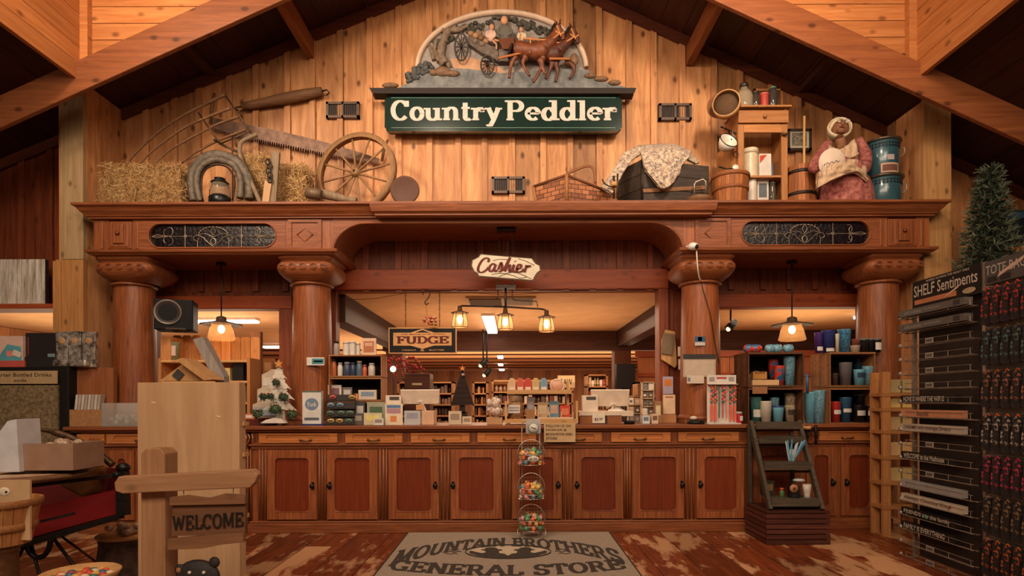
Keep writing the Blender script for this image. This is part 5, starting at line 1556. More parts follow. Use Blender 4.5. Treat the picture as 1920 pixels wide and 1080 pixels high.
for nm, cc, dx, d, legs in (('horse', ((72, 38, 24), (106, 58, 36)), 34, .11, [[(1058, 126), (1072, 134), (1074, 146), (1066, 158)], [(1034, 128), (1030, 142), (1022, 158)], [(1040, 130), (1044, 146), (1040, 164)]]),
                            ('horse', ((92, 48, 28), (130, 72, 42)), 0, .16, [[(966, 122), (958, 140), (955, 162)], [(985, 124), (980, 136), (992, 158)], [(1016, 122), (1012, 146), (999, 170)], [(1012, 128), (1018, 150), (1020, 152)]])):
    HM = noisy('painted_' + nm + str(dx), *cc, 14, .5, .1)
    m = MB().mat(HM)
    P = [(963, 110), (972, 110), (990, 112), (1010, 113), (1026, 109)]
    P = [(a + dx * .75, b) for a, b in P]
    limb(m, P, [9, 15, 14, 16, 11], d); limb(m, [(P[-1][0] - 8, P[-1][1]), (P[-1][0] + 8, 92), (1044 + dx * .8, 76)], [13, 7], d + .01)
    hx = 1045 + dx * .8
    limb(m, [(hx - 3, 70), (hx + 4, 80), (hx + 9, 95)], [6.5, 5.5, 4], d + .02); limb(m, [(hx - 5, 66), (hx - 7, 58)], [2.2, .8], d + .02); limb(m, [(hx + 2, 65), (hx + 3, 56)], [2.2, .8], d + .02)
    for l in legs: limb(m, l, [7, 4.5, 2.8, 2.6], d)
    hb = m.build(nm, sg)
    m = MB().mat(paint(36, 26, 22)); limb(m, [(hx - 4, 62), (hx - 12, 74), (P[-1][0] + 2, 94)], [3, 2], d + .012); limb(m, [(P[0][0] - 2, 100), (P[0][0] - 9, 118), (P[0][0] - 6, 132)], [3, 2.2], d); m.build('mane', hb)
    m = MB().mat(paint(198, 134, 80, .5)); r1 = lambda *p: limb(m, p, [1.5, 1.5], d + .055)
    r1((hx - 6, 82), (hx + 3, 88), (hx + 9, 84)); r1((hx - 4, 72), (hx + 4, 92)); r1((P[1][0] + 4, 88), (P[1][0] - 2, 112)); r1((P[2][0] + 4, 92), (P[2][0] + 2, 122)); r1((P[2][0] - 10, 96), (P[4][0], 98), (hx, 88))
    m.build('harness', hb)
m = MB().mat(paint(176, 110, 64, .5)); limb(m, [(935, 130), (975, 121), (1018, 111)], [2.2, 1.8], .2); limb(m, [(1028, 128), (1066, 128)], [2.2, 2.2], .17); m.build('draw_pole', wg)

# ---------------- cashier sign and lamps ----------------
YK = 5.8
def kz(x, y, d=0): 
    p = px(880 + x / 3.6, 360 + y / 3.6, YK); return (p.x, YK - d, p.z)
t = thing('cashier_sign', 'small cream hanging sign lettered Cashier in brown script', 'sign', kz(245, 600))
out = [(75, 420), (240, 435), (425, 450), (438, 470), (452, 488), (478, 500), (482, 535), (462, 548), (445, 575), (432, 602), (240, 588), (62, 572), (52, 552), (30, 540), (12, 500), (18, 462), (38, 452), (60, 440)]
m = MB().mat(paint(206, 194, 172, .5))
def kpoly(m, pts, d0, d1):
    a = [kz(*p) for p in pts]; n = len(a)
    vs = [(p[0], YK - d1, p[2]) for p in a] + [(p[0], YK - d0, p[2]) for p in a]
    m.add(vs, [tuple(range(n)), tuple(range(2 * n - 1, n - 1, -1))] + [(i, (i + 1) % n, n + (i + 1) % n, n + i) for i in range(n)], False)
cxk, czk = 247, 512
kpoly(m, [(cxk + (a - cxk) * .97, czk + (b - czk) * .93) for a, b in out], 0, .022)
m.mat(paint(86, 74, 62, .6)); kpoly(m, out, -.002, .018); m.build('plaque', t)
m = MB().mat(paint(96, 40, 30, .6))
SCR = ([(128, 478), (132, 458), (112, 450), (84, 470), (62, 512), (64, 540), (88, 546), (118, 528), (130, 512)],
       [(178, 500), (160, 488), (140, 506), (136, 532), (150, 540), (168, 520), (180, 494), (170, 522), (176, 540), (192, 530)],
       [(196, 528), (214, 482), (222, 506), (214, 536), (196, 542)], [(212, 538), (236, 520), (262, 470), (276, 446), (262, 480), (240, 540)],
       [(244, 530), (262, 500), (276, 500), (270, 525), (274, 542), (288, 532)], [(288, 532), (302, 494), (294, 530), (304, 544), (318, 534)],
       [(318, 526), (342, 518), (350, 500), (334, 494), (320, 520), (326, 542), (352, 540), (368, 524)], [(372, 545), (386, 500), (388, 512), (404, 502), (414, 510)], [(308, 470), (311, 474)])
for s_ in SCR:
    m.strokes([bez(s_, 6)], lambda a, b: kz(a, b, .024), 18, 8)
m.build('lettering', t)
m = MB().mat(paint(70, 58, 48, .6))
for s_ in ([(160, 468), (200, 458), (260, 460)], [(330, 455), (380, 470), (440, 500)], [(150, 560), (220, 552), (290, 566), (340, 585), (390, 576)], [(200, 575), (300, 545), (420, 590)]):
    m.strokes([bez(s_, 6)], lambda a, b: kz(a, b, .0235), 3.5)
m.build('scrollwork', t)
def chain(m, p, q, n, r=.011):
    p, q = Vector(p), Vector(q)
    for i in range(n):
        c = p.lerp(q, (i + .5) / n); h = (p - q).length / n * .62
        m.tube([(c.x + (r * math.cos(a) if i % 2 else 0), c.y + (0 if i % 2 else r * math.cos(a)), c.z + h * math.sin(a)) for a in [2 * PI * j / 8 for j in range(8)]], .0025, 4, True)
m = MB().mat(IRON_P); chain(m, kz(200, 270), kz(203, 425), 9); m.build('chain', t)
m = MB().mat(IRON_P); chain(m, kz(290, 270), kz(298, 432), 9); m.build('chain', t)
m = MB().mat(HB); a, b = kz(185, 240), kz(312, 240); m.box(a[0], b[0], YK - .06, YK + .06, 2.905, 2.928); m.build('ceiling_mount', t, bevel=.006)

GLOW = (255, 196, 120)
BULB = paint(255, 206, 140, .5, emit=26)
def lamp_light(loc, e, r=.03, col=(1, .72, .42)):
    d = bpy.data.lights.new('bulb_light', 'POINT'); d.energy = e; d.shadow_soft_size = r; d.color = col
    o = bpy.data.objects.new('bulb_light', d); COL.objects.link(o); o.location = loc
    return o
JAR = glass(255, 200, 140, .22, .1, .35)
t = thing('pipe_chandelier', 'three lamp iron pipe chandelier with caged glass shades below the Cashier sign', 'lamp', kz(245, 800))
m = MB().mat(IRON); m.cyl(kz(245, 640), kz(245, 815), .011, n=8); m.cyl(kz(-50, 768), kz(245, 775), .009, n=8)
m.tube(bez([kz(245, 775), kz(400, 785), kz(490, 790), kz(520, 805), kz(525, 830)], 5), .009, 8); m.tube([kz(-50, 768), kz(-62, 772), kz(-66, 790)], .009, 8)
m.cyl(kz(198, 590), kz(196, 642), .007, n=6); m.cyl(kz(290, 595), kz(290, 642), .007, n=6); a, b = kz(183, 640), kz(312, 640); m.box(a[0], b[0], YK - .05, YK + .05, a[2] - .02, a[2] + .01)
m.tube([kz(192, 660), kz(195, 712), kz(180, 720)], .005, 6); m.tube([kz(290, 660), kz(290, 720), kz(310, 732), kz(455, 738), kz(462, 775)], .005, 6)
m.build('pipe_frame', t)
for x, y in ((-64, 800), (243, 815), (521, 830)):
    c = kz(x, y)
    m = MB().mat(IRON_P); m.lathe([(.0, .05), (.02, .045), (.024, .0), (.03, -.005), (.088, -.022), (.088, -.026), (.03, -.012), (0, -.012)], c, 20); sh = m.build('lamp_cap', t)
    m = MB().mat(JAR); m.lathe([(.055, -.025), (.062, -.06), (.074, -.13), (.07, -.165), (.04, -.17)], c, 18, cap=False); m.build('glass_shade', sh)
    m = MB().mat(IRON_P)
    for k in range(6):
        q = 2 * PI * k / 6; m.tube([(c[0] + rr * math.cos(q), c[1] + rr * math.sin(q), c[2] + zz_) for rr, zz_ in ((.06, -.02), (.067, -.06), (.08, -.13), (.076, -.168))], .003, 4)
    m.tube([(c[0] + .079 * math.cos(q_), c[1] + .079 * math.sin(q_), c[2] - .165) for q_ in [2 * PI * j / 18 for j in range(18)]], .003, 4, True); m.build('cage', sh)
    m = MB().mat(BULB); m.sphere((c[0], c[1], c[2] - .09), .026, 10, 8, (1, 1, 1.6)); m.build('bulb', sh)
    lamp_light((c[0], c[1], c[2] - .09), 5)
def pendant(x, ytop, yd, label):
    Y = 5.9
    c = px(x, yd, Y); t = thing('pendant_lamp', label, 'lamp', (c.x, Y, c.z - .2), 'amber glass pendant lamps')
    m = MB().mat(HB); m.cyl((c.x, Y, c.z + .05), (c.x, Y, 2.62), .007, n=6); m.lathe([(0, 0), (.05, 0), (.045, .02), (0, .022)], (c.x, Y, 2.6), 16); m.build('rod', t)
    m = MB().mat(paint(92, 72, 58, .4, .5)); m.lathe([(.02, .07), (.045, .06), (.05, .025), (.09, .012), (.2, -.012), (.2, -.018), (.09, .002), (0, .01)], (c.x, Y, c.z), 28); m.build('reflector', t)
    m = MB().mat(glass(255, 190, 120, .25, .1, .5)); m.lathe([(.085, -.005), (.105, -.06), (.125, -.14), (.13, -.16), (.11, -.172)], (c.x, Y, c.z), 26, cap=False); m.build('glass_shade', t)
    m = MB().mat(BULB); m.sphere((c.x, Y, c.z - .06), .032, 12, 8, (1, 1, 1.3)); m.build('bulb', t)
    lamp_light((c.x, Y, c.z - .07), 7)
pendant(415, 490, 606, 'amber glass pendant lamp hanging left over the picket shelf')
pendant(1485, 530, 607, 'amber glass pendant lamp hanging right over the cup crates')

# security camera
t = thing('security_camera', 'small white dome camera clipped to the entablature with a cable', 'camera', tuple(px(1300, 462, 5.5)))
c = px(1300, 462, 5.52)
m = MB().mat(paint(224, 220, 214, .35)); m.sphere(c, .045, 14, 10, (1.1, 1, .8)); m.cyl(c, c + Vector((-.04, .06, .0)), .025, n=10); m.build('housing', t)
m = MB().mat(BLACK); m.sphere(c + Vector((.02, -.028, -.008)), .022, 10, 8); m.build('lens', t)
m = MB().mat(paint(222, 214, 204, .5)); m.tube(bez([tuple(px(a, b, Y)) for a, b, Y in ((1306, 470, 5.52), (1308, 500, 5.52), (1311, 520, 5.58), (1314, 526, 5.62))], 5), .006, 6); m.build('cable', t)
m = MB().mat(BLACK); m.tube(bez([tuple(px(a, b, Y)) for a, b, Y in ((1314, 526, 5.63), (1320, 550, 5.68), (1332, 590, 5.68), (1342, 650, 5.7), (1348, 680, 5.72))], 5), .004, 5); m.build('cord', t)
# loudspeaker
t = thing('loudspeaker', 'black bookshelf loudspeaker beside the left column', 'speaker', tuple(px(325, 622, 5.8)))
m = MB().mat(paint(11, 9, 9, .6)); zb, zt = px(300, 618, 5.72).z, px(300, 560, 5.72).z
M_ = Matrix.Translation((px(327, 0, 5.85).x, 5.87, (zb + zt) / 2)) @ Euler((0, 0, R(18))).to_matrix().to_4x4(); m.M = M_
m.boxc((0, 0, 0), (.34, .26, zt - zb)); m.build('cabinet', t, bevel=.01)
m = MB().mat(paint(96, 88, 82, .35, .5)); m.M = M_; m.lathe([(.1, -.132), (.118, -.146), (.125, -.14), (.128, -.13)], (-.05, 0, .02), 30, 'y', cap=False); m.build('trim_ring', t)
m = MB().mat(paint(58, 48, 46, .5)); m.M = M_; m.lathe([(0, -.10), (.035, -.118), (.04, -.105), (.095, -.135), (.104, -.138)], (-.05, 0, .02), 30, 'y', cap=False); m.build('cone', t)
m = MB().mat(paint(64, 54, 46, .5)); m.M = M_; m.boxc((.02, -.13, -(zt - zb) / 2 + .012), (.18, .02, .016)); m.build('badge', t)

# FUDGE sign on chains, flower decoration, wire
Y = 6.36
t = thing('fudge_sign', 'black and tan hanging sign reading FUDGE', 'sign', tuple(px(793, 663, Y)))
TANS = paint(196, 146, 96, .5)
m = MB().mat(TANS); a, b = px(729, 663, Y), px(856, 614, Y); m.box(a.x, b.x, Y - .01, Y + .02, a.z, b.z); m.mat(paint(15, 14, 15, .5)); m.box(a.x + .012, b.x - .012, Y - .014, Y - .009, a.z + .012, b.z - .012)
m.mat(TANS); sx = (b.x - a.x); sz = (b.z - a.z); cxs = (a.x + b.x) / 2
f = lambda u, v, d=.016: (a.x + sx * u, Y - d, a.z + sz * v)
pl = [(.07, .8), (.33, .8), (.5, .95), (.67, .8), (.93, .8), (.93, .3), (.67, .3), (.5, .17), (.33, .3), (.07, .3)]
m.add([f(*q) for q in pl], [tuple(range(10))]); m.mat(paint(15, 14, 15, .5)); m.add([f(.39, .8, .0165), f(.5, .9, .0165), f(.61, .8, .0165)], [(0, 1, 2)]); m.build('board', t)
m = MB().mat(paint(88, 30, 26, .5)); w = serif_w('FUDGE'); serif(m, 'FUDGE', lambda u, v: f(.12 + .77 * u / w, .38 + .28 * v, .017), .24, .12, .16, .1)
m.text('WE MAKE OUR OWN', *(f(.18, 0)[0], f(.82, 0)[0]), f(0, .71)[2], f(0, .76)[2], Y - .016)
m.mat(TANS); m.text('CREAM', f(.2, 0)[0], f(.4, 0)[0], f(0, .1)[2], f(0, .15)[2], Y - .016); m.text('&', f(.47, 0)[0], f(.53, 0)[0], f(0, .08)[2], f(0, .17)[2], Y - .016); m.text('BUTTER', f(.6, 0)[0], f(.82, 0)[0], f(0, .1)[2], f(0, .15)[2], Y - .016); m.build('lettering', t)
for u in (.25, .75):
    m = MB().mat(IRON_P); p = f(u, 1, 0); chain(m, p, (p[0], Y, 2.405), 10, .006); m.build('chain', t)
t = thing('hook', 'dark iron S shaped hook under the header beam', 'hook', tuple(px(800, 571, 6.3)))
m = MB().mat(IRON); m.tube(bez([tuple(px(a_, b_, 6.24)) for a_, b_ in ((793, 553), (795, 546), (802, 545), (806, 551), (802, 560), (797, 566), (799, 571), (804, 568))], 5), .006, 6); m.build('iron_hook', t)
t = thing('flower_ball', 'small bunch of pink flowers hanging above the FUDGE sign', 'flowers', tuple(px(803, 612, 6.3)))
m = MB().mat(IRON_P); m.cyl(px(799, 571, 6.3), px(801, 594, 6.3), .0015, n=4); m.build('thread', t)
r_ = random.Random(9)
for cc, n in (((214, 150, 120), 14), ((200, 108, 90), 8), ((120, 84, 50), 8)):
    m = MB().mat(paint(*cc, .7))
    for i in range(n): m.sphere(px(805 + r_.uniform(-12, 12), 602 + r_.uniform(-7, 7), 6.3 + r_.uniform(-.04, .04)), .018, 7, 5, (1, 1, .7))
    m.build('flowers', t)
m = MB().mat(IRON_P); m.tube(bez([tuple(px(a_, b_, 6.32)) for a_, b_ in ((642, 562), (700, 560), (760, 550), (800, 547), (860, 548), (960, 552), (1080, 546), (1200, 545))], 5), .003, 5)
tag(m.build('wire'), 'thin dark wire strung under the header beam', 'wire')

# shop ceiling fittings
FLU = paint(255, 240, 226, .5, emit=9)
def tubelight(x0, x1, y0, y1, label):
    t = thing('ceiling_light', label, 'ceiling light', ((x0 + x1) / 2, (y0 + y1) / 2, 2.35), 'fluorescent lights in the shop')
    m = MB().mat(WHITE); m.box(x0, x1, y0, y1, 2.375, 2.409); m.build('housing', t)
    m = MB().mat(FLU); m.box(x0 + .01, x1 - .01, y0 + .01, y1 - .01, 2.345, 2.375); m.build('diffuser', t)
tubelight(-4.9, -3.6, 8.2, 8.36, 'long fluorescent light behind the left pendant lamp')
tubelight(-5.15, -4.7, 12, 12.2, 'short fluorescent light between the picket shelf and the second column')
tubelight(-.42, -.25, 7.9, 9.7, 'fluorescent light seen behind the middle chandelier lamp')
tubelight(-.4, -.25, 14.7, 15.4, 'nearest of the small far fluorescent lights behind the Cashier opening'); tubelight(-.46, -.3, 17.8, 18.5, 'second of the small far fluorescent lights'); tubelight(-.5, -.3, 20.7, 21.3, 'farthest small fluorescent light')
tubelight(4.7, 6.0, 8.0, 8.12, 'fluorescent light at the right beside the end column')
t = thing('ceiling_vent', 'slatted metal ceiling vent behind the chandelier', 'vent', (-.14, 6.85, 2.37))
m = MB().mat(paint(176, 148, 120, .5)); m.box(-.53, .26, 6.62, 7.12, 2.385, 2.409); m.build('frame', t)
m = MB().mat(paint(118, 92, 70, .5))
for k in range(14): m.box(-.5, -.13, 6.65 + k * .033, 6.662 + k * .033, 2.372, 2.385)
for k in range(22): m.box(-.1 + k * .0155, -.095 + k * .0155, 6.65, 7.09, 2.372, 2.385)
m.build('slats', t)
def tracklight(x, y, Y, label):
    c = px(x, y, Y); t = thing('track_light', label, 'spotlight', tuple(c))
    m = MB().mat(BLACK); m.cyl(c + Vector((0, 0, .06)), (c.x, Y, 2.4), .012, n=6); m.build('stem', t)
    m = MB().mat(BLACK); m.cyl(c + Vector((.06, 0, .05)), c + Vector((-.04, -.03, -.05)), .045, .055, 12); m.build('head', t)
    m = MB().mat(paint(255, 214, 160, emit=3)); m.sphere(c + Vector((-.042, -.032, -.052)), .03, 8, 6); m.build('lens', t)
tracklight(906, 680, 9.6, 'upper black track spotlight behind the carved tree'); tracklight(913, 698, 9.7, 'lower black track spotlight behind the carved tree'); tracklight(1370, 610, 7.6, 'black track spotlight left of the right pendant lamp')

# ---------------- goods on and behind the counter ----------------
CZ = 1.0015
def cz(y, Y): return px(960, y, Y).z
# pine shelf with a picket back
W_PK = wood('picket_pine', (186, 116, 62), (222, 156, 96), 'z', 1.6, .5, .3, .25)
t = thing('picket_shelf', 'pine shelf unit with rounded picket back under the left lamp', 'shelf', (px(378, 0, 5.95).x, 5.95, CZ))
xa, xb = px(294, 0, 5.82).x, px(466, 0, 5.82).x
zt = cz(622, 5.85); zs = cz(673, 5.82); zq = cz(712, 5.82); zr = cz(752, 5.82)
for k in range(9):
    m = MB().mat(W_PK); m.rnd = k * 1.17
    w = (xb - xa) / 9; x0 = xa + k * w
    zz = zt - (.0 if k < 3 else .02)
    m.prism([(x0 + .003, CZ), (x0 + w - .003, CZ), (x0 + w - .003, zz - .02), (x0 + w * .8, zz), (x0 + w * .2, zz), (x0 + .003, zz - .02)], 6.06, 6.08); m.build('picket', t)
for x0 in (xa, xb - .03):
    m = MB().mat(W_PK); m.box(x0, x0 + .03, 5.82, 6.06, CZ, zs + .02); m.build('side', t)
for z in (zs, zq, zr, CZ + .02):
    m = MB().mat(W_LIGHTX); m.rnd = z; m.box(xa + .03, xb - .03, 5.82, 6.058, z - .022, z); m.build('shelf_board', t)
m = MB().mat(W_PK); m.rnd = 3.3; m.box(xa + .02, xa + .12, 5.83, 6.05, zs + .0, zt - .04); m.build('corner_post', t)
def cup(x, y0, y1, Y, r, mt, label, lid=None, band=None, z0=None, cat='cup', name='tumbler', group=None, taper=.78):
    b = px(x, y1, Y); tp = px(x, y0, Y); zb = b.z if z0 is None else z0; h = tp.z - zb
    t = thing(name, label, cat, (b.x, Y, zb), group)
    m = MB().mat(mt); m.lathe([(r * taper, zb), (r, zb + h * .97), (r * 1.03, zb + h), (r * .92, zb + h), (r * .8, zb + h * .5)], (b.x, Y, 0), 20); m.build('body', t)
    if lid: m = MB().mat(lid); m.lathe([(r * 1.03, zb + h), (r * 1.05, zb + h + .01), (r * .9, zb + h + .018)], (b.x, Y, 0), 20); m.build('lid', t)
    if band:
        m = MB().mat(band[0]); f0, f1 = band[1], band[2]
        curved(m, b.x, Y, r * (taper + (1 - taper) * (f0 + f1) / 2) + .006, 225, 315, zb + h * f0, zb + h * f1, band[0]); m.build('label', t)
    return t
cup(326, 642, 670, 5.9, .06, paint(134, 138, 108, .5), 'green tin pot with a printed label on the picket shelf', band=(paint(206, 180, 170), .25, .8), z0=zs + .001, cat='pot', name='tin_pot')
cup(381, 640, 670, 5.9, .042, paint(206, 160, 116, .5), 'small tan ceramic mug on the picket shelf behind the leaning roof', z0=zs + .001, cat='mug', name='mug', taper=.95, band=(paint(180, 96, 70), .3, .7))
DK = paint(44, 38, 36, .5)
r_ = random.Random(21)
PAL = [(190, 60, 48), (206, 196, 180), (60, 90, 120), (160, 120, 80), (92, 130, 120), (210, 170, 110), (130, 50, 44), (176, 176, 176), (50, 46, 44)]
def pack(x0, x1, y0, Y, z0, label, c, c2=None, cat='box', name='goods_box', group=None, dep=.08, rot=0):
    def fc(m, a, b, z_, zt_, Y_):
        if c2:
            m.mat(paint(*c2)); m.box(a + (b - a) * .15, b - (b - a) * .15, Y_ - .0015, Y_, z_ + (zt_ - z_) * .35, z_ + (zt_ - z_) * .8)
    return boxy(name, label, cat, x0, x1, y0, y0 + 10, Y, dep, paint(*c), group, z0=z0 + .001, face=fc, rot=rot)
for i, (x0, x1, y0, zb_, c, c2, lab) in enumerate(((398, 409, 690, zq, (206, 190, 150), (120, 100, 70), 'cream spice box left on the second picket shelf'), (411, 431, 690, zq, (214, 186, 120), (190, 170, 120), 'row of yellow cream packets on the second picket shelf'),
        (436, 456, 682, zq, (38, 32, 32), None, 'black canister box at the right of the second picket shelf'), (398, 418, 718, zr, (206, 206, 200), (70, 80, 110), 'white packet left on the lower picket shelf'), (420, 440, 716, zr, (168, 60, 52), (206, 196, 180), 'red packet on the lower picket shelf'), (442, 458, 722, zr, (196, 200, 200), (130, 120, 110), 'white packet right on the lower picket shelf'),
        (448, 458, 760, CZ + .02, (70, 150, 150), (200, 200, 190), 'teal packet low in the picket shelf beside the pine board'), )):
    pack(x0, x1, y0, 5.86, zb_, lab, c, c2)
W_POST = wood('rough_pine_post', (134, 82, 48), (176, 118, 76), 'z', 1.6, .55, .4, .2)
m = MB().mat(W_POST); a, b = px(467, 0, 6.1).x, px(486, 0, 6.1).x; m.box(a, b, 6.1, 6.16, CZ, cz(620, 6.1)); tag(m.build('wooden_post'), 'upright rough wooden board right of the picket shelf', 'board')
# tiers of cards and packs behind the white tree
W_TIER = paint(186, 170, 150, .6)
t = thing('card_rack', 'scalloped grey card rack left of the white wooden tree', 'card rack', (px(492, 0, 5.75).x, 5.78, CZ))
for i, (y, dy) in enumerate(((768, 0), (740, .03), (712, .06))):
    m = MB().mat(W_TIER); z = cz(y, 5.75); a, b = px(472 + i * 6, 0, 5.75).x, px(522, 0, 5.75).x
    m.prism([(a, z - .07), (b, z - .07), (b, z + .06), ((a + b) / 2, z + .11), (a, z + .06)], 5.74 + dy, 5.755 + dy); m.build('tier', t)
    m = MB().mat(paint(150, 160, 168, .5) if i == 0 else paint(206, 196, 184, .5)); m.box(a + .02, b - .02, 5.725 + dy, 5.738 + dy, z - .05, z + .03); m.build('card', t)
m = MB().mat(W_TIER); m.box(px(472, 0, 5.75).x, px(524, 0, 5.75).x, 5.74, 5.95, CZ, CZ + .03); m.box(px(500, 0, 5.75).x, px(522, 0, 5.75).x, 5.83, 5.85, CZ + .03, cz(690, 5.75)); m.build('stand', t)
pack(493, 511, 672, 6.7, cz(706, 6.7) - .002, 'upright tan paper bag on the back shelf above the white tree', (176, 120, 76), (206, 170, 120)); pack(486, 500, 680, 6.75, cz(706, 6.7) - .002, 'folded cream notebook at the left of the back shelf', (190, 170, 136)); pack(514, 526, 678, 6.75, cz(706, 6.7) - .002, 'silver grey packet at the right of the back shelf', (170, 160, 156), (120, 100, 90))
m = MB().mat(W_DARK); m.box(px(484, 0, 6.8).x, px(532, 0, 6.8).x, 6.68, 6.95, 0, cz(706, 6.7) - .003); tag(m.build('back_shelf'), 'dark low cabinet behind the card rack', 'cabinet')
# books lying
for i, (x0, x1, y0, c, lab) in enumerate(((448, 486, 786, (92, 40, 30), 'dark red flat box lying at the foot of the card rack'), (487, 512, 789, (70, 52, 44), 'thin dark booklet lying by the white tree'),)):
    pack(x0, x1, y0, 5.6, CZ, lab, c, None, 'box', 'flat_box', dep=.12)
pack(454, 478, 776, 5.66, CZ + .05, 'orange and white card lying on the dark red box', (206, 110, 70), (220, 210, 200), 'card', 'postcard', dep=.07)

# white christmas tree display
t = thing('wooden_christmas_tree', 'white layered wooden Christmas tree with star and evergreen balls on the counter', 'christmas tree', (px(532, 0, 5.7).x, 5.72, CZ))
WT = paint(214, 204, 190, .55)
def tp(x, y, Y=5.7): p = px(x, y, Y); return (p.x, p.z)
m = MB().mat(WT)
for i, (yt, yb, w) in enumerate(((690, 712, 15), (700, 731, 22), (716, 750, 28), (734, 770, 32))):
    a = [(533, yt - 3)] + [(533 + w * .55, yt + (yb - yt) * .5), (533 + w * .45, yt + (yb - yt) * .52), (533 + w, yb)] + [(533 + w * k / 4, yb - (3 if k % 2 else 0)) for k in range(3, -4, -1)] + [(533 - w, yb), (533 - w * .45, yt + (yb - yt) * .52), (533 - w * .55, yt + (yb - yt) * .5)]
    m.prism([tp(*q) for q in a], 5.69 + .006 * i, 5.705 + .006 * i)
m.prism([tp(524, 790), tp(542, 790), tp(540, 765), tp(526, 765)], 5.735, 5.75); m.build('tree_panel', t)
m = MB().mat(paint(216, 206, 194, .6)); m.prism([tp(505, 792), tp(550, 792), tp(545, 786), tp(532, 782), tp(515, 786)], 5.62, 5.70); m.build('snow_base', t)
m = MB().mat(paint(206, 140, 70, .5)); c = px(533, 684, 5.68)
st = [(c.x + (.045 if k % 2 == 0 else .02) * math.sin(PI * k / 5), c.z + (.045 if k % 2 == 0 else .02) * math.cos(PI * k / 5)) for k in range(10)]
m.prism(st, 5.67, 5.69); m.build('star', t)
for i, (x, y, rr, col) in enumerate(((529, 718, .034, 0), (505, 744, .036, 0), (518, 743, .033, 0), (541, 745, .045, 0), (494, 775, .046, 0), (527, 767, .055, 0), (557, 776, .048, 0))):
    t2 = thing('greenery_ball', ('small', 'mossy', 'little', 'round', 'leafy', 'big', 'plump')[i] + ' evergreen ball with red berries on the white tree, ' + ('topmost', 'second row left', 'second row middle', 'second row right', 'bottom row left', 'bottom row centre', 'bottom row right')[i], 'ornament', tuple(px(x, y, 5.64)))
    c = px(x, y, 5.64 if i else 5.66)
    if i < 1: c.y = 5.65
    m = MB().mat(noisy('evergreen', (34, 54, 38), (84, 104, 72), 70, .9, .8)); m.sphere(c, rr, 12, 8, (1, .8, .8))
    for k in range(50):
        d = Vector((r_.gauss(0, 1), r_.gauss(0, 1) - .6, r_.gauss(0, 1))).normalized(); m.tube([c + d * rr * .6, c + d * rr * 1.25], [.006, .002], 4)
    m.build('foliage', t2)
    m = MB().mat(paint(150, 40, 36, .4))
    for k in range(5): m.sphere(c + Vector((r_.uniform(-.8, .8) * rr, -rr * .6, rr * .75)), .006, 6, 4)
    m.mat(paint(206, 190, 170)); m.sphere(c + Vector((.01, -rr * .5, rr * .85)), .009, 6, 4); m.build('berries', t2)
for o_ in COL.objects:
    if o_.parent is None and (o_.name.startswith('wooden_christmas_tree') or o_.name.startswith('greenery_ball')): o_.location.y -= .13
# printed bag and booklet rack
def fyeti(m, x0, x1, z0, z1, Y):
    m.mat(paint(110, 130, 150)); cx, czz = (x0 + x1) / 2, z0 + (z1 - z0) * .6; rr = (x1 - x0) * .36
    m.add([(cx + rr * math.cos(R(a)), Y - .002, czz + rr * .9 * math.sin(R(a))) for a in range(0, 360, 20)], [tuple(range(18))])
    m.mat(paint(220, 216, 210)); m.text('York', cx - rr * .7, cx + rr * .7, czz - .025, czz + .02, Y - .0025); m.mat(paint(90, 96, 104)); m.box(x0 + .02, x1 - .02, Y - .002, Y, z0 + .035, z0 + .06)
    m.mat(paint(86, 110, 96)); m.box(x0, x1, Y - .002, Y, z1 - .012, z1)
boxy('printed_box', 'white standing box with a round blue grey emblem right of the white tree', 'box', 567, 602, 733, 790, 5.62, .07, paint(206, 204, 198, .4), z0=CZ + .012, face=fyeti)
m = MB().mat(paint(40, 50, 110, .5)); m.box(px(563, 0, 5.6).x, px(606, 0, 5.6).x, 5.58, 5.72, CZ, CZ + .012); tag(m.build('blue_tray'), 'blue flat tray under the white emblem box', 'tray')

# column stickers
def stick(x0, x1, y0, y1, Y, label, c, faces=(), cat='sticker', name='sticker'):
    a, b = px(x0, y1, Y), px(x1, y0, Y); m = MB().mat(paint(*c, .5)); m.box(a.x, b.x, Y, Y + .003, a.z, b.z)
    for (u0, u1, v0, v1, cc) in faces:
        m.mat(paint(*cc, .5)); m.box(a.x + (b.x - a.x) * u0, a.x + (b.x - a.x) * u1, Y - .001, Y, a.z + (b.z - a.z) * v0, a.z + (b.z - a.z) * v1)
    return tag(m.build(name), label, cat), m
stick(575, 608, 670, 685, 5.66, 'white and teal sticker on the second column beside the jar crates', (214, 206, 196), ((.3, .97, .15, .85, (70, 130, 140)), (.4, .9, .4, .6, (210, 220, 220))))
stick(1303, 1322, 631, 648, 5.68, 'small blue and white no smoking sticker on the camera column', (196, 186, 180), ((.0, 1, .4, 1, (50, 88, 120)), (.3, .7, .5, .95, (210, 206, 200))))
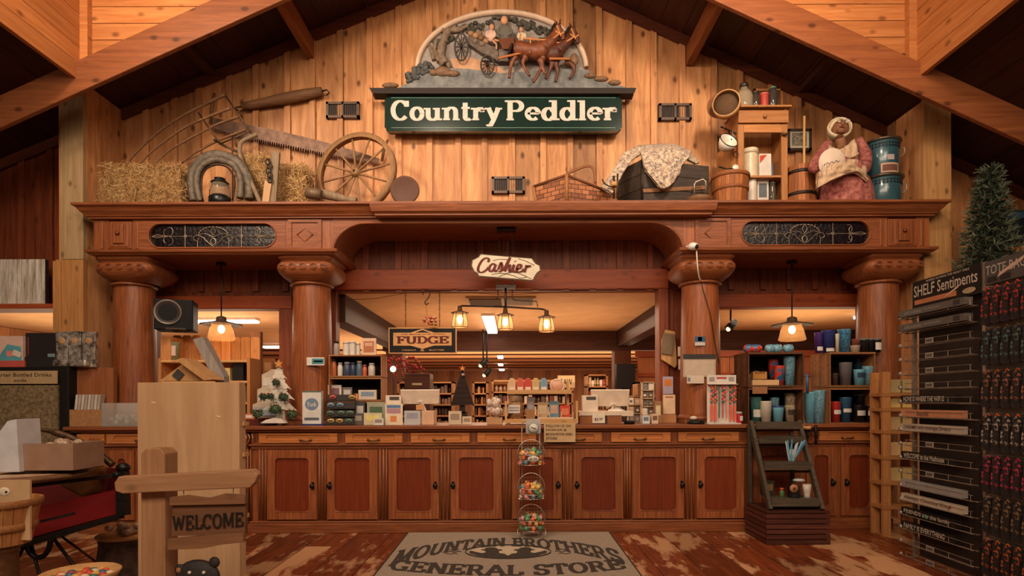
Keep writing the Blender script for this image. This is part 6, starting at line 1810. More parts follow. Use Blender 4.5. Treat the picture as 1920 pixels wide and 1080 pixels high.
# jar crates by the second column
W_CX = wood('crate_pine', (150, 96, 56), (190, 134, 86), 'x', 1.8, .6, .2, .3)
def crate(label, x0, x1, y0, y1, Yf, dep, side, mt, group, nsl=5, lip=.012):
    a, b = px(x0, y1, Yf), px(x1, y0, Yf)
    t = thing('wooden_crate', label, 'crate', ((a.x + b.x) / 2, Yf + dep / 2, a.z), group)
    m = MB().mat(mt); m.box(a.x, b.x, Yf, Yf + dep, a.z, a.z + lip); m.build('bottom', t)
    m = MB().mat(mt); m.rnd = 1.2; m.box(a.x, b.x, Yf, Yf + dep, b.z - lip, b.z); m.build('top', t)
    for s in (0, 1):
        x = a.x if s == 0 else b.x - .012
        for k in range(nsl):
            m = MB().mat(mt); m.rnd = k * 1.7 + s; y = Yf + dep * k / nsl; m.box(x, x + .012, y + .004, y + dep / nsl - .004, a.z + lip, b.z - lip); m.build('side_slat', t)
    m = MB().mat(paint(34, 26, 22, .8)); m.box(a.x + .012, b.x - .012, Yf + dep - .008, Yf + dep, a.z + lip, b.z - lip); m.build('back', t)
    return t, a, b
G1 = 'jar crates stacked beside the second column'
_, a1, b1 = crate('upper open wooden crate holding jars beside the second column', 616, 716, 665, 707, 5.72, .24, 1, W_CX, G1)
_, a2, b2 = crate('middle open wooden crate with sticker cards beside the second column', 616, 716, 708, 752, 5.72, .24, 1, W_CX, G1)
_, a3, b3 = crate('bottom open wooden crate behind the black sticker display', 616, 716, 753, 795.6, 5.72, .24, 1, W_CX, G1)
ZT1 = b1.z + .001; ZI1 = a1.z + .013; ZI2 = a2.z + .013
WJ = paint(206, 200, 190, .4); 
jar('lotion_bottle', 'grey pump bottle at the left on top of the jar crates', 'bottle', 631, 640, 664, 5.8, .028, paint(150, 142, 136, .4), BLACK, z0=ZT1)
jar('white_jar', 'tall white jar on the crate top, left of three', 'jar', 649, 641, 664, 5.8, .03, WJ, paint(196, 188, 176, .4), STR, z0=ZT1); jar('white_jar', 'white jar on the crate top, middle of three', 'jar', 661, 640, 664, 5.8, .03, WJ, paint(206, 196, 184, .4), STR, z0=ZT1); jar('white_jar', 'short white jar on the crate top, right of three', 'jar', 671, 643, 664, 5.84, .025, WJ, paint(206, 196, 184, .4), STR, z0=ZT1)
def fsig(m, x0, x1, z0, z1, Y):
    m.mat(paint(170, 110, 80)); m.box(x0 + .02, x1 - .02, Y - .002, Y, z0 + .03, z1 - .03); m.mat(paint(206, 160, 130)); m.box(x0 + .035, x1 - .035, Y - .003, Y, z0 + .09, z1 - .045)
boxy('pink_card', 'small pink framed card at the right on top of the jar crates', 'card', 678, 705, 634, 663, 5.8, .02, paint(212, 176, 150, .5), z0=ZT1, face=fsig)
for (x, y0, rr, c, lc, lab) in ((626, 674, .028, (176, 96, 54), (30, 28, 28), 'orange pump bottle at the left in the upper crate'), (638, 680, .026, (206, 198, 188), (190, 180, 170), 'white bottle second in the upper crate'), (651, 679, .036, (54, 66, 92), (150, 150, 156), 'first dark blue jar in the upper crate'), (662, 680, .03, (48, 58, 82), (60, 66, 80), 'second dark blue jar in the upper crate'), (674, 677, .032, (78, 100, 118), (176, 160, 120), 'steel blue jar in the middle of the upper crate'), (684, 684, .022, (190, 90, 60), (170, 80, 60), 'small orange jar in the upper crate'), (697, 681, .034, (190, 182, 172), (180, 172, 160), 'grey white jar at the right in the upper crate')):
    jar('jar' if 'jar' in lab else 'bottle', lab, 'jar' if 'jar' in lab else 'bottle', x, y0, 700, 5.8, rr, paint(*c, .35), paint(*lc, .4), z0=ZI1)
for (x0, x1, y0, c, c2, lab) in ((615, 640, 722, (206, 196, 186), (120, 90, 100), 'printed sticker card left in the middle crate'), (642, 660, 726, (110, 104, 100), (190, 180, 176), 'dark sticker card in the middle crate'), (672, 706, 731, (196, 182, 166), (120, 140, 160), 'wide mountain picture card right in the middle crate'), (664, 671, 738, (196, 110, 50), (220, 160, 90), 'tiny orange packet in the middle crate')):
    pack(x0, x1, y0, 5.78, ZI2, lab, c, c2, 'card', 'card', dep=.02)
# black sticker display
t = thing('sticker_display', 'black tiered display of oval stickers in front of the crates', 'display rack', (px(636, 0, 5.62).x, 5.62, CZ))
m = MB().mat(paint(44, 40, 40, .5))
x0, x1 = px(609, 0, 5.6).x, px(662, 0, 5.6).x
for i in range(4):
    z = CZ + .006 + i * .075; m.boxc(((x0 + x1) / 2, 5.58 + i * .02, z + .03), (x1 - x0, .012, .06), (R(-12), 0, 0)); m.boxc(((x0 + x1) / 2, 5.585 + i * .02, z), (x1 - x0, .03, .006))
m.build('stand', t)
for i in range(4):
    for j in range(3):
        x = x0 + .05 + j * .09 + r_.uniform(-.01, .01); z = CZ + .042 + i * .075
        if (i + j) % 5 == 4: continue
        m = MB().mat(paint(*r_.choice([(206, 200, 190), (120, 150, 170), (190, 90, 70), (196, 160, 90), (90, 120, 100)]), .5)); k = MB
        m.lathe([(0, -.001), (.034, -.001), (.034, .001), (0, .001)], (x, 5.565 + i * .02, z), 16, 'y', sy=.62, cap=False); m.mat(paint(60, 56, 60)); m.boxc((x, 5.563 + i * .02, z), (.04, .001, .012)); m.build('sticker', t)
for (x0, x1, y0, Y, c, c2, lab) in ((666, 684, 752, 5.66, (70, 66, 64), (176, 170, 164), 'dark card rack between sticker display and photo card'), (688, 722, 754, 5.66, (150, 150, 132), (80, 100, 76), 'green camp printed card before the crates'), (682, 716, 774, 5.6, (196, 184, 150), (214, 200, 120), 'pale printed box with a yellow note on the counter edge'), (663, 681, 775, 5.62, (90, 84, 80), (150, 140, 130), 'small dark packet beside the sticker display')):
    pack(x0, x1, y0, Y, CZ, lab, c, c2, 'box', 'card_box', dep=.03)

# registers
def register(x0, x1, y0, y1, xs, Y, label, mir=1, CZ=CZ):
    a, b = px(x0, y1, Y), px(x1, y0, Y)
    t = thing('cash_register', label, 'register', ((a.x + b.x) / 2, Y + .1, CZ), 'white tablet registers')
    SH = paint(212, 192, 172, .35)
    m = MB().mat(SH); q = .02
    m.M = Matrix.Translation(((a.x + b.x) / 2, Y, (a.z + b.z) / 2)) @ Euler((R(14), 0, 0)).to_matrix().to_4x4()
    w, h = (b.x - a.x) / 2, (b.z - a.z) / 2
    m.prism([(-w + .02, -h), (w - .01, -h), (w, h), (-w, h)], -.012, .012); m.build('screen', t, bevel=.006)
    m = MB().mat(paint(222, 212, 200, .3)); s = px(xs, 0, Y).x; m.beam((s - .02 * mir, Y - .01, a.z + .03), (s + .045 * mir, Y + .06, CZ + .05), .05, .02); m.lathe([(.09, CZ), (.09, CZ + .012), (.05, CZ + .03), (.03, CZ + .08)], (s + .05, Y + .08, 0), 20); m.build('stand', t)
    return t
register(751, 825, 730, 758, 789, 5.75, 'white tablet cash register left, behind the cardboard cube')
register(1107, 1180, 730, 762, 1146, 5.75, 'white tablet cash register right of the candy shelves', -1, CZ + .115)
def fterm(m, x0, x1, z0, z1, Y):
    m.mat(paint(76, 68, 66, .3)); m.box(x0 + (x1 - x0) * .25, x1 - (x1 - x0) * .12, Y - .001, Y, z1 - (z1 - z0) * .26, z1 - (z1 - z0) * .08)
boxy('card_terminal', 'white payment terminal with small dark screen left of the left register', 'card reader', 723, 752, 741, 757, 5.7, .06, paint(214, 196, 178, .35), z0=CZ + .1, face=fterm)
def fpost(m, x0, x1, z0, z1, Y):
    W = x1 - x0; H = z1 - z0
    m.mat(paint(90, 120, 160)); m.box(x0 + W * .1, x1 - W * .12, Y - .001, Y, z0 + H * .8, z0 + H * .94); m.mat(paint(170, 130, 140)); m.box(x0 + W * .1, x1 - W * .12, Y - .001, Y, z0 + H * .55, z0 + H * .78)
    m.mat(paint(206, 130, 70)); m.box(x0 + W * .3, x1 - W * .35, Y - .0015, Y, z0 + H * .15, z0 + H * .42)
boxy('counter_poster', 'small standing poster with blue top and orange spot before the left register', 'poster', 722, 755, 757, 792, 5.6, .012, paint(216, 198, 172, .5), z0=CZ, face=fpost)
boxy('terminal_stand', 'white stand under the payment terminal behind the small poster', 'stand', 727, 748, 757, 792, 5.66, .05, paint(210, 196, 180, .4), z0=CZ)
boxy('acrylic_box', 'clear plastic box of white cards right of the small poster', 'box', 758, 788, 770, 792, 5.6, .08, glass(200, 200, 200, .7, .15), z0=CZ, face=flabel(paint(150, 150, 160)))
def fcube(m, x0, x1, z0, z1, Y): m.mat(paint(120, 70, 40)); m.box(x1 - (x1 - x0) * .45, x1 - (x1 - x0) * .2, Y - .001, Y, z0 + (z1 - z0) * .4, z0 + (z1 - z0) * .65)
boxy('cardboard_cube', 'pale cardboard cube before the left register', 'box', 792, 815, 770, 793, 5.58, .11, paint(206, 166, 134, .7), z0=CZ, rot=-8, face=None)
boxy('small_tag', 'little tan price tag on the left register stand', 'tag', 780, 795, 759, 768, 5.64, .01, paint(196, 140, 90, .6), z0=cz(768, 5.64))
for i, (x0, x1, y0, c) in enumerate(((841, 865, 771, (196, 176, 150)), (867, 884, 781, (200, 184, 160)), (700, 719, 784, (200, 200, 196)))):
    pack(x0, x1, y0, 5.66 if i < 2 else 5.55, CZ, ('cream card holder below the black carved tree', 'small white numbered cards beside the cream card holder', 'flat white card at the counter edge before the yellow note box')[i], c, (150, 130, 110), 'card', 'card_stand', dep=.03)
# right terminal and its base
boxy('card_terminal', 'white payment terminal left of the right register', 'card reader', 1092, 1121, 741, 771, 5.7, .08, paint(212, 194, 174, .35), z0=CZ + .1, face=fterm)
boxy('cash_box', 'white low cash drawer under the right register', 'cash drawer', 1086, 1188, 771, 779, 5.62, .3, paint(206, 186, 162, .4), z0=CZ + .075)
def fdr(m, x0, x1, z0, z1, Y):
    m.mat(paint(214, 200, 180)); m.box(x0 + .12, x0 + .24, Y - .012, Y, z0 + .01, z1 + .02); m.mat(paint(60, 46, 40)); m.text('$5.97', x0 + .14, x0 + .22, z0 + .03, z0 + .06, Y - .013)
    m.mat(paint(56, 46, 42)); m.box(x1 - .23, x1 - .14, Y - .002, Y, z0 + .005, z1 - .005)
boxy('wooden_box', 'brown box with a handwritten price card under the cash drawer', 'box', 1087, 1166, 779, 792, 5.62, .25, paint(134, 84, 50, .5), z0=CZ, face=fdr)
m = MB().mat(BLACK); c = px(1178, 0, 5.62); m.lathe([(.045, CZ), (.06, CZ + .025), (.052, CZ + .03), (.0, CZ + .012)], (c.x, 5.64, 0), 20); m.mat(IRON); m.tube([(c.x - .02 + .022 * math.cos(R(q_)), 5.64, CZ + .05 + .022 * math.sin(R(q_))) for q_ in range(0, 360, 30)], .003, 5, True)
tag(m.build('coin_dish'), 'small black dish holding a wire ring beside the price box', 'dish')

# candy shelf on the counter
t = thing('candy_shelf', 'two tier light pine shelf of candy between the registers', 'shelf', (px(1012, 0, 5.7).x, 5.7, CZ))
a, b = px(944, 0, 5.6).x, px(1080, 0, 5.6).x; zb2 = cz(787, 5.6); 
for nm, bx in (('base_board', (a, b, 5.55, 5.8, CZ + .02, CZ + .035)), ('front_rail', (a, b, 5.54, 5.55, CZ + .015, CZ + .055)), ('upper_board', (px(948, 0, 5.65).x, px(1068, 0, 5.65).x, 5.6, 5.8, cz(739, 5.65), cz(736, 5.65))), ('upper_rail', (px(948, 0, 5.65).x, px(1068, 0, 5.65).x, 5.59, 5.6, cz(739, 5.65), cz(731, 5.65))), ('foot', (a + .02, a + .05, 5.56, 5.8, CZ, CZ + .02)), ('foot', (b - .05, b - .02, 5.56, 5.8, CZ, CZ + .02))):
    m = MB().mat(W_LIGHTX); m.box(*bx); m.build(nm, t)
for x, zt_ in ((a, cz(752, 5.6)), (b - .02, cz(752, 5.6))):
    m = MB().mat(W_LIGHT); m.box(x, x + .02, 5.55, 5.8, CZ + .035, zt_); m.build('end_panel', t)
for x in (px(950, 0, 5.65).x, px(1062, 0, 5.65).x):
    m = MB().mat(W_LIGHT); m.box(x, x + .02, 5.72, 5.8, CZ + .035, cz(714, 5.65)); m.build('back_post', t)
zu = cz(736, 5.65) + .001
for i, (x, c, lab) in enumerate(((960, (206, 170, 130), 'tan'), (975.5, (196, 92, 76), 'red'), (990, (190, 74, 62), 'dark red'), (1004.5, (196, 166, 110), 'yellow'), (1019.5, (120, 150, 170), 'blue'))):
    p = px(x, 735, 5.65); t2 = thing('candy_bag', lab + ' candy bag with a gabled top on the upper candy shelf', 'candy bag', (p.x, 5.66, zu), 'candy bags on the upper shelf')
    w = .036; h = cz(709, 5.65) - zu
    m = MB().mat(paint(*c, .5)); m.prism([(p.x - w, zu), (p.x + w, zu), (p.x + w, zu + h * .75), (p.x + w * .4, zu + h), (p.x - w * .4, zu + h), (p.x - w, zu + h * .75)], 5.63, 5.68); m.build('bag', t2, bevel=.004)
    m = MB().mat(paint(222, 200, 176, .5)); m.box(p.x - w * .7, p.x + w * .7, 5.628, 5.63, zu + h * .12, zu + h * .38); m.build('label', t2)
p = px(1045, 724, 5.68); t2 = thing('cookie_bag', 'round clear bag of pink cookies on the upper candy shelf', 'bag', (p.x, 5.68, zu))
m = MB().mat(paint(206, 150, 122, .4)); m.sphere((p.x, 5.7, zu + .063), .062, 16, 10, (1.1, .5, 1)); m.build('cookies', t2)
m = MB().mat(paint(216, 186, 160, .4)); m.tube([(p.x + .066 * math.cos(R(q_)), 5.69, zu + .065 + .06 * math.sin(R(q_))) for q_ in range(0, 360, 24)], .009, 6, True); m.build('wrap', t2)
jar('praline_jar', 'squat glass jar of brown candies with white label on the lower candy shelf', 'jar', 968, 741, 786, 5.68, .075, noisy('caramel_candy', (70, 40, 26), (176, 124, 76), 60, .3, .6), glass(196, 160, 120, .6), z0=CZ + .036, lidh=.06)
stick(953, 975, 759, 775, 5.6, 'white paper label on the praline jar', (196, 188, 182), ((.1, .9, .6, .7, (120, 110, 110)), (.1, .9, .3, .4, (120, 110, 110))), 'label', 'label')
pack(988, 1002, 744, 5.66, CZ + .036, 'grey upright card beside the praline jar', (130, 120, 122), (150, 140, 140), 'card', 'card', dep=.02); pack(986, 1003, 768, 5.6, CZ + .036, 'tan small box below the grey card', (150, 108, 70), None, 'box', 'small_box', dep=.03)
for i, (x0, x1, y0, c, c2, lab) in enumerate(((1008, 1027, 754, (176, 150, 116), (190, 168, 136), 'brown paper packet left in the lower candy rack'), (1030, 1048, 752, (96, 134, 150), (190, 150, 130), 'teal and pink packet in the middle of the lower candy rack'), (1050, 1069, 760, (190, 66, 46), (206, 120, 90), 'red packet right in the lower candy rack'))):
    pack(x0, x1, y0, 5.66, CZ + .036, lab, c, c2, 'packet', 'packet', dep=.05)
t2 = thing('divided_tray', 'white divided tray holding three packets in the candy shelf', 'tray', (px(1040, 0, 5.6).x, 5.6, CZ + .036))
m = MB().mat(paint(206, 180, 150, .5)); a_, b_ = px(1006, 0, 5.6).x, px(1071, 0, 5.6).x
for k in range(4): xx = a_ + (b_ - a_) * k / 3; m.box(xx - .003, xx + .003, 5.57, 5.64, CZ + .036, CZ + .12)
m.box(a_, b_, 5.565, 5.57, CZ + .036, CZ + .07); m.build('walls', t2)
# candy in clear bags left of the shelf
t2 = thing('plastic_candy_bag', 'crumpled clear bag of white candy left of the candy shelf', 'bag', (px(928, 0, 5.62).x, 5.66, CZ))
m = MB().mat(noisy('wrapped_candy', (150, 110, 90), (226, 210, 196), 45, .25, .9)); c = px(928, 765, 5.66)
for k in range(16): m.sphere(c + Vector((r_.uniform(-.05, .05), r_.uniform(-.03, .03), r_.uniform(-.06, .09))), .035, 8, 6, (1, .7, 1.2))
m.build('wrapped_candies', t2)
pack(913, 942, 783, 5.58, CZ, 'tan cardboard tray below the crumpled candy bag', (176, 136, 98), None, 'tray', 'card_tray', dep=.1)

# black carved tree behind the counter
t = thing('carved_tree', 'black slatted wooden tree with small star standing behind the counter', 'decorative tree', (px(867, 0, 6.5).x, 6.5, 0))
m = MB().mat(paint(40, 28, 26, .7)); Yt = 6.5
def tq(x, y): p = px(x, y, Yt); return (p.x, p.z)
m.prism([tq(861, 775), tq(872, 775), tq(870, 694), tq(864, 694)], Yt, Yt + .03)
m.box(tq(860, 0)[0], tq(873, 0)[0], Yt, Yt + .03, 0, tq(0, 775)[1]); m.build('trunk', t)
m = MB().mat(paint(44, 32, 28, .7))
for k in range(13):
    y = 700 + k * 4.6; w = 4 + k * 1.5
    m.prism([tq(867 - w, y + 5), tq(867 + w, y + 3.5), tq(867 + w * .9, y - 1), tq(867, y - 2), tq(867 - w * .9, y - 1)], Yt - .02 - .004 * (k % 2), Yt)
m.build('branch_slats', t)
m = MB().mat(paint(206, 130, 70, .5)); c = px(867, 691, Yt - .02); m.prism([(c.x + (.035 if k % 2 == 0 else .014) * math.sin(PI * k / 5), c.z + (.035 if k % 2 == 0 else .014) * math.cos(PI * k / 5)) for k in range(10)], Yt - .03, Yt - .01); m.build('star', t)
m = MB().mat(WIRE); c = px(868, 703, Yt - .04); m.sphere(c, .018, 8, 6); m.build('bell', t)

# right of the register: postcard racks, pad, items
def rack_grid(x0, x1, y0, y1, Y, nx, ny, label, cols, z_low=CZ, frame=(206, 170, 130), name='card_rack'):
    a, b = px(x0, y1, Y), px(x1, y0, Y); zb = a.z if z_low is None else z_low
    t = thing(name, label, 'rack', ((a.x + b.x) / 2, Y, zb))
    m = MB().mat(paint(*frame, .5)); m.box(a.x, b.x, Y + .02, Y + .04, zb, b.z)
    for k in range(ny + 1): z = zb + (b.z - zb) * k / ny; m.box(a.x, b.x, Y - .02, Y + .02, z - .006, z)
    for s in (a.x, b.x - .008): m.box(s, s + .008, Y - .02, Y + .02, zb, b.z)
    m.build('frame', t)
    for i in range(nx):
        for k in range(ny):
            m = MB().mat(paint(*r_.choice(cols), .5)); w = (b.x - a.x) / nx; h = (b.z - zb) / ny
            m.box(a.x + w * i + w * .12, a.x + w * (i + 1) - w * .12, Y - .008, Y, zb + h * k + .002, zb + h * k + h * r_.uniform(.7, .86)); m.mat(paint(*r_.choice(cols), .5)); m.box(a.x + w * i + w * .3, a.x + w * (i + 1) - w * .3, Y - .0095, Y - .008, zb + h * k + h * .25, zb + h * k + h * .5); m.build('card', t)
    return t
CC = [(206, 196, 180), (150, 130, 110), (92, 80, 74), (190, 160, 130), (120, 116, 116), (214, 206, 196)]
rack_grid(1177, 1201, 742, 794, 6.12, 2, 3, 'short postcard rack behind the right register', CC, CZ, name='postcard_rack')
rack_grid(1203, 1226, 716, 794, 5.95, 2, 5, 'tall white postcard spinner right of the right register', CC, CZ, name='postcard_rack')
def fpad(m, x0, x1, z0, z1, Y): m.mat(paint(150, 60, 50)); m.box(x0 + .02, x1 - .02, Y - .001, Y, z1 - .03, z1 - .02); 
boxy('calendar_pad', 'cream calendar pad standing beside the camera column', 'calendar', 1244, 1266, 740, 777, 5.9, .03, paint(214, 184, 150, .5), z0=cz(777, 5.9), face=fpad)
boxy('pad_stand', 'low tan box under the cream calendar pad', 'box', 1240, 1268, 777, 794, 5.88, .1, paint(170, 120, 80, .5), z0=CZ)
boxy('postcard', 'pale photo card leaning above the calendar pad', 'card', 1243, 1262, 706, 726, 5.96, .006, paint(160, 150, 166, .5), z0=cz(740, 5.93) + .002, face=flabel(paint(196, 120, 60)))
for i, (x0, x1, y0, c, c2, lab) in enumerate(((1228, 1240, 752, (150, 110, 76), (206, 190, 150), 'narrow tan box between postcard spinner and calendar pad'), (1222, 1234, 776, (206, 176, 150), (120, 90, 70), 'low pale packet before the postcard spinner'), (1205, 1218, 779, (196, 200, 200), (110, 120, 130), 'little silver packet before the postcard spinner'))):
    pack(x0, x1, y0, 5.8 if i == 0 else 5.66, CZ, lab, c, c2)
t = thing('counter_bell', 'black round base with a white top by the camera column', 'charger', (px(1303, 0, 5.58).x, 5.6, CZ))
m = MB().mat(BLACK); m.lathe([(.075, CZ), (.08, CZ + .01), (.072, CZ + .035), (.0, CZ + .04)], (px(1303, 0, 5.58).x, 5.6, 0), 24); m.build('base', t)
m = MB().mat(paint(210, 190, 176, .4)); m.sphere((px(1299, 0, 5.58).x, 5.6, CZ + .055), .03, 12, 8, (1.2, 1, .7)); m.build('top', t)
# notices on column 3
_, m_ = stick(1281, 1342, 664, 707, 5.665, 'clear sleeve with a grey printed notice taped to the camera column', (176, 156, 138), ((0, 1, .78, 1, (60, 56, 54)), (.05, .95, .05, .72, (190, 172, 152))), 'notice', 'notice')
stick(1288, 1320, 704, 719, 5.655, 'white arrow label below the notice sleeve', (206, 190, 172), ((.05, .2, .25, .75, (110, 120, 140)),), 'label', 'label')
stick(1271, 1279, 650, 668, 5.9, 'upper pale switch plate left of the camera column', (170, 150, 132), (), 'switch', 'switch_plate'); stick(1272, 1279, 673, 693, 5.9, 'lower pale switch plate left of the camera column', (174, 156, 138), (), 'switch', 'switch_plate')
t = MB().mat(W_LIGHT); a = px(1240, 690, 6.22); b = px(1268, 622, 6.22); t.prism([(a.x, a.z + .09), (b.x - .02, a.z), (b.x, a.z + .04), (b.x - .02, b.z), (a.x + .04, b.z + .02), (a.x, b.z - .1)], 6.2, 6.225); t.mat(paint(120, 100, 80, .8)); t.boxc(((a.x + b.x) / 2 - .02, 6.19, (a.z + b.z) / 2 + .06), (.12, .02, .22), (0, R(8), 0))
tag(t.build('wall_plaque'), 'wooden plaque with a grey card hung on the jamb left of the camera column', 'plaque')
# ribbon lanyard stand
t = thing('lanyard_stand', 'white counter stand of red and green beaded lanyards beside the cup crates', 'display rack', (px(1347, 0, 5.6).x, 5.62, CZ))
a, b = px(1320, 0, 5.6).x, px(1374, 0, 5.6).x; zt_ = cz(705, 5.6)
m = MB().mat(paint(206, 196, 186, .5)); m.box(a, b, 5.62, 5.63, CZ, zt_); m.box(a - .01, b + .02, 5.55, 5.68, CZ, CZ + .01); m.box(a, b, 5.57, 5.62, zt_ - .09, zt_ - .085); m.build('stand', t)
m = MB().mat(paint(150, 140, 140, .5)); m.box(a + .02, a + .07, 5.618, 5.62, zt_ - .06, zt_ - .02); m.box(b - .07, b - .02, 5.618, 5.62, zt_ - .06, zt_ - .02); m.mat(paint(176, 60, 60)); m.box(a + .09, b - .09, 5.618, 5.62, zt_ - .035, zt_ - .02); m.build('header_print', t)
CCL = [(214, 80, 70), (224, 110, 60), (60, 110, 80), (206, 60, 80), (222, 130, 110), (40, 90, 70)]
for k in range(7):
    x = a + .035 + (b - a - .06) * k / 6; m = MB(); m.mat(paint(*CCL[k % 6], .4))
    m.tube([(x, 5.6, zt_ - .09), (x + .006 * math.sin(k), 5.6, zt_ - .2), (x, 5.6, CZ + .06)], .006, 5)
    for j in range(9): m.mat(paint(*CCL[(k + j) % 6], .4)); m.sphere((x + .012 * (j % 2) * (1 if k not in (2, 4) else .2), 5.598, zt_ - .11 - j * .018), .012 if k not in (2, 4) else .005, 6, 4)
    if k in (0, 1, 5, 6): m.mat(paint(222, 100, 76, .5)); m.box(x - .01, x + .012, 5.594, 5.6, CZ + .03, CZ + .18)
    m.build('lanyard', t)
t.location.y -= .07
t2 = jar('red_tin', 'small red and white can beside the lanyard stand', 'can', 1384, 772, 793, 5.6, .036, paint(190, 36, 40, .35), paint(196, 190, 180, .3), STR, z0=CZ)
m = MB(); c = px(1384, 0, 5.6); curved(m, c.x, 5.6, .037, 240, 300, CZ + .03, CZ + .075, paint(214, 200, 196)); m.build('label', t2)

# cup crates on the right
G2 = 'dark wooden crates stacked on the right counter'
W_CR2 = wood('brown_crate_wood', (84, 50, 32), (126, 82, 54), 'y', 1.8, .55, .2, .35)
W_CR3 = wood('tan_crate_wood', (134, 86, 50), (176, 122, 78), 'y', 1.8, .55, .2, .35)
def bigcrate(label, x0, x1, y0, y1, mt):
    return crate(label, x0, x1, y0, y1, 5.6, .36, 0, mt, G2, 7, .018)
_, A, B = bigcrate('lower left cup crate with teal cups', 1403, 1508, 727, 796, W_CR2); ZA = A.z + .019
_, A2, B2 = bigcrate('upper left cup crate with coasters and tie dye cups', 1403, 1508, 660, 726, W_CR2); ZB = A2.z + .019
_, A3, B3 = bigcrate('lower right cup crate with black and red tumblers', 1556, 1642, 727, 796, W_CR3); ZC = A3.z + .019
_, A4, B4 = bigcrate('upper right cup crate with grey and blue tumblers', 1556, 1642, 660, 726, W_CR3); ZD = A4.z + .019
ZE = B2.z + .001; ZF = B4.z + .001
BLU = noisy('blue_batik', (70, 130, 156), (140, 186, 200), 45, .35, 0); TIE = noisy('tie_dye', (40, 110, 150), (206, 60, 40), 18, .35, 0, 0, .42, .52, 1); TEAL = noisy('teal_plaid', (34, 92, 92), (86, 140, 134), 20, .4, 0)
NAVY = paint(40, 50, 110, .4); WHI = paint(206, 196, 180, .4); BLK = paint(24, 24, 28, .35); LB = paint(110, 176, 200, .35)
CAMO = noisy('camo', (120, 104, 80), (196, 180, 150), 24, .5, 0)
OV = paint(206, 200, 190, .5)
cup(1417, 744, 791, 5.72, .055, TEAL, 'teal plaid tumbler in the lower left crate', z0=ZA, band=(OV, .2, .5)); cup(1436, 752, 791, 5.66, .055, WHI, 'ribbed white paper cup in the lower left crate', z0=ZA); cup(1459, 764, 791, 5.64, .052, LB, 'light blue tumbler with dark rim in the lower left crate', lid=NAVY, z0=ZA)
cup(1481, 760, 791, 5.64, .048, CAMO, 'camouflage tumbler front right in the lower left crate', z0=ZA, band=(paint(60, 50, 44), .45, .75)); cup(1481, 737, 770, 5.78, .05, CAMO, 'stacked camouflage cups at the back right of the lower left crate', z0=ZA); cup(1452, 745, 770, 5.8, .045, BLU, 'blue patterned cup at the back of the lower left crate', z0=ZA)
# upper left
m = MB().mat(noisy('cork', (130, 112, 96), (160, 142, 124), 40, .8)); c = px(1417, 703, 5.85); m.lathe([(0, 0), (.075, 0), (.075, .012), (0, .012)], (c.x + .01, 5.86, ZB + .075), 26, 'y', cap=False); tag(m.build('coaster'), 'round grey coaster at the left of the upper left crate', 'coaster')
def ftray(m, x0, x1, z0, z1, Y):
    for k in range(4): m.mat(paint(90, 50, 30)); m.sphere((x0 + .03 + k * (x1 - x0 - .06) / 3, Y, z1 - .01), .008, 6, 4)
boxy('soap_tray', 'pale wooden tray of small bottles in the upper left crate', 'tray', 1411, 1461, 712, 722, 5.63, .1, paint(206, 166, 120, .6), z0=ZB); boxy('bottle_box', 'tan box with dark bottle caps above the pale tray', 'box', 1412, 1438, 697, 711, 5.68, .05, paint(176, 124, 66, .6), z0=cz(712, 5.63) + .001, face=ftray)
cup(1450, 674, 700, 5.8, .05, TIE, 'tie dye cup stacked at the back of the upper left crate', z0=ZB + .07); cup(1461, 686, 721, 5.72, .052, TIE, 'tie dye cup in the upper left crate', z0=ZB); cup(1480, 668, 722, 5.72, .055, BLU, 'tall blue batik tumbler in the upper left crate', z0=ZB)
boxy('price_card', 'tan handwritten card hanging under the upper left crate', 'card', 1411, 1439, 725, 740, 5.59, .006, paint(150, 104, 70, .7), z0=cz(740, 5.59))
# on top of the left crates
for i, (x, y0, mt, lab) in enumerate(((1392, 645, TIE, 'rainbow cap like bowl on the far left of the crate top'), (1416, 641, TIE, 'bigger tie dye bowl on the crate top'), (1444, 645, BLU, 'first blue bowl on the left crate top'), (1457, 643, BLU, 'second blue bowl on the left crate top'), (1478, 646, BLU, 'third blue bowl on the left crate top'))):
    Y = 5.72; p = px(x, 655, Y); z0 = ZE if x > 1400 else ZE
    m = MB().mat(mt); rr = .05 if i != 1 else .062; m.lathe([(rr * .55, z0), (rr, z0 + .03), (rr * 1.02, z0 + .05), (rr * .75, z0 + .078), (0, z0 + .085)], (p.x if i else p.x + .06, Y, 0), 18); tag(m.build('bowl'), lab, 'bowl', 'bowls upside down on the crate top')
# top right
cup(1535, 624, 661, 5.7, .04, paint(70, 40, 110, .4), 'purple tumbler leaning left on the right crate top', z0=ZF, band=(OV, .1, .3)); 
cup(1553, 620, 661, 5.7, .062, NAVY, 'large navy patterned tumbler on the right crate top', z0=ZF, band=(OV, .05, .2)); cup(1583, 618, 661, 5.7, .06, noisy('fish_scale', (24, 60, 110), (90, 160, 190), 60, .35, 0), 'blue fish scale tumbler on the right crate top', z0=ZF)
cup(1570, 626, 661, 5.62, .018, WHI, 'narrow white tag between navy and blue tumblers', z0=ZF, cat='tag', name='paper_tag'); cup(1603, 648, 661, 5.66, .046, paint(190, 170, 150, .5), 'stack of pale lids on the right crate top', z0=ZF, name='lid_stack', cat='lids'); cup(1606, 636, 661, 5.8, .04, paint(134, 70, 56, .4), 'reddish brown cup behind the pale lids', z0=ZF)
for i, x in enumerate((1620, 1632, 1644)): cup(x, 638, 661, 5.66 + .02 * (i % 2), .042 if i != 2 else .04, BLK, 'black tumbler on the right crate top, ' + ('left', 'middle', 'right')[i] + ' of three', z0=ZF, band=(OV, .2, .8) if i == 2 else None, lid=paint(110, 104, 100))
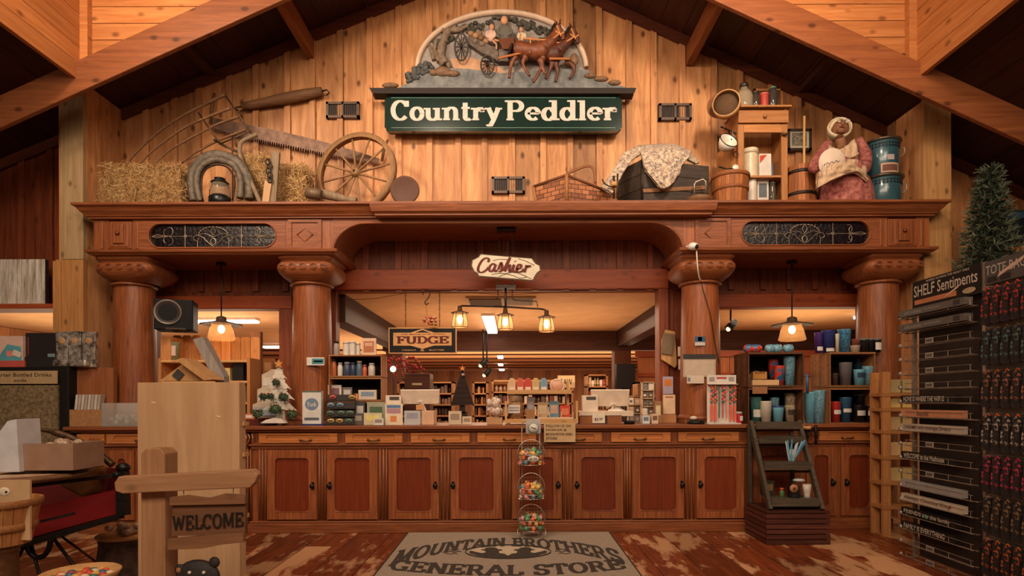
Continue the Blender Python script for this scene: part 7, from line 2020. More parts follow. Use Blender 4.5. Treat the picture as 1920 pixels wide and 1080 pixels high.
# upper right crate
cup(1566, 700, 722, 5.64, .03, paint(96, 80, 70, .3, .6), 'small steel tumbler in the upper right crate', z0=ZD); cup(1585, 680, 722, 5.68, .06, paint(104, 100, 104, .35), 'large grey tumbler in the upper right crate', z0=ZD); cup(1611, 693, 722, 5.64, .052, LB, 'light blue tumbler with dark print in the upper right crate', z0=ZD, band=(paint(40, 60, 80), .5, .8)); cup(1628, 687, 722, 5.68, .055, BLU, 'pale blue cup at the right of the upper right crate', z0=ZD); cup(1610, 672, 700, 5.84, .05, paint(28, 54, 70, .4), 'dark teal cup at the back of the upper right crate', z0=ZD)
# lower right crate
cup(1567, 753, 790, 5.66, .045, paint(170, 44, 42, .4), 'red tumbler with oval logo in the lower right crate', z0=ZC, band=(OV, .4, .6)); cup(1585, 745, 790, 5.68, .055, paint(38, 80, 112, .4), 'dark blue tumbler with oval logo in the lower right crate', z0=ZC, band=(OV, .4, .55))
for i, x in enumerate((1611, 1631)): cup(x, 760, 790, 5.66, .055, BLK, 'black tumbler with oval logo front ' + ('left' if i == 0 else 'right') + ' in the lower right crate', z0=ZC, band=(OV, .4, .7)); cup(x + 2, 742, 772, 5.8, .05, BLK, 'black tumbler at the back ' + ('left' if i == 0 else 'right') + ' of the lower right crate', z0=ZC, lid=paint(150, 146, 142))
# between the crates
cup(1518, 735, 791, 5.72, .055, LB, 'light blue tall tumbler standing between the crates', z0=CZ); cup(1536, 732, 791, 5.68, .055, BLU, 'tall blue floral tumbler standing between the crates', z0=CZ)
m = MB().mat(paint(40, 90, 120, .4)); m.cyl(px(1514, 738, 5.58), px(1513, 700, 5.58), .014, n=8); tag(m.build('blue_spatula', loc=tuple(px(1514, 738, 5.58))), 'narrow blue handle hanging between the crates', 'tool')
# turned spindles hanging at the counter edge
for i, x in enumerate((1513, 1530)):
    c = px(x, 0, 5.46); t = MB().mat(HB); z1_, z0_ = cz(799, 5.46), cz(836, 5.46)
    t.lathe([(.008, z0_), (.014, z0_ + .02), (.009, z0_ + .05), (.018, z0_ + .07), (.01, z0_ + .1), (.02, z0_ + .13), (.01, z0_ + .15), (.012, z1_)], (c.x, 5.49, 0), 10)
    tag(t.build('spindle'), ('left' if i == 0 else 'right') + ' black turned spindle leg behind the ladder top', 'spindle')
m = MB().mat(W_LIGHT); a = px(1508, 803, 5.46); m.lathe([(.0, a.z - .01), (.04, a.z - .01), (.04, a.z + .02), (.0, a.z + .02)], (a.x + .03, 5.47, 0), 16); tag(m.build('wooden_tag'), 'small pale wooden slice above the black spindles', 'tag')

# cardboard note on the counter front
def note(label, x0, x1, y0, y1, Y, lines, c=(188, 156, 118)):
    a, b = px(x0, y1, Y), px(x1, y0, Y); t = thing('cardboard_sign', label, 'sign', ((a.x + b.x) / 2, Y, a.z))
    m = MB().mat(paint(*c, .8)); m.box(a.x, b.x, Y, Y + .004, a.z, b.z); m.build('card', t)
    m = MB().mat(paint(52, 38, 30, .7)); h = (b.z - a.z) / (len(lines) + .6)
    for i, (l, wf) in enumerate(lines): z = b.z - h * (i + 1); m.text(l, a.x + .02, a.x + .02 + (b.x - a.x - .04) * wf, z, z + h * .62, Y - .001, .001)
    m.build('writing', t)
note('tan cardboard sign with handwriting taped on the middle of the counter front', 1020, 1079, 793, 829, 5.43, (('FOLLOW US ON', .9), ('FACEBOOK @', .75), ('MOUNTAIN BROTHERS GENERAL', .98), ('STORE', .4)))

# goods far in the shop: shelves against the back with rows of boxes
W_SH = wood('shop_shelf_wood', (150, 96, 54), (190, 136, 86), 'x', 1.4, .6, .2, .3)
ORD = 'first second third fourth fifth sixth seventh eighth ninth tenth eleventh twelfth thirteenth fourteenth fifteenth sixteenth seventeenth eighteenth'.split()
ROWN = 'top', 'second', 'third', 'lowest'
def far_shelf(label, x0, x1, ytop, ybot, Y, rows, cols, pal, dep=.35, fill=.9):
    a, b = px(x0, ybot, Y), px(x1, ytop, Y)
    t = thing('shop_shelf', label, 'shelf', ((a.x + b.x) / 2, Y + dep / 2, 0))
    m = MB().mat(W_SH); m.box(a.x, b.x, Y + dep - .02, Y + dep, 0, b.z); m.box(a.x, a.x + .03, Y, Y + dep, 0, b.z); m.box(b.x - .03, b.x, Y, Y + dep, 0, b.z); m.build('carcass', t)
    for r in range(rows + 1):
        z = a.z + (b.z - a.z) * r / rows; m = MB().mat(W_SH); m.rnd = r * 1.3; m.box(a.x, b.x, Y, Y + dep, z - .02, z); m.build('shelf_board', t)
    for r in range(rows):
        z = a.z + (b.z - a.z) * r / rows + .001; h = (b.z - a.z) / rows - .03
        w = (b.x - a.x - .08) / cols
        for k in range(cols):
            if r_.random() > fill: continue
            c = r_.choice(pal); kd = 'box'; x = a.x + .04 + w * (k + .5); hh = h * r_.uniform(.55, .92)
            m = MB().mat(paint(*c, .4))
            if r_.random() < .5: kd = 'bottle'; m.lathe([(w * .4, z), (w * .42, z + hh * .7), (w * .2, z + hh * .85), (w * .2, z + hh)], (x, Y + .1, 0), 8)
            else: m.box(x - w * .42, x + w * .42, Y + .04, Y + .16, z, z + hh)
            ln_ = 'dark' if sum(c) < 240 else 'brown' if sum(c) < 400 else 'pale'
            tag(m.build('shop_' + kd), '%s %s, %s in the %s row of the %s' % (ln_, kd, ORD[k], ROWN[rows - r - 1], label), kd, 'goods on the ' + label)
PW = [(196, 150, 100), (150, 90, 60), (120, 70, 44), (206, 180, 140), (90, 60, 46), (170, 120, 70)]
far_shelf('far shelf left of carved tree', 745, 850, 716, 800, 8.6, 4, 15, [(92, 70, 56), (130, 100, 76), (60, 44, 38), (170, 140, 110), (110, 84, 70)], fill=1)
far_shelf('jam shelf right of carved tree', 886, 915, 716, 800, 8.8, 4, 7, [(196, 130, 60), (206, 170, 110), (120, 70, 40), (90, 44, 30)], fill=1)
far_shelf('far shelf behind the candy shelf', 922, 1075, 712, 800, 9.2, 4, 18, [(110, 50, 44), (150, 120, 96), (84, 60, 52), (176, 150, 130), (70, 50, 50), (196, 170, 140)], fill=1)
far_shelf('far shelf behind the right register', 1100, 1140, 702, 790, 9.4, 4, 6, [(206, 190, 170), (190, 160, 130), (130, 110, 96), (160, 60, 50)], fill=1)
far_shelf('goods shelf left of camera column', 1196, 1262, 716, 790, 7.6, 3, 9, [(196, 160, 110), (176, 110, 60), (120, 90, 60), (206, 190, 160), (92, 110, 80)], fill=1)
far_shelf('far shelf behind the white tree', 470, 545, 700, 800, 9.0, 4, 9, CC, fill=1)
far_shelf('far shelf behind left cup crates', 1385, 1470, 700, 790, 9.0, 3, 8, PW, fill=.8)
m = MB().mat(paint(28, 24, 24, .5)); a, b = px(1156, 728, 9.3), px(1191, 682, 9.3); m.box(a.x, b.x, 9.3, 9.42, a.z, b.z); m.cyl(((a.x + b.x) / 2, 9.38, 0), ((a.x + b.x) / 2, 9.38, a.z), .05, n=8); tag(m.build('black_board'), 'large black board on a post behind the right register', 'board')
m = MB().mat(paint(190, 160, 120, .5)); a, b = px(1046, 727, 8.6), px(1078, 704, 8.6); m.box(a.x, b.x, 8.6, 8.62, a.z, b.z); m.mat(BLACK); m.text('RAW', a.x + .04, b.x - .04, a.z + .04, b.z - .05, 8.6); m.mat(W_DARK); m.box((a.x + b.x) / 2 - .02, (a.x + b.x) / 2 + .02, 8.62, 8.64, 0, a.z); tag(m.build('raw_sign'), 'cream sign lettered RAW on a post behind the candy shelf', 'sign')
# flowers, box and lamp behind the FUDGE sign
t = thing('flower_arrangement', 'dark red flower branch arrangement below the FUDGE sign', 'flowers', tuple(px(765, 715, 7.2)))
m = MB().mat(paint(96, 60, 40, .7)); c = px(762, 700, 7.2)
for k in range(22): m.tube([c + Vector((0, 0, -.12)), c + Vector((r_.uniform(-.22, .22), r_.uniform(-.1, .1), r_.uniform(.0, .22)))], .004, 4)
m.build('twigs', t); m = MB().mat(paint(150, 34, 38, .6))
for k in range(70): m.sphere(c + Vector((r_.uniform(-.24, .2), r_.uniform(-.1, .1), r_.uniform(-.02, .2))), .017, 6, 4)
m.build('blossoms', t)
t = thing('wicker_hamper', 'brown basket chest with an oval plate below the red flowers', 'chest', (px(782, 0, 7.1).x, 7.15, 0))
a, b = px(758, 730, 7.05), px(806, 700, 7.05); m = MB().mat(W_DARK); m.box(a.x, b.x, 7.05, 7.35, a.z, b.z); m.build('box', t, bevel=.01)
m = MB().mat(paint(190, 170, 130, .5)); m.box((a.x + b.x) / 2 - .06, (a.x + b.x) / 2 + .06, 7.045, 7.05, a.z + .05, a.z + .075); m.build('plate', t)
m = MB().mat(W_DARK); m.box(a.x, b.x, 7.05, 7.35, 0, a.z - .002); m.build('cabinet', t)
t = thing('street_lamp_model', 'small lit lantern on a post left of the red flowers', 'lamp', (px(737, 0, 7.0).x, 7.0, 0))
c = px(737, 692, 7.0); m = MB().mat(IRON); m.cyl((c.x, 7, 0), (c.x, 7, c.z - .04), .012, n=8); m.lathe([(.0, .06), (.03, .04), (.03, .035)], c, 10); m.build('post', t); m = MB().mat(paint(255, 226, 180, .5, emit=6)); m.sphere(c, .035, 10, 8); m.build('glass', t)
far_n = None

# ---------------- step ladder on its slatted box ----------------
W_LAD = wood('dark_green_wood', (52, 44, 36), (92, 80, 64), 'x', 1.8, .6, 0, .3)
W_SLT = wood('dark_red_slat', (66, 32, 24), (104, 56, 42), 'x', 1.8, .5, 0, .35)
t = thing('slatted_box', 'low dark red slatted wooden box on the floor under the step ladder', 'box', (2.41, 5.2, 0))
for k in range(6):
    z0 = .004 + k * .044
    m = MB().mat(W_SLT); m.rnd = k * 1.3; m.box(2.14, 2.68, 4.96, 4.985, z0, z0 + .036); m.build('slat', t)
    m = MB().mat(W_SLT); m.rnd = k * 1.7; m.box(2.14, 2.165, 4.987, 5.42, z0, z0 + .036); m.build('slat', t)
m = MB().mat(paint(34, 22, 18, .8)); m.box(2.17, 2.66, 4.99, 5.41, 0, .262); m.build('inner_box', t)
for k in range(6): m = MB().mat(W_SLT); m.rnd = k; m.box(2.14, 2.68, 4.96 + k * .077, 5.03 + k * .077, .268, .28); m.build('top_slat', t)
t = thing('step_ladder', 'dark weathered wooden step ladder standing on the slatted box', 'ladder', (2.4, 5.2, .281))
LP_ = lambda u, x: (x, 5.03 + .36 * u, .285 + .745 * u)
for xa, xb in ((2.2, 2.18), (2.645, 2.62)):
    m = MB().mat(W_LAD); m.rnd = xa; m.beam(LP_(0, xa), LP_(1, xb), .03, .055, (0, 1, 0)); m.build('rail', t)
for u in (.1, .5, .8, .97):
    p = LP_(u, 0); m = MB().mat(W_LAD); m.rnd = u * 9; m.box(2.21, 2.62, p[1] - .05, p[1] + .075 + (1 - u) * .08, p[2], p[2] + .018); m.box(2.21, 2.62, p[1] - .05, p[1] - .035, p[2] - .045, p[2]); m.build('step', t)
    if u < .9: m = MB().mat(W_LAD); m.cyl((2.2, p[1] + .02, p[2] - .07), (2.64, p[1] + .02, p[2] - .07), .01, n=6); m.build('rod', t)
for x in (2.17, 2.56): m = MB().mat(W_LAD); m.beam((x, 5.38, .283), (x, 5.4, 1.0), .03, .03); m.build('back_leg', t)
z5 = LP_(.5, 0)[2] + .019; z1 = LP_(.1, 0)[2] + .019
t = thing('straw_cup', 'clear cup of blue straws on the third ladder step', 'cup', (2.48, 5.25, z5))
m = MB().mat(glass(170, 180, 180, .5, .15)); m.lathe([(.035, z5), (.042, z5 + .11), (.038, z5 + .11)], (2.5, 5.26, 0), 16); m.build('cup_body', t)
for k in range(11):
    m = MB().mat(paint(*((110, 170, 200), (90, 150, 190), (190, 206, 206))[k % 3], .4)); a = k * .6; m.tube([(2.49 + .02 * math.cos(a), 5.25 + .02 * math.sin(a), z5 + .006), (2.485 + .085 * math.cos(a) + .04, 5.25 + .03 * math.sin(a), z5 + .17 + .01 * (k % 4))], .006, 5); m.build('straw', t)
pack(1432, 1452, 902, 5.18, z1, 'dark green jar box left on the lowest ladder step', (48, 44, 34), (120, 90, 60))
jar('bottle', 'small green and orange bottle on the lowest ladder step', 'bottle', 1466, 915, 944, 5.14, .02, paint(70, 110, 60, .4), paint(190, 80, 50, .4), z0=z1)
jar('black_mug', 'large black mug in the middle of the lowest ladder step', 'mug', 1489, 912, 942, 5.12, .055, BLK, None, STR, z0=z1)
jar('white_figurine', 'white ceramic cup pair right on the lowest ladder step', 'cup', 1513, 908, 944, 5.1, .035, paint(196, 184, 172, .4), None, [(.9, 0), (.7, .2), (.9, .5), (1, 1)], z0=z1)
m = MB().mat(paint(170, 120, 84, .5)); c = px(1489, 916, 5.04); m.lathe([(0, 0), (.035, 0), (.035, -.012), (0, -.012)], (c.x, 5.05, c.z), 20, 'y', cap=False); m.mat(paint(90, 50, 40)); m.sphere((c.x, 5.036, c.z), .012, 8, 5, (1, .3, 1)); tag(m.build('round_badge'), 'round orange wooden badge hanging before the black mug', 'badge')
m = MB().mat(paint(176, 178, 180, .4)); c = px(1498, 903, 5.12); m.sphere((c.x, 5.12, c.z + .012), .045, 12, 6, (1.2, .8, .35)); tag(m.build('silver_lid'), 'grey shiny lid lying on top of the black mug', 'lid')

# ---------------- candy basket stand ----------------
sx_, sy_ = px(993, 0, 5.2).x, 5.22
t = thing('wire_candy_stand', 'three tier wire basket stand of wrapped candy on the rug before the counter', 'display stand', (sx_, sy_, .013))
def ring(m, cx, cy, z, r, w=.0035, a0=0, a1=360, sy=.75): 
    P = [(cx + r * math.cos(R(q)), cy + r * sy * math.sin(R(q)), z) for q in range(a0, a1, 15)]
    m.tube(P, w, 5, a1 - a0 == 360)
m = MB().mat(WIRE)
for s in (-1, 1): m.tube([(sx_ + s * .09, sy_ + .07, .02), (sx_ + s * .08, sy_ + .08, .5), (sx_ + s * .08, sy_ + .08, 1.0)], .005, 6)
m.tube([(sx_ + .08 * math.cos(R(q)), sy_ + .08, 1.0 + .06 * math.sin(R(q))) for q in range(0, 181, 20)], .005, 6)
m.build('frame', t)
for s in (-1, 1):
    m = MB().mat(WIRE); m.tube([(sx_ + s * .12, sy_ - .05, .1), (sx_ + s * .125, sy_ - .07, .06), (sx_ + s * .09, sy_ - .09, .015)], .005, 6); m.build('foot', t)
TC = [((222, 176, 96), 'yellow'), ((224, 120, 76), 'orange'), ((224, 204, 184), 'white'), ((210, 150, 150), 'pink'), ((100, 132, 142), 'blue'), ((96, 146, 104), 'green')]
rc_ = random.Random(5)
for lv, (zb, nm) in enumerate(((.66, 'top'), (.36, 'middle'), (.08, 'bottom'))):
    m = MB().mat(WIRE)
    for z, r in ((zb, .1), (zb + .04, .112), (zb + .09, .122)): ring(m, sx_, sy_, z, r)
    for q in range(0, 360, 20): m.tube([(sx_ + .1 * math.cos(R(q)), sy_ + .075 * math.sin(R(q)), zb), (sx_ + .122 * math.cos(R(q)), sy_ + .092 * math.sin(R(q)), zb + .09)], .002, 4)
    for q in range(-3, 4): m.tube([(sx_ + q * .03, sy_ - .07, zb), (sx_ + q * .03, sy_ + .07, zb)], .002, 4)
    # tall back hoop
    m.tube([(sx_ + .122 * math.cos(R(q)), sy_ + .04, zb + .09 + .13 * math.sin(R(q))) for q in range(0, 181, 15)], .004, 5)
    for q in range(-3, 4): m.tube([(sx_ + q * .028, sy_ + .045, zb + .09), (sx_ + q * .028, sy_ + .045, zb + .2)], .0015, 4)
    for z in (.12, .15, .18): m.tube([(sx_ - .1, sy_ + .045, zb + z), (sx_ + .1, sy_ + .045, zb + z)], .0015, 4)
    m.build('basket', t)
    for k in range(39):
        c, cn = TC[rc_.choice((0, 0, 0, 1, 1, 2, 3, 4, 5))] if lv != 2 else TC[rc_.choice((0, 4, 5, 5, 3, 1))]
        layer = k // 13; a = 2 * PI * (k % 13) / (9 if k % 13 < 9 else 4) + layer * .35; rr = (.094 if k % 13 < 9 else .045) * (1 - .08 * layer)
        x, y, z = sx_ + rr * math.cos(a), sy_ + rr * .72 * math.sin(a), zb + .024 + layer * .04
        if k % 13 >= 9: z += .02
        q = MB().mat(paint(*c, .3)); q.M = Matrix.Translation((x, y, z)) @ Euler((rc_.uniform(0, 3), rc_.uniform(0, 3), rc_.uniform(0, 3))).to_matrix().to_4x4()
        q.sphere((0, 0, 0), .021, 8, 6, (1.15, 1, 1)); q.lathe([(.003, .02), (.015, .032)], (0, 0, 0), 6, 'x', cap=False); q.lathe([(.015, -.032), (.003, -.02)], (0, 0, 0), 6, 'x', cap=False)
        tag(q.build('wrapped_candy', loc=(x, y, z)), '%s wrapped candy in the %s wire basket' % (cn, nm), 'candy', '%s candies in the %s wire basket' % (cn, nm))
m = MB().mat(paint(206, 196, 186, .5)); m.lathe([(0, -.002), (.05, -.002), (.05, .002), (0, .002)], (sx_ + .015, sy_ - .12, .72), 20, 'y', sy=.55, cap=False); m.mat(paint(70, 60, 56)); m.text('$1.99', sx_ - .015, sx_ + .045, .708, .734, sy_ - .123); m.build('price_tag', t)
t = thing('candy_pouch', 'clear pouch with a round pale green label on top of the wire stand', 'pouch', (sx_, sy_ - .01, .96))
m = MB().mat(glass(190, 190, 196, .5, .15)); m.boxc((sx_ + .02, sy_ - .01, 1.0), (.135, .03, .13)); m.build('pouch', t, bevel=.01)
m = MB().mat(paint(130, 150, 130, .5)); m.lathe([(0, -.002), (.05, -.002), (.05, .002), (0, .002)], (sx_ + .02, sy_ - .03, .985), 20, 'y', cap=False); m.mat(paint(206, 200, 190, .5)); m.lathe([(0, -.002), (.04, -.002), (.04, .002), (0, .002)], (sx_ + .022, sy_ - .0325, .985), 20, 'y', cap=False); m.mat(paint(70, 70, 70)); m.boxc((sx_ + .022, sy_ - .036, .985), (.045, .001, .008), (0, R(20), 0)); m.build('label', t)

# ---------------- right: pine shelf, sign rack, bag rack, fir tree ----------------
t = thing('pine_rack', 'narrow light pine open rack behind the sign rack', 'shelf', (3.5, 5.3, 0))
for x, y in ((3.34, 5.26), (3.34, 5.42), (3.62, 5.26), (3.62, 5.42)):
    m = MB().mat(WS); m.rnd = x + y; m.box(x - .035, x + .035, y - .015, y + .015, 0, 1.475); m.build('post', t)
for y in (737, 765, 807, 855, 903, 948):
    z = px(1660, y, 5.26).z; m = MB().mat(WSX); m.rnd = y; m.box(3.3, 3.66, 5.24, 5.44, z - .03, z); m.build('shelf_board', t)
for i, (y, c, lab) in enumerate(((737, (176, 156, 110), 'top'), (765, (206, 176, 110), 'second'), (807, (190, 160, 110), 'third'), (855, (206, 170, 120), 'fourth'), (903, (196, 170, 110), 'fifth'))):
    z = px(1660, y, 5.26).z + .001
    for j in range(2): m = MB().mat(paint(*c, .6)); m.box(3.4 + j * .11, 3.49 + j * .11, 5.28, 5.38, z, z + .12); tag(m.build('packet', bevel=.004), '%s cream packet on the %s pine rack shelf' % (('left', 'right')[j], lab), 'packet', 'cream packets on the pine rack')
RK = Matrix.Translation((3.04, 4.6, 0)) @ Matrix.Rotation(R(-90), 4, 'Z')
def RM(): m = MB(); m.M = RK.copy(); return m
rk = thing('sign_rack', 'tall steel wire rack of wooden word signs at the right edge', 'display rack', (3.12, 4.25, 0))
for x in (.04, .725):
    m = RM().mat(WIRE); m.box(x - .012, x + .012, .07, .095, 0.003, 2.13); m.build('upright', rk)
m = RM().mat(paint(52, 42, 38, .6)); m.box(.05, .715, .11, .12, .02, 1.95); m.build('back_panel', rk)
m = RM().mat(paint(34, 29, 28, .5)); m.box(.052, .713, .06, .07, 1.93, 2.13); m.mat(paint(190, 176, 160, .5)); m.text('SHELF Sentiments', .07, .69, 2.01, 2.095, .06); m.text('WORDS TO MAKE THE HEART SMILE', .2, .62, 2.105, 2.12, .06)
m.mat(paint(176, 112, 76, .5)); m.box(.08, .5, .056, .06, 1.95, 1.985); m.mat(paint(206, 170, 150, .5)); m.add([(.38, .054, 1.95), (.52, .054, 2.0), (.56, .054, 2.03), (.42, .054, 1.975)], [(0, 1, 2, 3)]); m.mat(paint(170, 150, 120)); m.add([(.62 + .06 * math.cos(R(q)), .055, 1.965 + .02 * math.sin(R(q))) for q in range(0, 360, 30)], [tuple(range(12))]); m.build('header_sign', rk)
SG = {0: ((96, 90, 84), 'grey strip'), 1: ((92, 86, 80), 'grey strip'), 6: ((32, 28, 28), 'HOME IS WHERE THE WIFI IS'), 7: ((190, 130, 96), 'Beautiful'), 8: ((176, 164, 150), 'DREAMS with courage, Dream'), 10: ((34, 30, 28), 'WELCOME to the Madhouse'), 12: ((150, 146, 142), ''), 13: ((190, 176, 156), 'Always Choose Kind'), 14: ((34, 30, 28), 'FRIENDS are the family'), 15: ((32, 28, 26), 'FAMILY IS EVERYTHING')}
NMS = {6: 'black word sign reading about wifi', 7: 'salmon wooden word sign just below the black wifi sign', 8: 'off white word sign with large leading letters', 10: 'black word sign reading WELCOME', 12: 'pale blue grey word sign between the WELCOME sign and a cream sign', 13: 'cream word sign with fine script and a red mark', 14: 'upper of two lowest black word signs with a teal dot', 15: 'lowest black word sign in the rack'}
for k in range(18):
    z = 1.864 - .1087 * k + .0
    z = max(z, .02)
    m = RM().mat(WIRE); m.tube([(0, -.0, z - .012), (.72, 0, z - .012)], .0028, 4); m.tube([(0, .035, z - .018), (.72, .035, z - .018)], .0028, 4); m.tube([(.04, .0, z - .012), (.04, .07, z - .018)], .003, 4); m.tube([(.7, .0, z - .012), (.7, .07, z - .018)], .003, 4)
    m.tube([(0.05, 0, z + .028), (.72, 0, z + .028)], .002, 4)
    for x in (.06, .5, .7): m.tube([(x, 0, z - .012), (x, 0, z + .028)], .002, 4)
    m.build('wire_shelf', rk)
    m = RM().mat(paint(206, 200, 194, .4, .2)); m.lathe([(0, -.004), (.014, -.004), (.014, .004), (0, .004)], (-.002, -.004, z + .0), 12, 'y', cap=False); m.mat(paint(90, 80, 80)); m.tube([(-.002 + .014 * math.cos(R(q)), -.009, z + .014 * math.sin(R(q))) for q in range(0, 360, 45)], .002, 4, True); m.build('price_button', rk)
    if k in SG:
        c, tx = SG[k]
        if k < 2:
            m = RM().mat(paint(*c, .5)); m.box(-.01, .66, -.008, .05, z, z + .05); m.mat(paint(150, 146, 140)); m.text('shelf sentiments', .06, .25, z + .012, z + .04, -.008); m.text('words of the heart and home', .27, .44, z + .018, z + .036, -.008); m.mat(paint(60, 56, 56)); m.box(.56, .62, -.009, -.008, z + .008, z + .042); m.build('label_strip', rk)
        else:
            ln = (.62 if k in (7, 12, 13, 8) else .56)
            m = RM().mat(paint(*c, .5)); m.box(-.006, ln, .003, .045, z - .008, z + .045)
            m.mat(paint(206, 196, 180, .5) if c[0] < 60 else paint(110, 84, 70, .5))
            if tx: m.text(tx, .03 if k != 7 else .18, ln - (.22 if k == 7 else 0) - (.1 if k != 14 else .05), z - .001, z + .037, .003)
            if k == 14: m.mat(paint(90, 150, 150)); m.lathe([(0, -.001), (.016, -.001), (.016, .001), (0, .001)], (.27, .001, z + .018), 12, 'y', cap=False)
            if k == 13: m.mat(paint(170, 40, 40)); m.boxc((.5, .002, z + .015), (.03, .001, .01), (0, R(-30), 0))
            tag(m.build('word_sign', bevel=0), NMS[k], 'sign', 'wooden word signs in the wire rack')
    else:
        m = RM().mat(paint(150, 140, 128, .5)); m.box(.28, .36, -.004, -.001, z - .01, z + .03); m.mat(paint(90, 84, 80)); m.box(.29, .35, -.005, -.004, z + .0, z + .02); m.build('price_plate', rk)
br = thing('bag_rack', 'grey panel rack of folded fabric bags at the far right edge', 'display rack', (3.13, 3.6, 0))
m = RM().mat(paint(120, 108, 96, .6)); m.box(.745, 1.35, .085, .1, 0.003, 2.12); m.build('panel', br)
m = RM().mat(paint(80, 76, 74, .5)); m.box(.76, 1.2, .05, .06, 1.97, 2.12); m.mat(paint(176, 168, 160)); m.text('TOTE BAGS', .77, 1.1, 2.03, 2.09, .05); m.mat(paint(50, 46, 46)); m.box(.78, .86, .049, .05, 1.98, 2.015); m.box(.88, .96, .049, .05, 1.98, 2.015); m.mat(paint(200, 170, 150)); m.add([(.86, .047, 2.0), (1.05, .047, 2.07), (1.07, .047, 2.1), (.88, .047, 2.03)], [(0, 1, 2, 3)]); m.build('header_sign', br)
FB = [noisy('bag_print_%d' % i, (26, 22, 24), c, 34, .7, .1, 0, .54, .68, 1.5) for i, c in enumerate(((196, 60, 50), (90, 130, 120), (176, 110, 80), (190, 176, 160), (206, 50, 90), (150, 120, 80), (196, 96, 40)))]
for r in range(7):
    zt = px(1880, (538, 616, 697, 780, 860, 938, 1019)[r], 3.7).z
    m = RM().mat(WIRE); m.tube([(.75, .08, zt + .012), (1.2, .08, zt + .012)], .004, 4); m.tube([(.85, .08, zt + .012), (.85, -.02, zt + .012)], .003, 4); m.build('peg', br)
    for j in range(5):
        x = .80 + j * .085
        m = RM().mat(FB[r]); y = .02 - .008 * j
        m.prism([(x - .022, zt), (x + .03, zt), (x + .045, zt - .2), (x + .03, zt - .225), (x - .03, zt - .225), (x - .042, zt - .19)], y, y + .03)
        m.mat(paint(26, 22, 22, .8)); m.box(x - .05, x - .038, y - .002, y + .032, zt - .2, zt - .06)
        m.mat(paint(*[(206, 60, 60), (120, 70, 40), (196, 90, 40), (220, 100, 60), (206, 50, 90), (160, 110, 80), (206, 120, 50)][r], .5)); m.tube([(x - .01, y + .01, zt), (x + .004, y + .01, zt + .015), (x + .02, y + .01, zt)], .004, 5)
        tag(m.build('folded_bag', bevel=0), '%s folded bag in the %s row of the right bag rack' % (('leftmost', 'second', 'middle', 'fourth', 'fifth')[j], ('top', 'second', 'third', 'fourth', 'fifth', 'sixth', 'lowest')[r]), 'bag', 'fabric bags in the %s row' % ('top', 'second', 'third', 'fourth', 'fifth', 'sixth', 'lowest')[r])
t = thing('fir_tree', 'artificial dark green fir tree behind the sign rack', 'tree', (4.27, 5.25, 0))
m = MB().mat(paint(70, 50, 36, .8)); m.cyl((4.27, 5.25, 0), (4.27, 5.25, 3.2), .03, .008, 8); m.lathe([(.18, 0), (.18, .02), (.04, .06)], (4.27, 5.25, 0), 16); m.build('trunk', t)
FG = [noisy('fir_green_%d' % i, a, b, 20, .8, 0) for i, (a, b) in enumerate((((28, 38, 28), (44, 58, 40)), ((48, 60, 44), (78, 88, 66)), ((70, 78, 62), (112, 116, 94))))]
m = MB(); rt = random.Random(11)
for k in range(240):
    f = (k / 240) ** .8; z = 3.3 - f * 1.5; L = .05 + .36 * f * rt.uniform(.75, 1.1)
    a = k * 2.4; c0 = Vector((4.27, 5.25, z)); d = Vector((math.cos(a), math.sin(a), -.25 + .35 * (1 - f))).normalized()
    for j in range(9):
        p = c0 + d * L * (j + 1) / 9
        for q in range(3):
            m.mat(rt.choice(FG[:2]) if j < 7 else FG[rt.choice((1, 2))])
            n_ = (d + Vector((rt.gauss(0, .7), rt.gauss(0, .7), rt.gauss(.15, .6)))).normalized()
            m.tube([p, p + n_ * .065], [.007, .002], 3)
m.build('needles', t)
m = MB().mat(paint(36, 44, 50, .5)); a, b = px(1888, 450, 6.2), px(1960, 392, 6.2); m.box(a.x, b.x, 6.24, 6.29, a.z, b.z); m.mat(paint(70, 110, 140, .5)); m.box(a.x + .01, b.x - .01, 6.235, 6.24, b.z - .08, b.z - .01); tag(m.build('canvas_print'), 'dark canvas print with a blue band on the wall right of the fir tree', 'picture')

# ---------------- left background: shelf, canvas, cooler ----------------
m = MB().mat(W_REDX); z = px(50, 574, 6.15).z; m.box(-6.6, -4.48, 6.0, 6.29, z - .05, z); sh = structure(m.build('trim_10'))
def birch():
    m, nt, bs = new_mat('birch_painting'); tc = N(nt, 'ShaderNodeTexCoord'); mp = N(nt, 'ShaderNodeMapping'); mp.inputs['Scale'].default_value = (14, 1, 1.2); nt.links.new(tc.outputs['Object'], mp.inputs['Vector'])
    no = N(nt, 'ShaderNodeTexNoise', Scale=2.0, Detail=8.0, Roughness=.7); nt.links.new(mp.outputs[0], no.inputs['Vector'])
    nt.links.new(ramp(nt, no.outputs['Fac'], [(.3, lin((96, 80, 66))), (.45, lin((176, 164, 150))), (.6, lin((220, 214, 206))), (.7, lin((206, 160, 130)))]), bs.inputs['Base Color']); return m
t = thing('birch_canvas', 'unframed canvas of pale birch trunks on the left wall shelf', 'picture', (-5.2, 6.1, z))
m = MB().mat(birch()); a, b = px(-40, 571, 6.05), px(84, 486, 6.05); m.box(a.x, b.x, 6.05, 6.055, z + .001, b.z); m.build('painting', t)
m = MB().mat(paint(46, 36, 32, .6)); m.box(a.x, b.x + .001, 6.055, 6.1, z + .001, b.z); m.build('frame', t)
co = thing('drink_cooler', 'black framed cabinet with a handwritten bottled drinks sign at the left edge', 'cooler', (-5.2, 5.55, 0))
ct = px(60, 688, 5.45).z
m = MB().mat(BLACK); m.box(-6.2, -4.135, 5.46, 5.68, 0, ct); m.build('cabinet', co, bevel=.01)
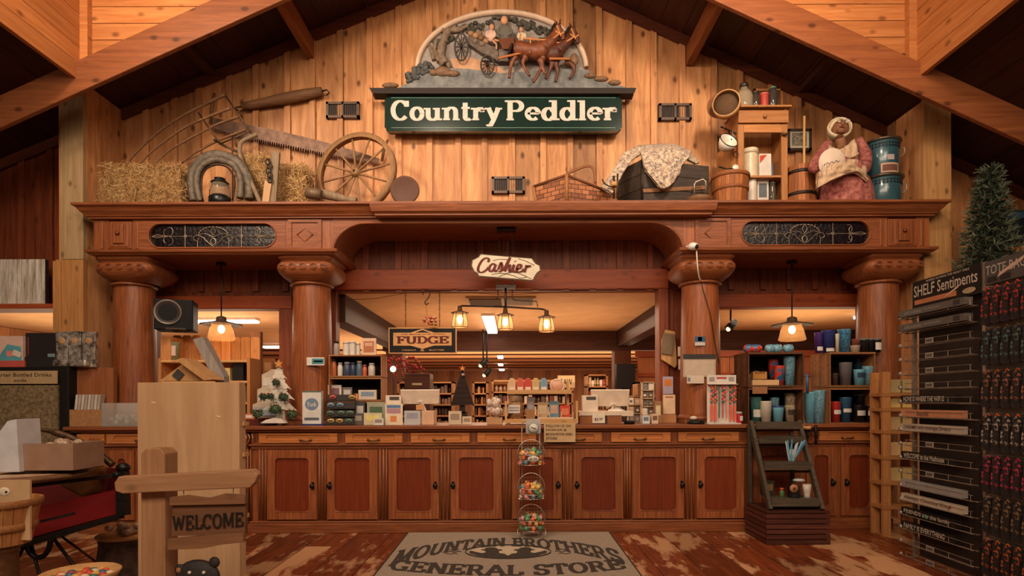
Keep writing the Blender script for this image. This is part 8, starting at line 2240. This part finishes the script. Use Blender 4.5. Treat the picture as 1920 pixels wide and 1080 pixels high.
m = MB().mat(noisy('woven_panel', (84, 68, 46), (134, 114, 82), 34, .9, .6)); b = px(108, 722, 5.44); m.box(-6.0, b.x, 5.44, 5.46, .3, b.z); m.build('woven_front', co)
m = MB().mat(paint(166, 140, 104, .8)); a, b = px(-60, 720, 5.43), px(107, 695, 5.43); m.box(a.x, b.x, 5.43, 5.44, a.z, b.z); m.mat(paint(64, 50, 36)); m.text('Quarter Bottled Drinks', a.x + .2, b.x - .05, a.z + .06, a.z + .1, 5.43); m.text('soda', b.x - .4, b.x - .28, a.z + .02, a.z + .045, 5.43); m.build('paper_sign', co)
CT = ct + .001
def farc(m, x0, x1, z0, z1, Y):
    W, H = x1 - x0, z1 - z0
    m.mat(paint(84, 150, 160, .5)); m.add([(x0 + .3 * W, Y - .001, z0 + .02), (x1 - .01, Y - .001, z0 + .02), (x1 - .02, Y - .001, z0 + .6 * H), (x0 + .6 * W, Y - .001, z0 + .7 * H)], [(0, 1, 2, 3)]); m.mat(paint(206, 130, 120, .5)); m.boxc((x0 + .7 * W, Y - .002, z0 + .35 * H), (.09, .001, .05)); m.mat(paint(206, 196, 180)); m.boxc((x0 + .85 * W, Y - .003, z0 + .35 * H), (.08, .001, .05), (0, .4, 0))
boxy('picture_box', 'pastel picture box with teal hill at the far left on the cooler', 'box', -30, 43, 630, 674, 5.52, .05, paint(200, 170, 156, .5), z0=CT + .04, face=farc)
boxy('red_strip', 'low red and green candy carton under the pastel picture box', 'box', -30, 45, 676, 687, 5.48, .12, paint(176, 80, 70, .5), z0=CT)
boxy('black_box', 'upright black box with small print on the cooler', 'box', 48, 117, 624, 668, 5.55, .08, paint(36, 30, 30, .35), z0=CT + .06, face=lambda m, x0, x1, z0, z1, Y: (m.mat(paint(110, 130, 140)), m.box(x1 - .14, x1 - .07, Y - .001, Y, z0 + .02, z0 + .07), m.mat(paint(120, 50, 50)), m.box(x0 + .02, x0 + .03, Y - .001, Y, z0 + .06, z1 - .04)))
boxy('black_tray', 'low black tray under the upright black box', 'tray', 46, 102, 669, 687, 5.5, .16, paint(34, 30, 30, .4), z0=CT)
FOIL = noisy('silver_foil', (70, 62, 58), (206, 196, 184), 22, .22, 1.0, .6)
t = thing('foil_snack_bags', 'shiny silver foil snack bags standing right on the cooler', 'snack bags', (px(138, 0, 5.52).x, 5.55, CT))
for x0, x1, y0 in ((104, 128, 622), (127, 152, 621), (153, 179, 622)):
    m = MB().mat(FOIL); a, b = px(x0, 684, 5.53), px(x1, y0, 5.53)
    m.prism([(a.x, CT), (b.x, CT), (b.x - .01, CT + .1), (b.x, b.z), (a.x, b.z), (a.x + .01, CT + .1)], 5.53, 5.57); m.mat(paint(170, 130, 90, .4)); m.lathe([(0, 5.527), (.03, 5.527), (.03, 5.53)], ((a.x + b.x) / 2, 0, CT + .25), 12, 'y', cap=False); m.build('bag', t, bevel=.012)
m = MB().mat(FOIL); a, b = px(96, 0, 5.48), px(160, 0, 5.48); m.boxc(((a.x + b.x) / 2, 5.5, CT + .035), (b.x - a.x, .06, .07)); m.build('front_bag', t, bevel=.02)
# wooden box end and things on the left counter
m = MB().mat(wood('brown_panel', (126, 72, 42), (156, 98, 62), 'z', 1.5, .4, 0, .1)); a, b = px(135, 795, 5.58), px(214, 690, 5.58); m.box(a.x, b.x, 5.565, 5.625, CZ, ct - .002); tag(m.build('wooden_panel_box', bevel=.004), 'plain brown wooden box standing on the counter end by the left column', 'box')
boxy('wooden_tray', 'small two tone wooden tray on the left end of the counter', 'tray', 130, 190, 768, 796, 5.46, .1, wood('two_tone_tray', (160, 106, 66), (206, 156, 106), 'y', 2, .5, .3, .3), z0=CZ)
t = thing('packet_stack', 'clear packets of pale sticks standing in the wooden tray', 'packets', (px(165, 0, 5.5).x, 5.5, px(165, 768, 5.46).z + .001))
z0 = px(165, 768, 5.46).z + .001; z1_ = px(165, 740, 5.5).z
for k in range(8): m = MB().mat(paint(*((196, 186, 176), (176, 160, 146))[k % 2], .3)); x = px(141 + k * 6, 0, 5.5).x; m.boxc((x + .012, 5.51, (z0 + z1_) / 2), (.022, .06, z1_ - z0), (0, R(6), 0)); m.build('packet', t)
t = thing('plastic_bin', 'clear plastic bin of small bags on the left counter', 'bin', (px(223, 0, 5.5).x, 5.55, CZ))
a, b = px(193, 0, 5.5).x, px(262, 0, 5.5).x; zt = cz(753, 5.5)
m = MB().mat(glass(190, 184, 176, .3, .1))
for bx in ((a, b, 5.46, 5.465, CZ, zt), (a, a + .005, 5.465, 5.62, CZ, zt), (b - .005, b, 5.465, 5.62, CZ, zt), (a, b, 5.62, 5.625, CZ, zt)): m.box(*bx)
m.build('walls', t)
m = MB().mat(noisy('small_bags', (90, 76, 70), (206, 196, 186), 60, .4, .6)); 
for k in range(26): m.sphere((rt.uniform(a + .04, b - .04), rt.uniform(5.5, 5.58), CZ + rt.uniform(.03, .09)), .03, 7, 5)
m.build('contents', t)

# ---------------- left foreground ----------------
W_BRD = wood('wide_pale_pine', (176, 138, 100), (206, 168, 128), 'z', .8, .55, .0, .05, 0, 10)
t = thing('pine_shelf_back', 'tall plain pale pine board shelf seen from behind at the left front', 'shelf', (-1.66, 3.1, 0))
a, b = px(255, 0, 3.0).x, px(446, 0, 3.0).x; zt = px(350, 717, 3.0).z
m = MB().mat(W_BRD); m.box(a, b, 3.0, 3.02, 0, zt); m.build('back_board', t, bevel=.002)
for x in (a, b - .02): m = MB().mat(W_BRD); m.rnd = x; m.box(x, x + .02, 3.02, 3.07, 0, zt); m.build('side', t)
for z in (.3, .62, .94, 1.1): m = MB().mat(W_LIGHTX); m.box(a + .02, b + .012, 3.03, 3.085, z, z + .02); m.build('shelf_board', t)
m = MB().mat(paint(226, 206, 176, .4))
for x, y in ((288, 755), (410, 781)): c = px(x, y, 3.0); m.boxc((c.x, 2.999, c.z), (.02, .003, .006), (0, .3, 0))
m.build('nail_mark', t)
t = thing('birdhouse', 'pale wooden birdhouse roof with a mesh square behind the tall pine board', 'birdhouse', (px(350, 0, 3.1).x, 3.1, zt + .001))
m = MB().mat(W_LIGHT)
P3 = lambda x, y, Y=3.05: (px(x, y, Y).x, px(x, y, Y).z)
m.prism([P3(297, 714), P3(398, 714), P3(346, 678)], 3.06, 3.12); m.build('gable', t)
m = MB().mat(W_LIGHT); m.prism([P3(340, 676), P3(352, 672), P3(408, 712), P3(392, 714)], 3.0, 3.13); m.build('roof_board', t)
m = MB().mat(paint(70, 66, 62, .5)); c = px(334, 703, 3.055); m.boxc((c.x, 3.056, c.z), (.045, .006, .045), (0, R(40), 0)); m.build('mesh_patch', t)
m = MB().mat(wood('silver_grey_wood', (140, 132, 126), (186, 176, 168), 'z', 2.2, .7, 0, .2)); m.prism([P3(344, 633), P3(362, 628), P3(404, 704), P3(404, 716), P3(388, 716)], 3.14, 3.2)
tag(m.build('grey_board'), 'silver grey weathered board leaning over the birdhouse', 'board')
t = thing('welcome_post', 'pine post with a cross arm and hanging WELCOME boards at the left front', 'sign post', (px(283, 0, 2.3).x, 2.32, 0))
W_PST = wood('fence_pine', (146, 104, 70), (178, 134, 96), 'z', 1.4, .6, .2, .15); W_PSX = wood('fence_pine_x', (150, 108, 74), (184, 140, 102), 'x', 1.4, .6, .5, .15)
P2 = lambda x, y, Y=2.3: (px(x, y, Y).x, px(x, y, Y).z)
x0, x1 = P2(261, 0)[0], P2(306, 0)[0]; z0 = P2(0, 852)[1]; z1_ = P2(0, 842)[1]
m = MB().mat(W_PST); m.prism([(x0, 0), (x1, 0), (x1, z0), (x1 - .02, z1_), (x0 + .02, z1_), (x0, z0)], 2.3, 2.39); m.build('post', t, bevel=.003)
m = MB().mat(W_PSX); m.prism([P2(217, 905, 2.27), P2(225, 893, 2.27), P2(476, 880, 2.27), P2(485, 890, 2.27), P2(480, 904, 2.27), P2(470, 914, 2.27), P2(232, 925, 2.27), P2(219, 920, 2.27)], 2.26, 2.298); m.build('cross_arm', t, bevel=.004)
m = MB().mat(W_LIGHT); m.beam((x0 - .06, 2.42, 0.02), (x1 + .25, 2.42, .02), .05, .04); m.box(x0, x1, 2.391, 2.394, 0, .3); m.build('base', t)
t = thing('welcome_sign', 'brown three strip wooden sign reading WELCOME hanging from the cross arm', 'sign', (px(390, 0, 2.3).x, 2.28, P2(0, 1030)[1]))
WV = lambda pts, y0, y1, mt: (MB().mat(mt).prism([P2(*q, 2.27) for q in pts], y0, y1))
BRN = wood('brown_strip', (112, 76, 50), (146, 104, 72), 'x', 1.6, .6, .3, .15)
WV([(320, 947), (320, 932), (350, 929), (390, 934), (420, 926), (461, 928), (461, 944)], 2.262, 2.285, BRN).build('top_strip', t)
WV([(320, 1006), (322, 948), (460, 942), (458, 1002)], 2.275, 2.29, wood('brown_strip_dark', (96, 64, 42), (126, 86, 60), 'x', 1.6, .6, .3, .15)).build('board', t)
WV([(316, 1030), (318, 1010), (400, 1003), (458, 999), (458, 1016), (420, 1020), (380, 1028)], 2.262, 2.285, BRN).build('bottom_strip', t)
m = MB().mat(paint(36, 28, 26, .6)); w = serif_w('WELCOME'); serif(m, 'WELCOME', lambda a, b: (P2(322 + 135 * a / w, 993 - 30 * b - 8 * a / w, 2.27)[0], 2.272, P2(322 + 135 * a / w, 995 - 27 * b - 8 * a / w, 2.27)[1]), .18, .1, .1, .06); m.build('lettering', t)
m = MB().mat(WIRE); m.cyl((P2(348, 0)[0], 2.275, P2(0, 932)[1]), (P2(348, 0)[0], 2.275, P2(0, 917)[1]), .002, n=4); m.cyl((P2(440, 0)[0], 2.275, P2(0, 928)[1]), (P2(440, 0)[0], 2.275, P2(0, 913)[1]), .002, n=4); m.build('wire', t)
t = thing('wooden_bear', 'black wooden bear cutout peeping up below the WELCOME sign', 'bear figure', (px(366, 0, 2.3).x, 2.32, 0))
c = px(366, 1086, 2.3); BK = noisy('black_bear_paint', (22, 19, 18), (42, 36, 33), 40, .7, .3)
m = MB().mat(BK); m.prism([(c.x - .1, 0), (c.x + .1, 0), (c.x + .12, .2), (c.x + .1, .38), (c.x + .07, c.z - .02), (c.x - .08, c.z - .02), (c.x - .11, .38), (c.x - .12, .2)], 2.31, 2.34)
m.sphere((c.x, 2.32, c.z), .085, 18, 12, (1.05, .35, .85))
for s, dy in ((-1, .04), (1, .068)): m.sphere((c.x + s * .068, 2.315, c.z + dy - .006), .022, 10, 8, (1, .5, 1))
m.build('body', t)
m = MB().mat(paint(150, 104, 74, .6)); m.sphere((c.x, 2.285, c.z - .028), .04, 12, 8, (1.1, .4, .8)); m.sphere((c.x - .068, 2.304, c.z + .034), .011, 8, 6, (1, .3, 1)); m.build('muzzle', t)
for s in (-1, 1): m = MB().mat(paint(206, 196, 180, .4)); m.sphere((c.x + .01 + s * .028, 2.292, c.z + .028), .007, 8, 6); m.build('eye', t)

# red wagon with goods
t = thing('red_wagon', 'red sided wooden cart with black iron frame and legs at the left front', 'cart', (-2.7, 3.3, 0))
RED = paint(120, 24, 24, .45); BI = HB
q3 = lambda x, y, Y: tuple(px(x, y, Y))
def quadbox(m, p, n=(0, .02, 0)):
    n = Vector(n); vs = [tuple(Vector(a)) for a in p] + [tuple(Vector(a) + n) for a in p]
    m.add(vs, [(0, 1, 2, 3), (7, 6, 5, 4), (0, 4, 5, 1), (1, 5, 6, 2), (2, 6, 7, 3), (3, 7, 4, 0)], False)
m = MB().mat(RED); quadbox(m, [q3(-30, 1032, 2.9), q3(224, 962, 3.3), q3(222, 917, 3.3), q3(-30, 972, 2.9)]); m.build('side_board', t)
m = MB().mat(RED); quadbox(m, [q3(224, 962, 3.34), q3(175, 945, 3.9), q3(175, 872, 3.9), q3(224, 880, 3.34)], (.015, 0, 0)); m.build('end_board', t)
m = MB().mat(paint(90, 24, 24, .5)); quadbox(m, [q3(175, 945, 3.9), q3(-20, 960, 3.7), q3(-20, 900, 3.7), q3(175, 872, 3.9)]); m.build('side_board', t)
m = MB().mat(paint(60, 32, 26, .7)); quadbox(m, [q3(-30, 1032, 2.93), q3(222, 964, 3.33), q3(172, 946, 3.88), q3(-22, 962, 3.68)], (0, 0, -.015)); m.build('floor_board', t)
m = MB().mat(BI); m.beam(q3(-20, 1040, 2.88), q3(232, 966, 3.28), .02, .028); m.beam(q3(75, 978, 2.95), q3(142, 962, 3.04), .008, .012); m.beam(q3(232, 966, 3.28), q3(230, 884, 3.3), .05, .05, (0, 1, 0)); m.build('rail', t)
m = MB().mat(IRON_P); m.tube(bez([q3(-20, 815, 3.3), q3(35, 806, 3.3), q3(80, 806, 3.3), q3(125, 818, 3.3), q3(170, 840, 3.3), q3(212, 872, 3.32)], 6), [.012] * 15 + [.02] * 16, 8); m.build('bow_handle', t)
m = MB().mat(BI); m.sphere(q3(231, 877, 3.3), .032, 12, 8, (1.2, 1, .9)); m.cyl(q3(222, 885, 3.3), q3(222, 895, 3.3), .03, n=10); m.build('knob', t)
for i, (p, q_) in enumerate(((q3(52, 1012, 3.1), (-2.66, 2.85, 0)), (q3(56, 1012, 3.1), (-2.42, 3.1, 0)), (q3(95, 1002, 3.15), (-2.2, 3.25, 0)), (q3(112, 1003, 3.75), (-3.2, 4.5, .0)))):
    m = MB().mat(BI); m.cyl(p, q_, .009, n=6); m.build('leg', t)
m = MB().mat(BI); c = px(72, 1010, 3.1); m.tube([(c.x + .065 * math.cos(R(a)), 3.1, c.z + .1 * math.sin(R(a))) for a in range(170, 371, 15)], .014, 8); m.build('step_loop', t)
m = MB().mat(paint(44, 30, 28, .5)); m.beam(q3(-20, 920, 3.1), q3(228, 890, 3.3), .02, .02); m.build('top_rail', t)
m = MB().mat(W_OLD); c = px(50, 893, 3.0); m.lathe([(0, -.012), (.3, -.012), (.31, 0), (.3, .012), (0, .012)], (c.x - .08, 3.05, c.z), 36); m.mat(noisy('printed_round_top', (150, 110, 84), (206, 180, 150), 24, .6, 0)); m.lathe([(.0, .0125), (.25, .0125)], (c.x - .08, 3.05, c.z), 36, cap=False)
tag(m.build('round_board'), 'oval brown board with faded print resting over the red cart', 'board')
c = px(60, 888, 3.0).z + .014
def fbx(m, x0, x1, z0, z1, Y): m.mat(paint(110, 110, 120)); m.boxc(((x0 + x1) / 2 + .02, Y - .001, (z0 + z1) / 2 - .02), (.03, .001, .008))
m = MB().mat(paint(196, 196, 200, .5)); a = px(-20, 0, 2.95).x; b = px(33, 0, 2.95).x; zt = px(0, 786, 2.95).z
m.prism([(a, c), (b, c), (b - .015, zt), (b - .06, zt - .01), (a, zt - .12)], 2.95, 3.1); tag(m.build('white_carton', bevel=.002), 'white folded carton at the left edge on the round board', 'carton')
t = thing('kraft_tray', 'low pinkish brown cardboard tray of snacks beside the white carton', 'tray', (px(80, 0, 3.0).x, 3.1, c))
a, b = px(36, 0, 2.98).x, px(134, 0, 2.98).x; zt = px(0, 832, 2.98).z; KC = paint(150, 118, 96, .7)
m = MB().mat(KC)
for bx in ((a, b, 2.98, 2.986, c, zt), (a, b, 3.2, 3.206, c, zt), (a, a + .006, 2.986, 3.2, c, zt), (b - .006, b, 2.986, 3.2, c, zt), (a, b, 2.98, 3.206, c - .0, c + .004)): m.box(*bx)
m.build('box', t)
m = MB().mat(noisy('snack_pile', (130, 90, 60), (206, 190, 160), 50, .6, .6))
for k in range(16): m.sphere((rt.uniform(a + .04, b - .06), rt.uniform(3.04, 3.15), zt - .01 + rt.uniform(-.02, .012)), .025, 7, 5)
m.build('snacks', t)
m = MB().mat(noisy('yellow_cloth', (140, 90, 44), (176, 122, 66), 12, .8, .3))
zf = q3(140, 915, 3.45)
m.prism([(px(105, 0, 3.4).x, px(0, 912, 3.4).z), (px(150, 0, 3.4).x, px(0, 935, 3.4).z), (px(166, 0, 3.4).x, px(0, 928, 3.4).z), (px(176, 0, 3.4).x, px(0, 880, 3.4).z), (px(172, 0, 3.4).x, px(0, 866, 3.4).z), (px(120, 0, 3.4).x, px(0, 874, 3.4).z)], 3.4, 3.52)
tag(m.build('cloth_bag', bevel=.02), 'tan yellow cloth bag hanging inside the red cart', 'bag')
m = MB().mat(paint(196, 176, 144, .7)); m.beam(q3(128, 872, 3.5), q3(184, 858, 3.5), .08, .02); tag(m.build('paper_roll'), 'cream paper roll lying over the yellow cloth bag', 'paper')
# peach basket on a small stand
st = px(-8, 0, 2.62).x + .03; zb_ = px(0, 1032, 2.5).z
bk_ = stave_tub('peach_basket', 'round peach basket with a wooden rim at the lower left edge', 'basket', st - .03, 2.62, .12, .16, zb_, .2, wood('peach_stave', (150, 96, 52), (190, 134, 80), 'z', 2, .6, 0, .2), (.93, .4), wood('peach_band', (140, 90, 50), (176, 122, 74), 'x', 2, .6, 0, .2))
m = MB().mat(W_OLD); m.lathe([(.1, 0), (.08, .05), (.075, zb_ - .03), (.11, zb_ - .001)], (st - .03, 2.62, 0), 20); tag(m.build('basket_stand'), 'turned wooden stand under the peach basket', 'stand')
t = thing('bear_card', 'tan card with a small bear drawing standing in the peach basket', 'card', (px(22, 0, 2.62).x, 2.62, zb_ + .02))
m = MB().mat(paint(190, 156, 116, .7)); a, b = px(-30, 955, 2.6), px(56, 900, 2.6); m.box(a.x, b.x, 2.6, 2.61, zb_ + .02, b.z); m.build('card', t); m = MB().mat(paint(214, 200, 176, .5)); c = px(8, 922, 2.6); m.sphere((c.x, 2.6, c.z), .02, 10, 6, (1.3, .2, 1)); m.mat(BLACK); m.sphere((c.x + .012, 2.596, c.z), .005, 6, 4); m.build('drawing', t)
# stump with treats, candy bowl
t = thing('tree_stump', 'bark covered stump stand behind the pine post', 'stump', (px(228, 0, 3.6).x, 3.7, 0))
c = px(232, 1000, 3.7); zs_ = c.z
m = MB().mat(noisy('bark', (46, 32, 26), (92, 66, 50), 22, .9, 1)); m.lathe([(.21, 0), (.18, .1), (.15, zs_ - .06), (.155, zs_ - .02)], (c.x + .02, 3.7, 0), 26); m.build('bark', t)
m = MB().mat(W_LIGHTX); m.lathe([(.16, zs_ - .02), (.17, zs_ - .01), (.165, zs_), (0, zs_)], (c.x + .02, 3.7, 0), 26); m.build('cut_top', t)
m = MB().mat(noisy('white_treats', (150, 120, 96), (214, 200, 180), 50, .5, .6))
for k in range(14): m.sphere((c.x + .04 + rt.uniform(-.08, .08), 3.66 + rt.uniform(-.06, .06), zs_ + .022 + (.03 if k % 3 == 0 else 0)), .026, 7, 5, (1, 1, .8))
tag(m.build('treat_pile'), 'small pile of white wrapped treats on the stump', 'treats')
t = thing('candy_bowl', 'shallow tan bowl of coloured candies at the bottom left edge', 'bowl', (px(150, 0, 2.3).x, 2.35, 0))
c = px(150, 1073, 2.35); m = MB().mat(W_LIGHTX); m.lathe([(.07, c.z - .1), (.13, c.z - .02), (.142, c.z), (.136, c.z + .004), (.12, c.z - .02), (0, c.z - .06)], (c.x, 2.35, 0), 30); m.build('bowl', t)
m = MB().mat(W_OLD); m.lathe([(.12, 0), (.05, .04), (.04, c.z - .12), (.09, c.z - .1)], (c.x, 2.35, 0), 20); m.build('pedestal', t)
CR = [(206, 90, 50), (60, 110, 90), (206, 160, 80), (190, 60, 50), (60, 90, 120), (210, 190, 160)]
for k in range(34):
    a = k * 2.4; r = .0185 * math.sqrt(k); x, y = c.x + r * math.cos(a), 2.35 + r * math.sin(a)
    m = MB().mat(paint(*CR[k % 6], .35)); m.sphere((x, y, c.z - .02 + .012 * (1 - r / .13)), .016, 8, 5, (1.2, 1, .8)); tag(m.build('wrapped_candy'), ('orange', 'green', 'yellow', 'red', 'blue', 'cream')[k % 6] + ' candy in the tan bowl at the bottom left', 'candy', ('orange', 'green', 'yellow', 'red', 'blue', 'cream')[k % 6] + ' candies in the tan bowl')
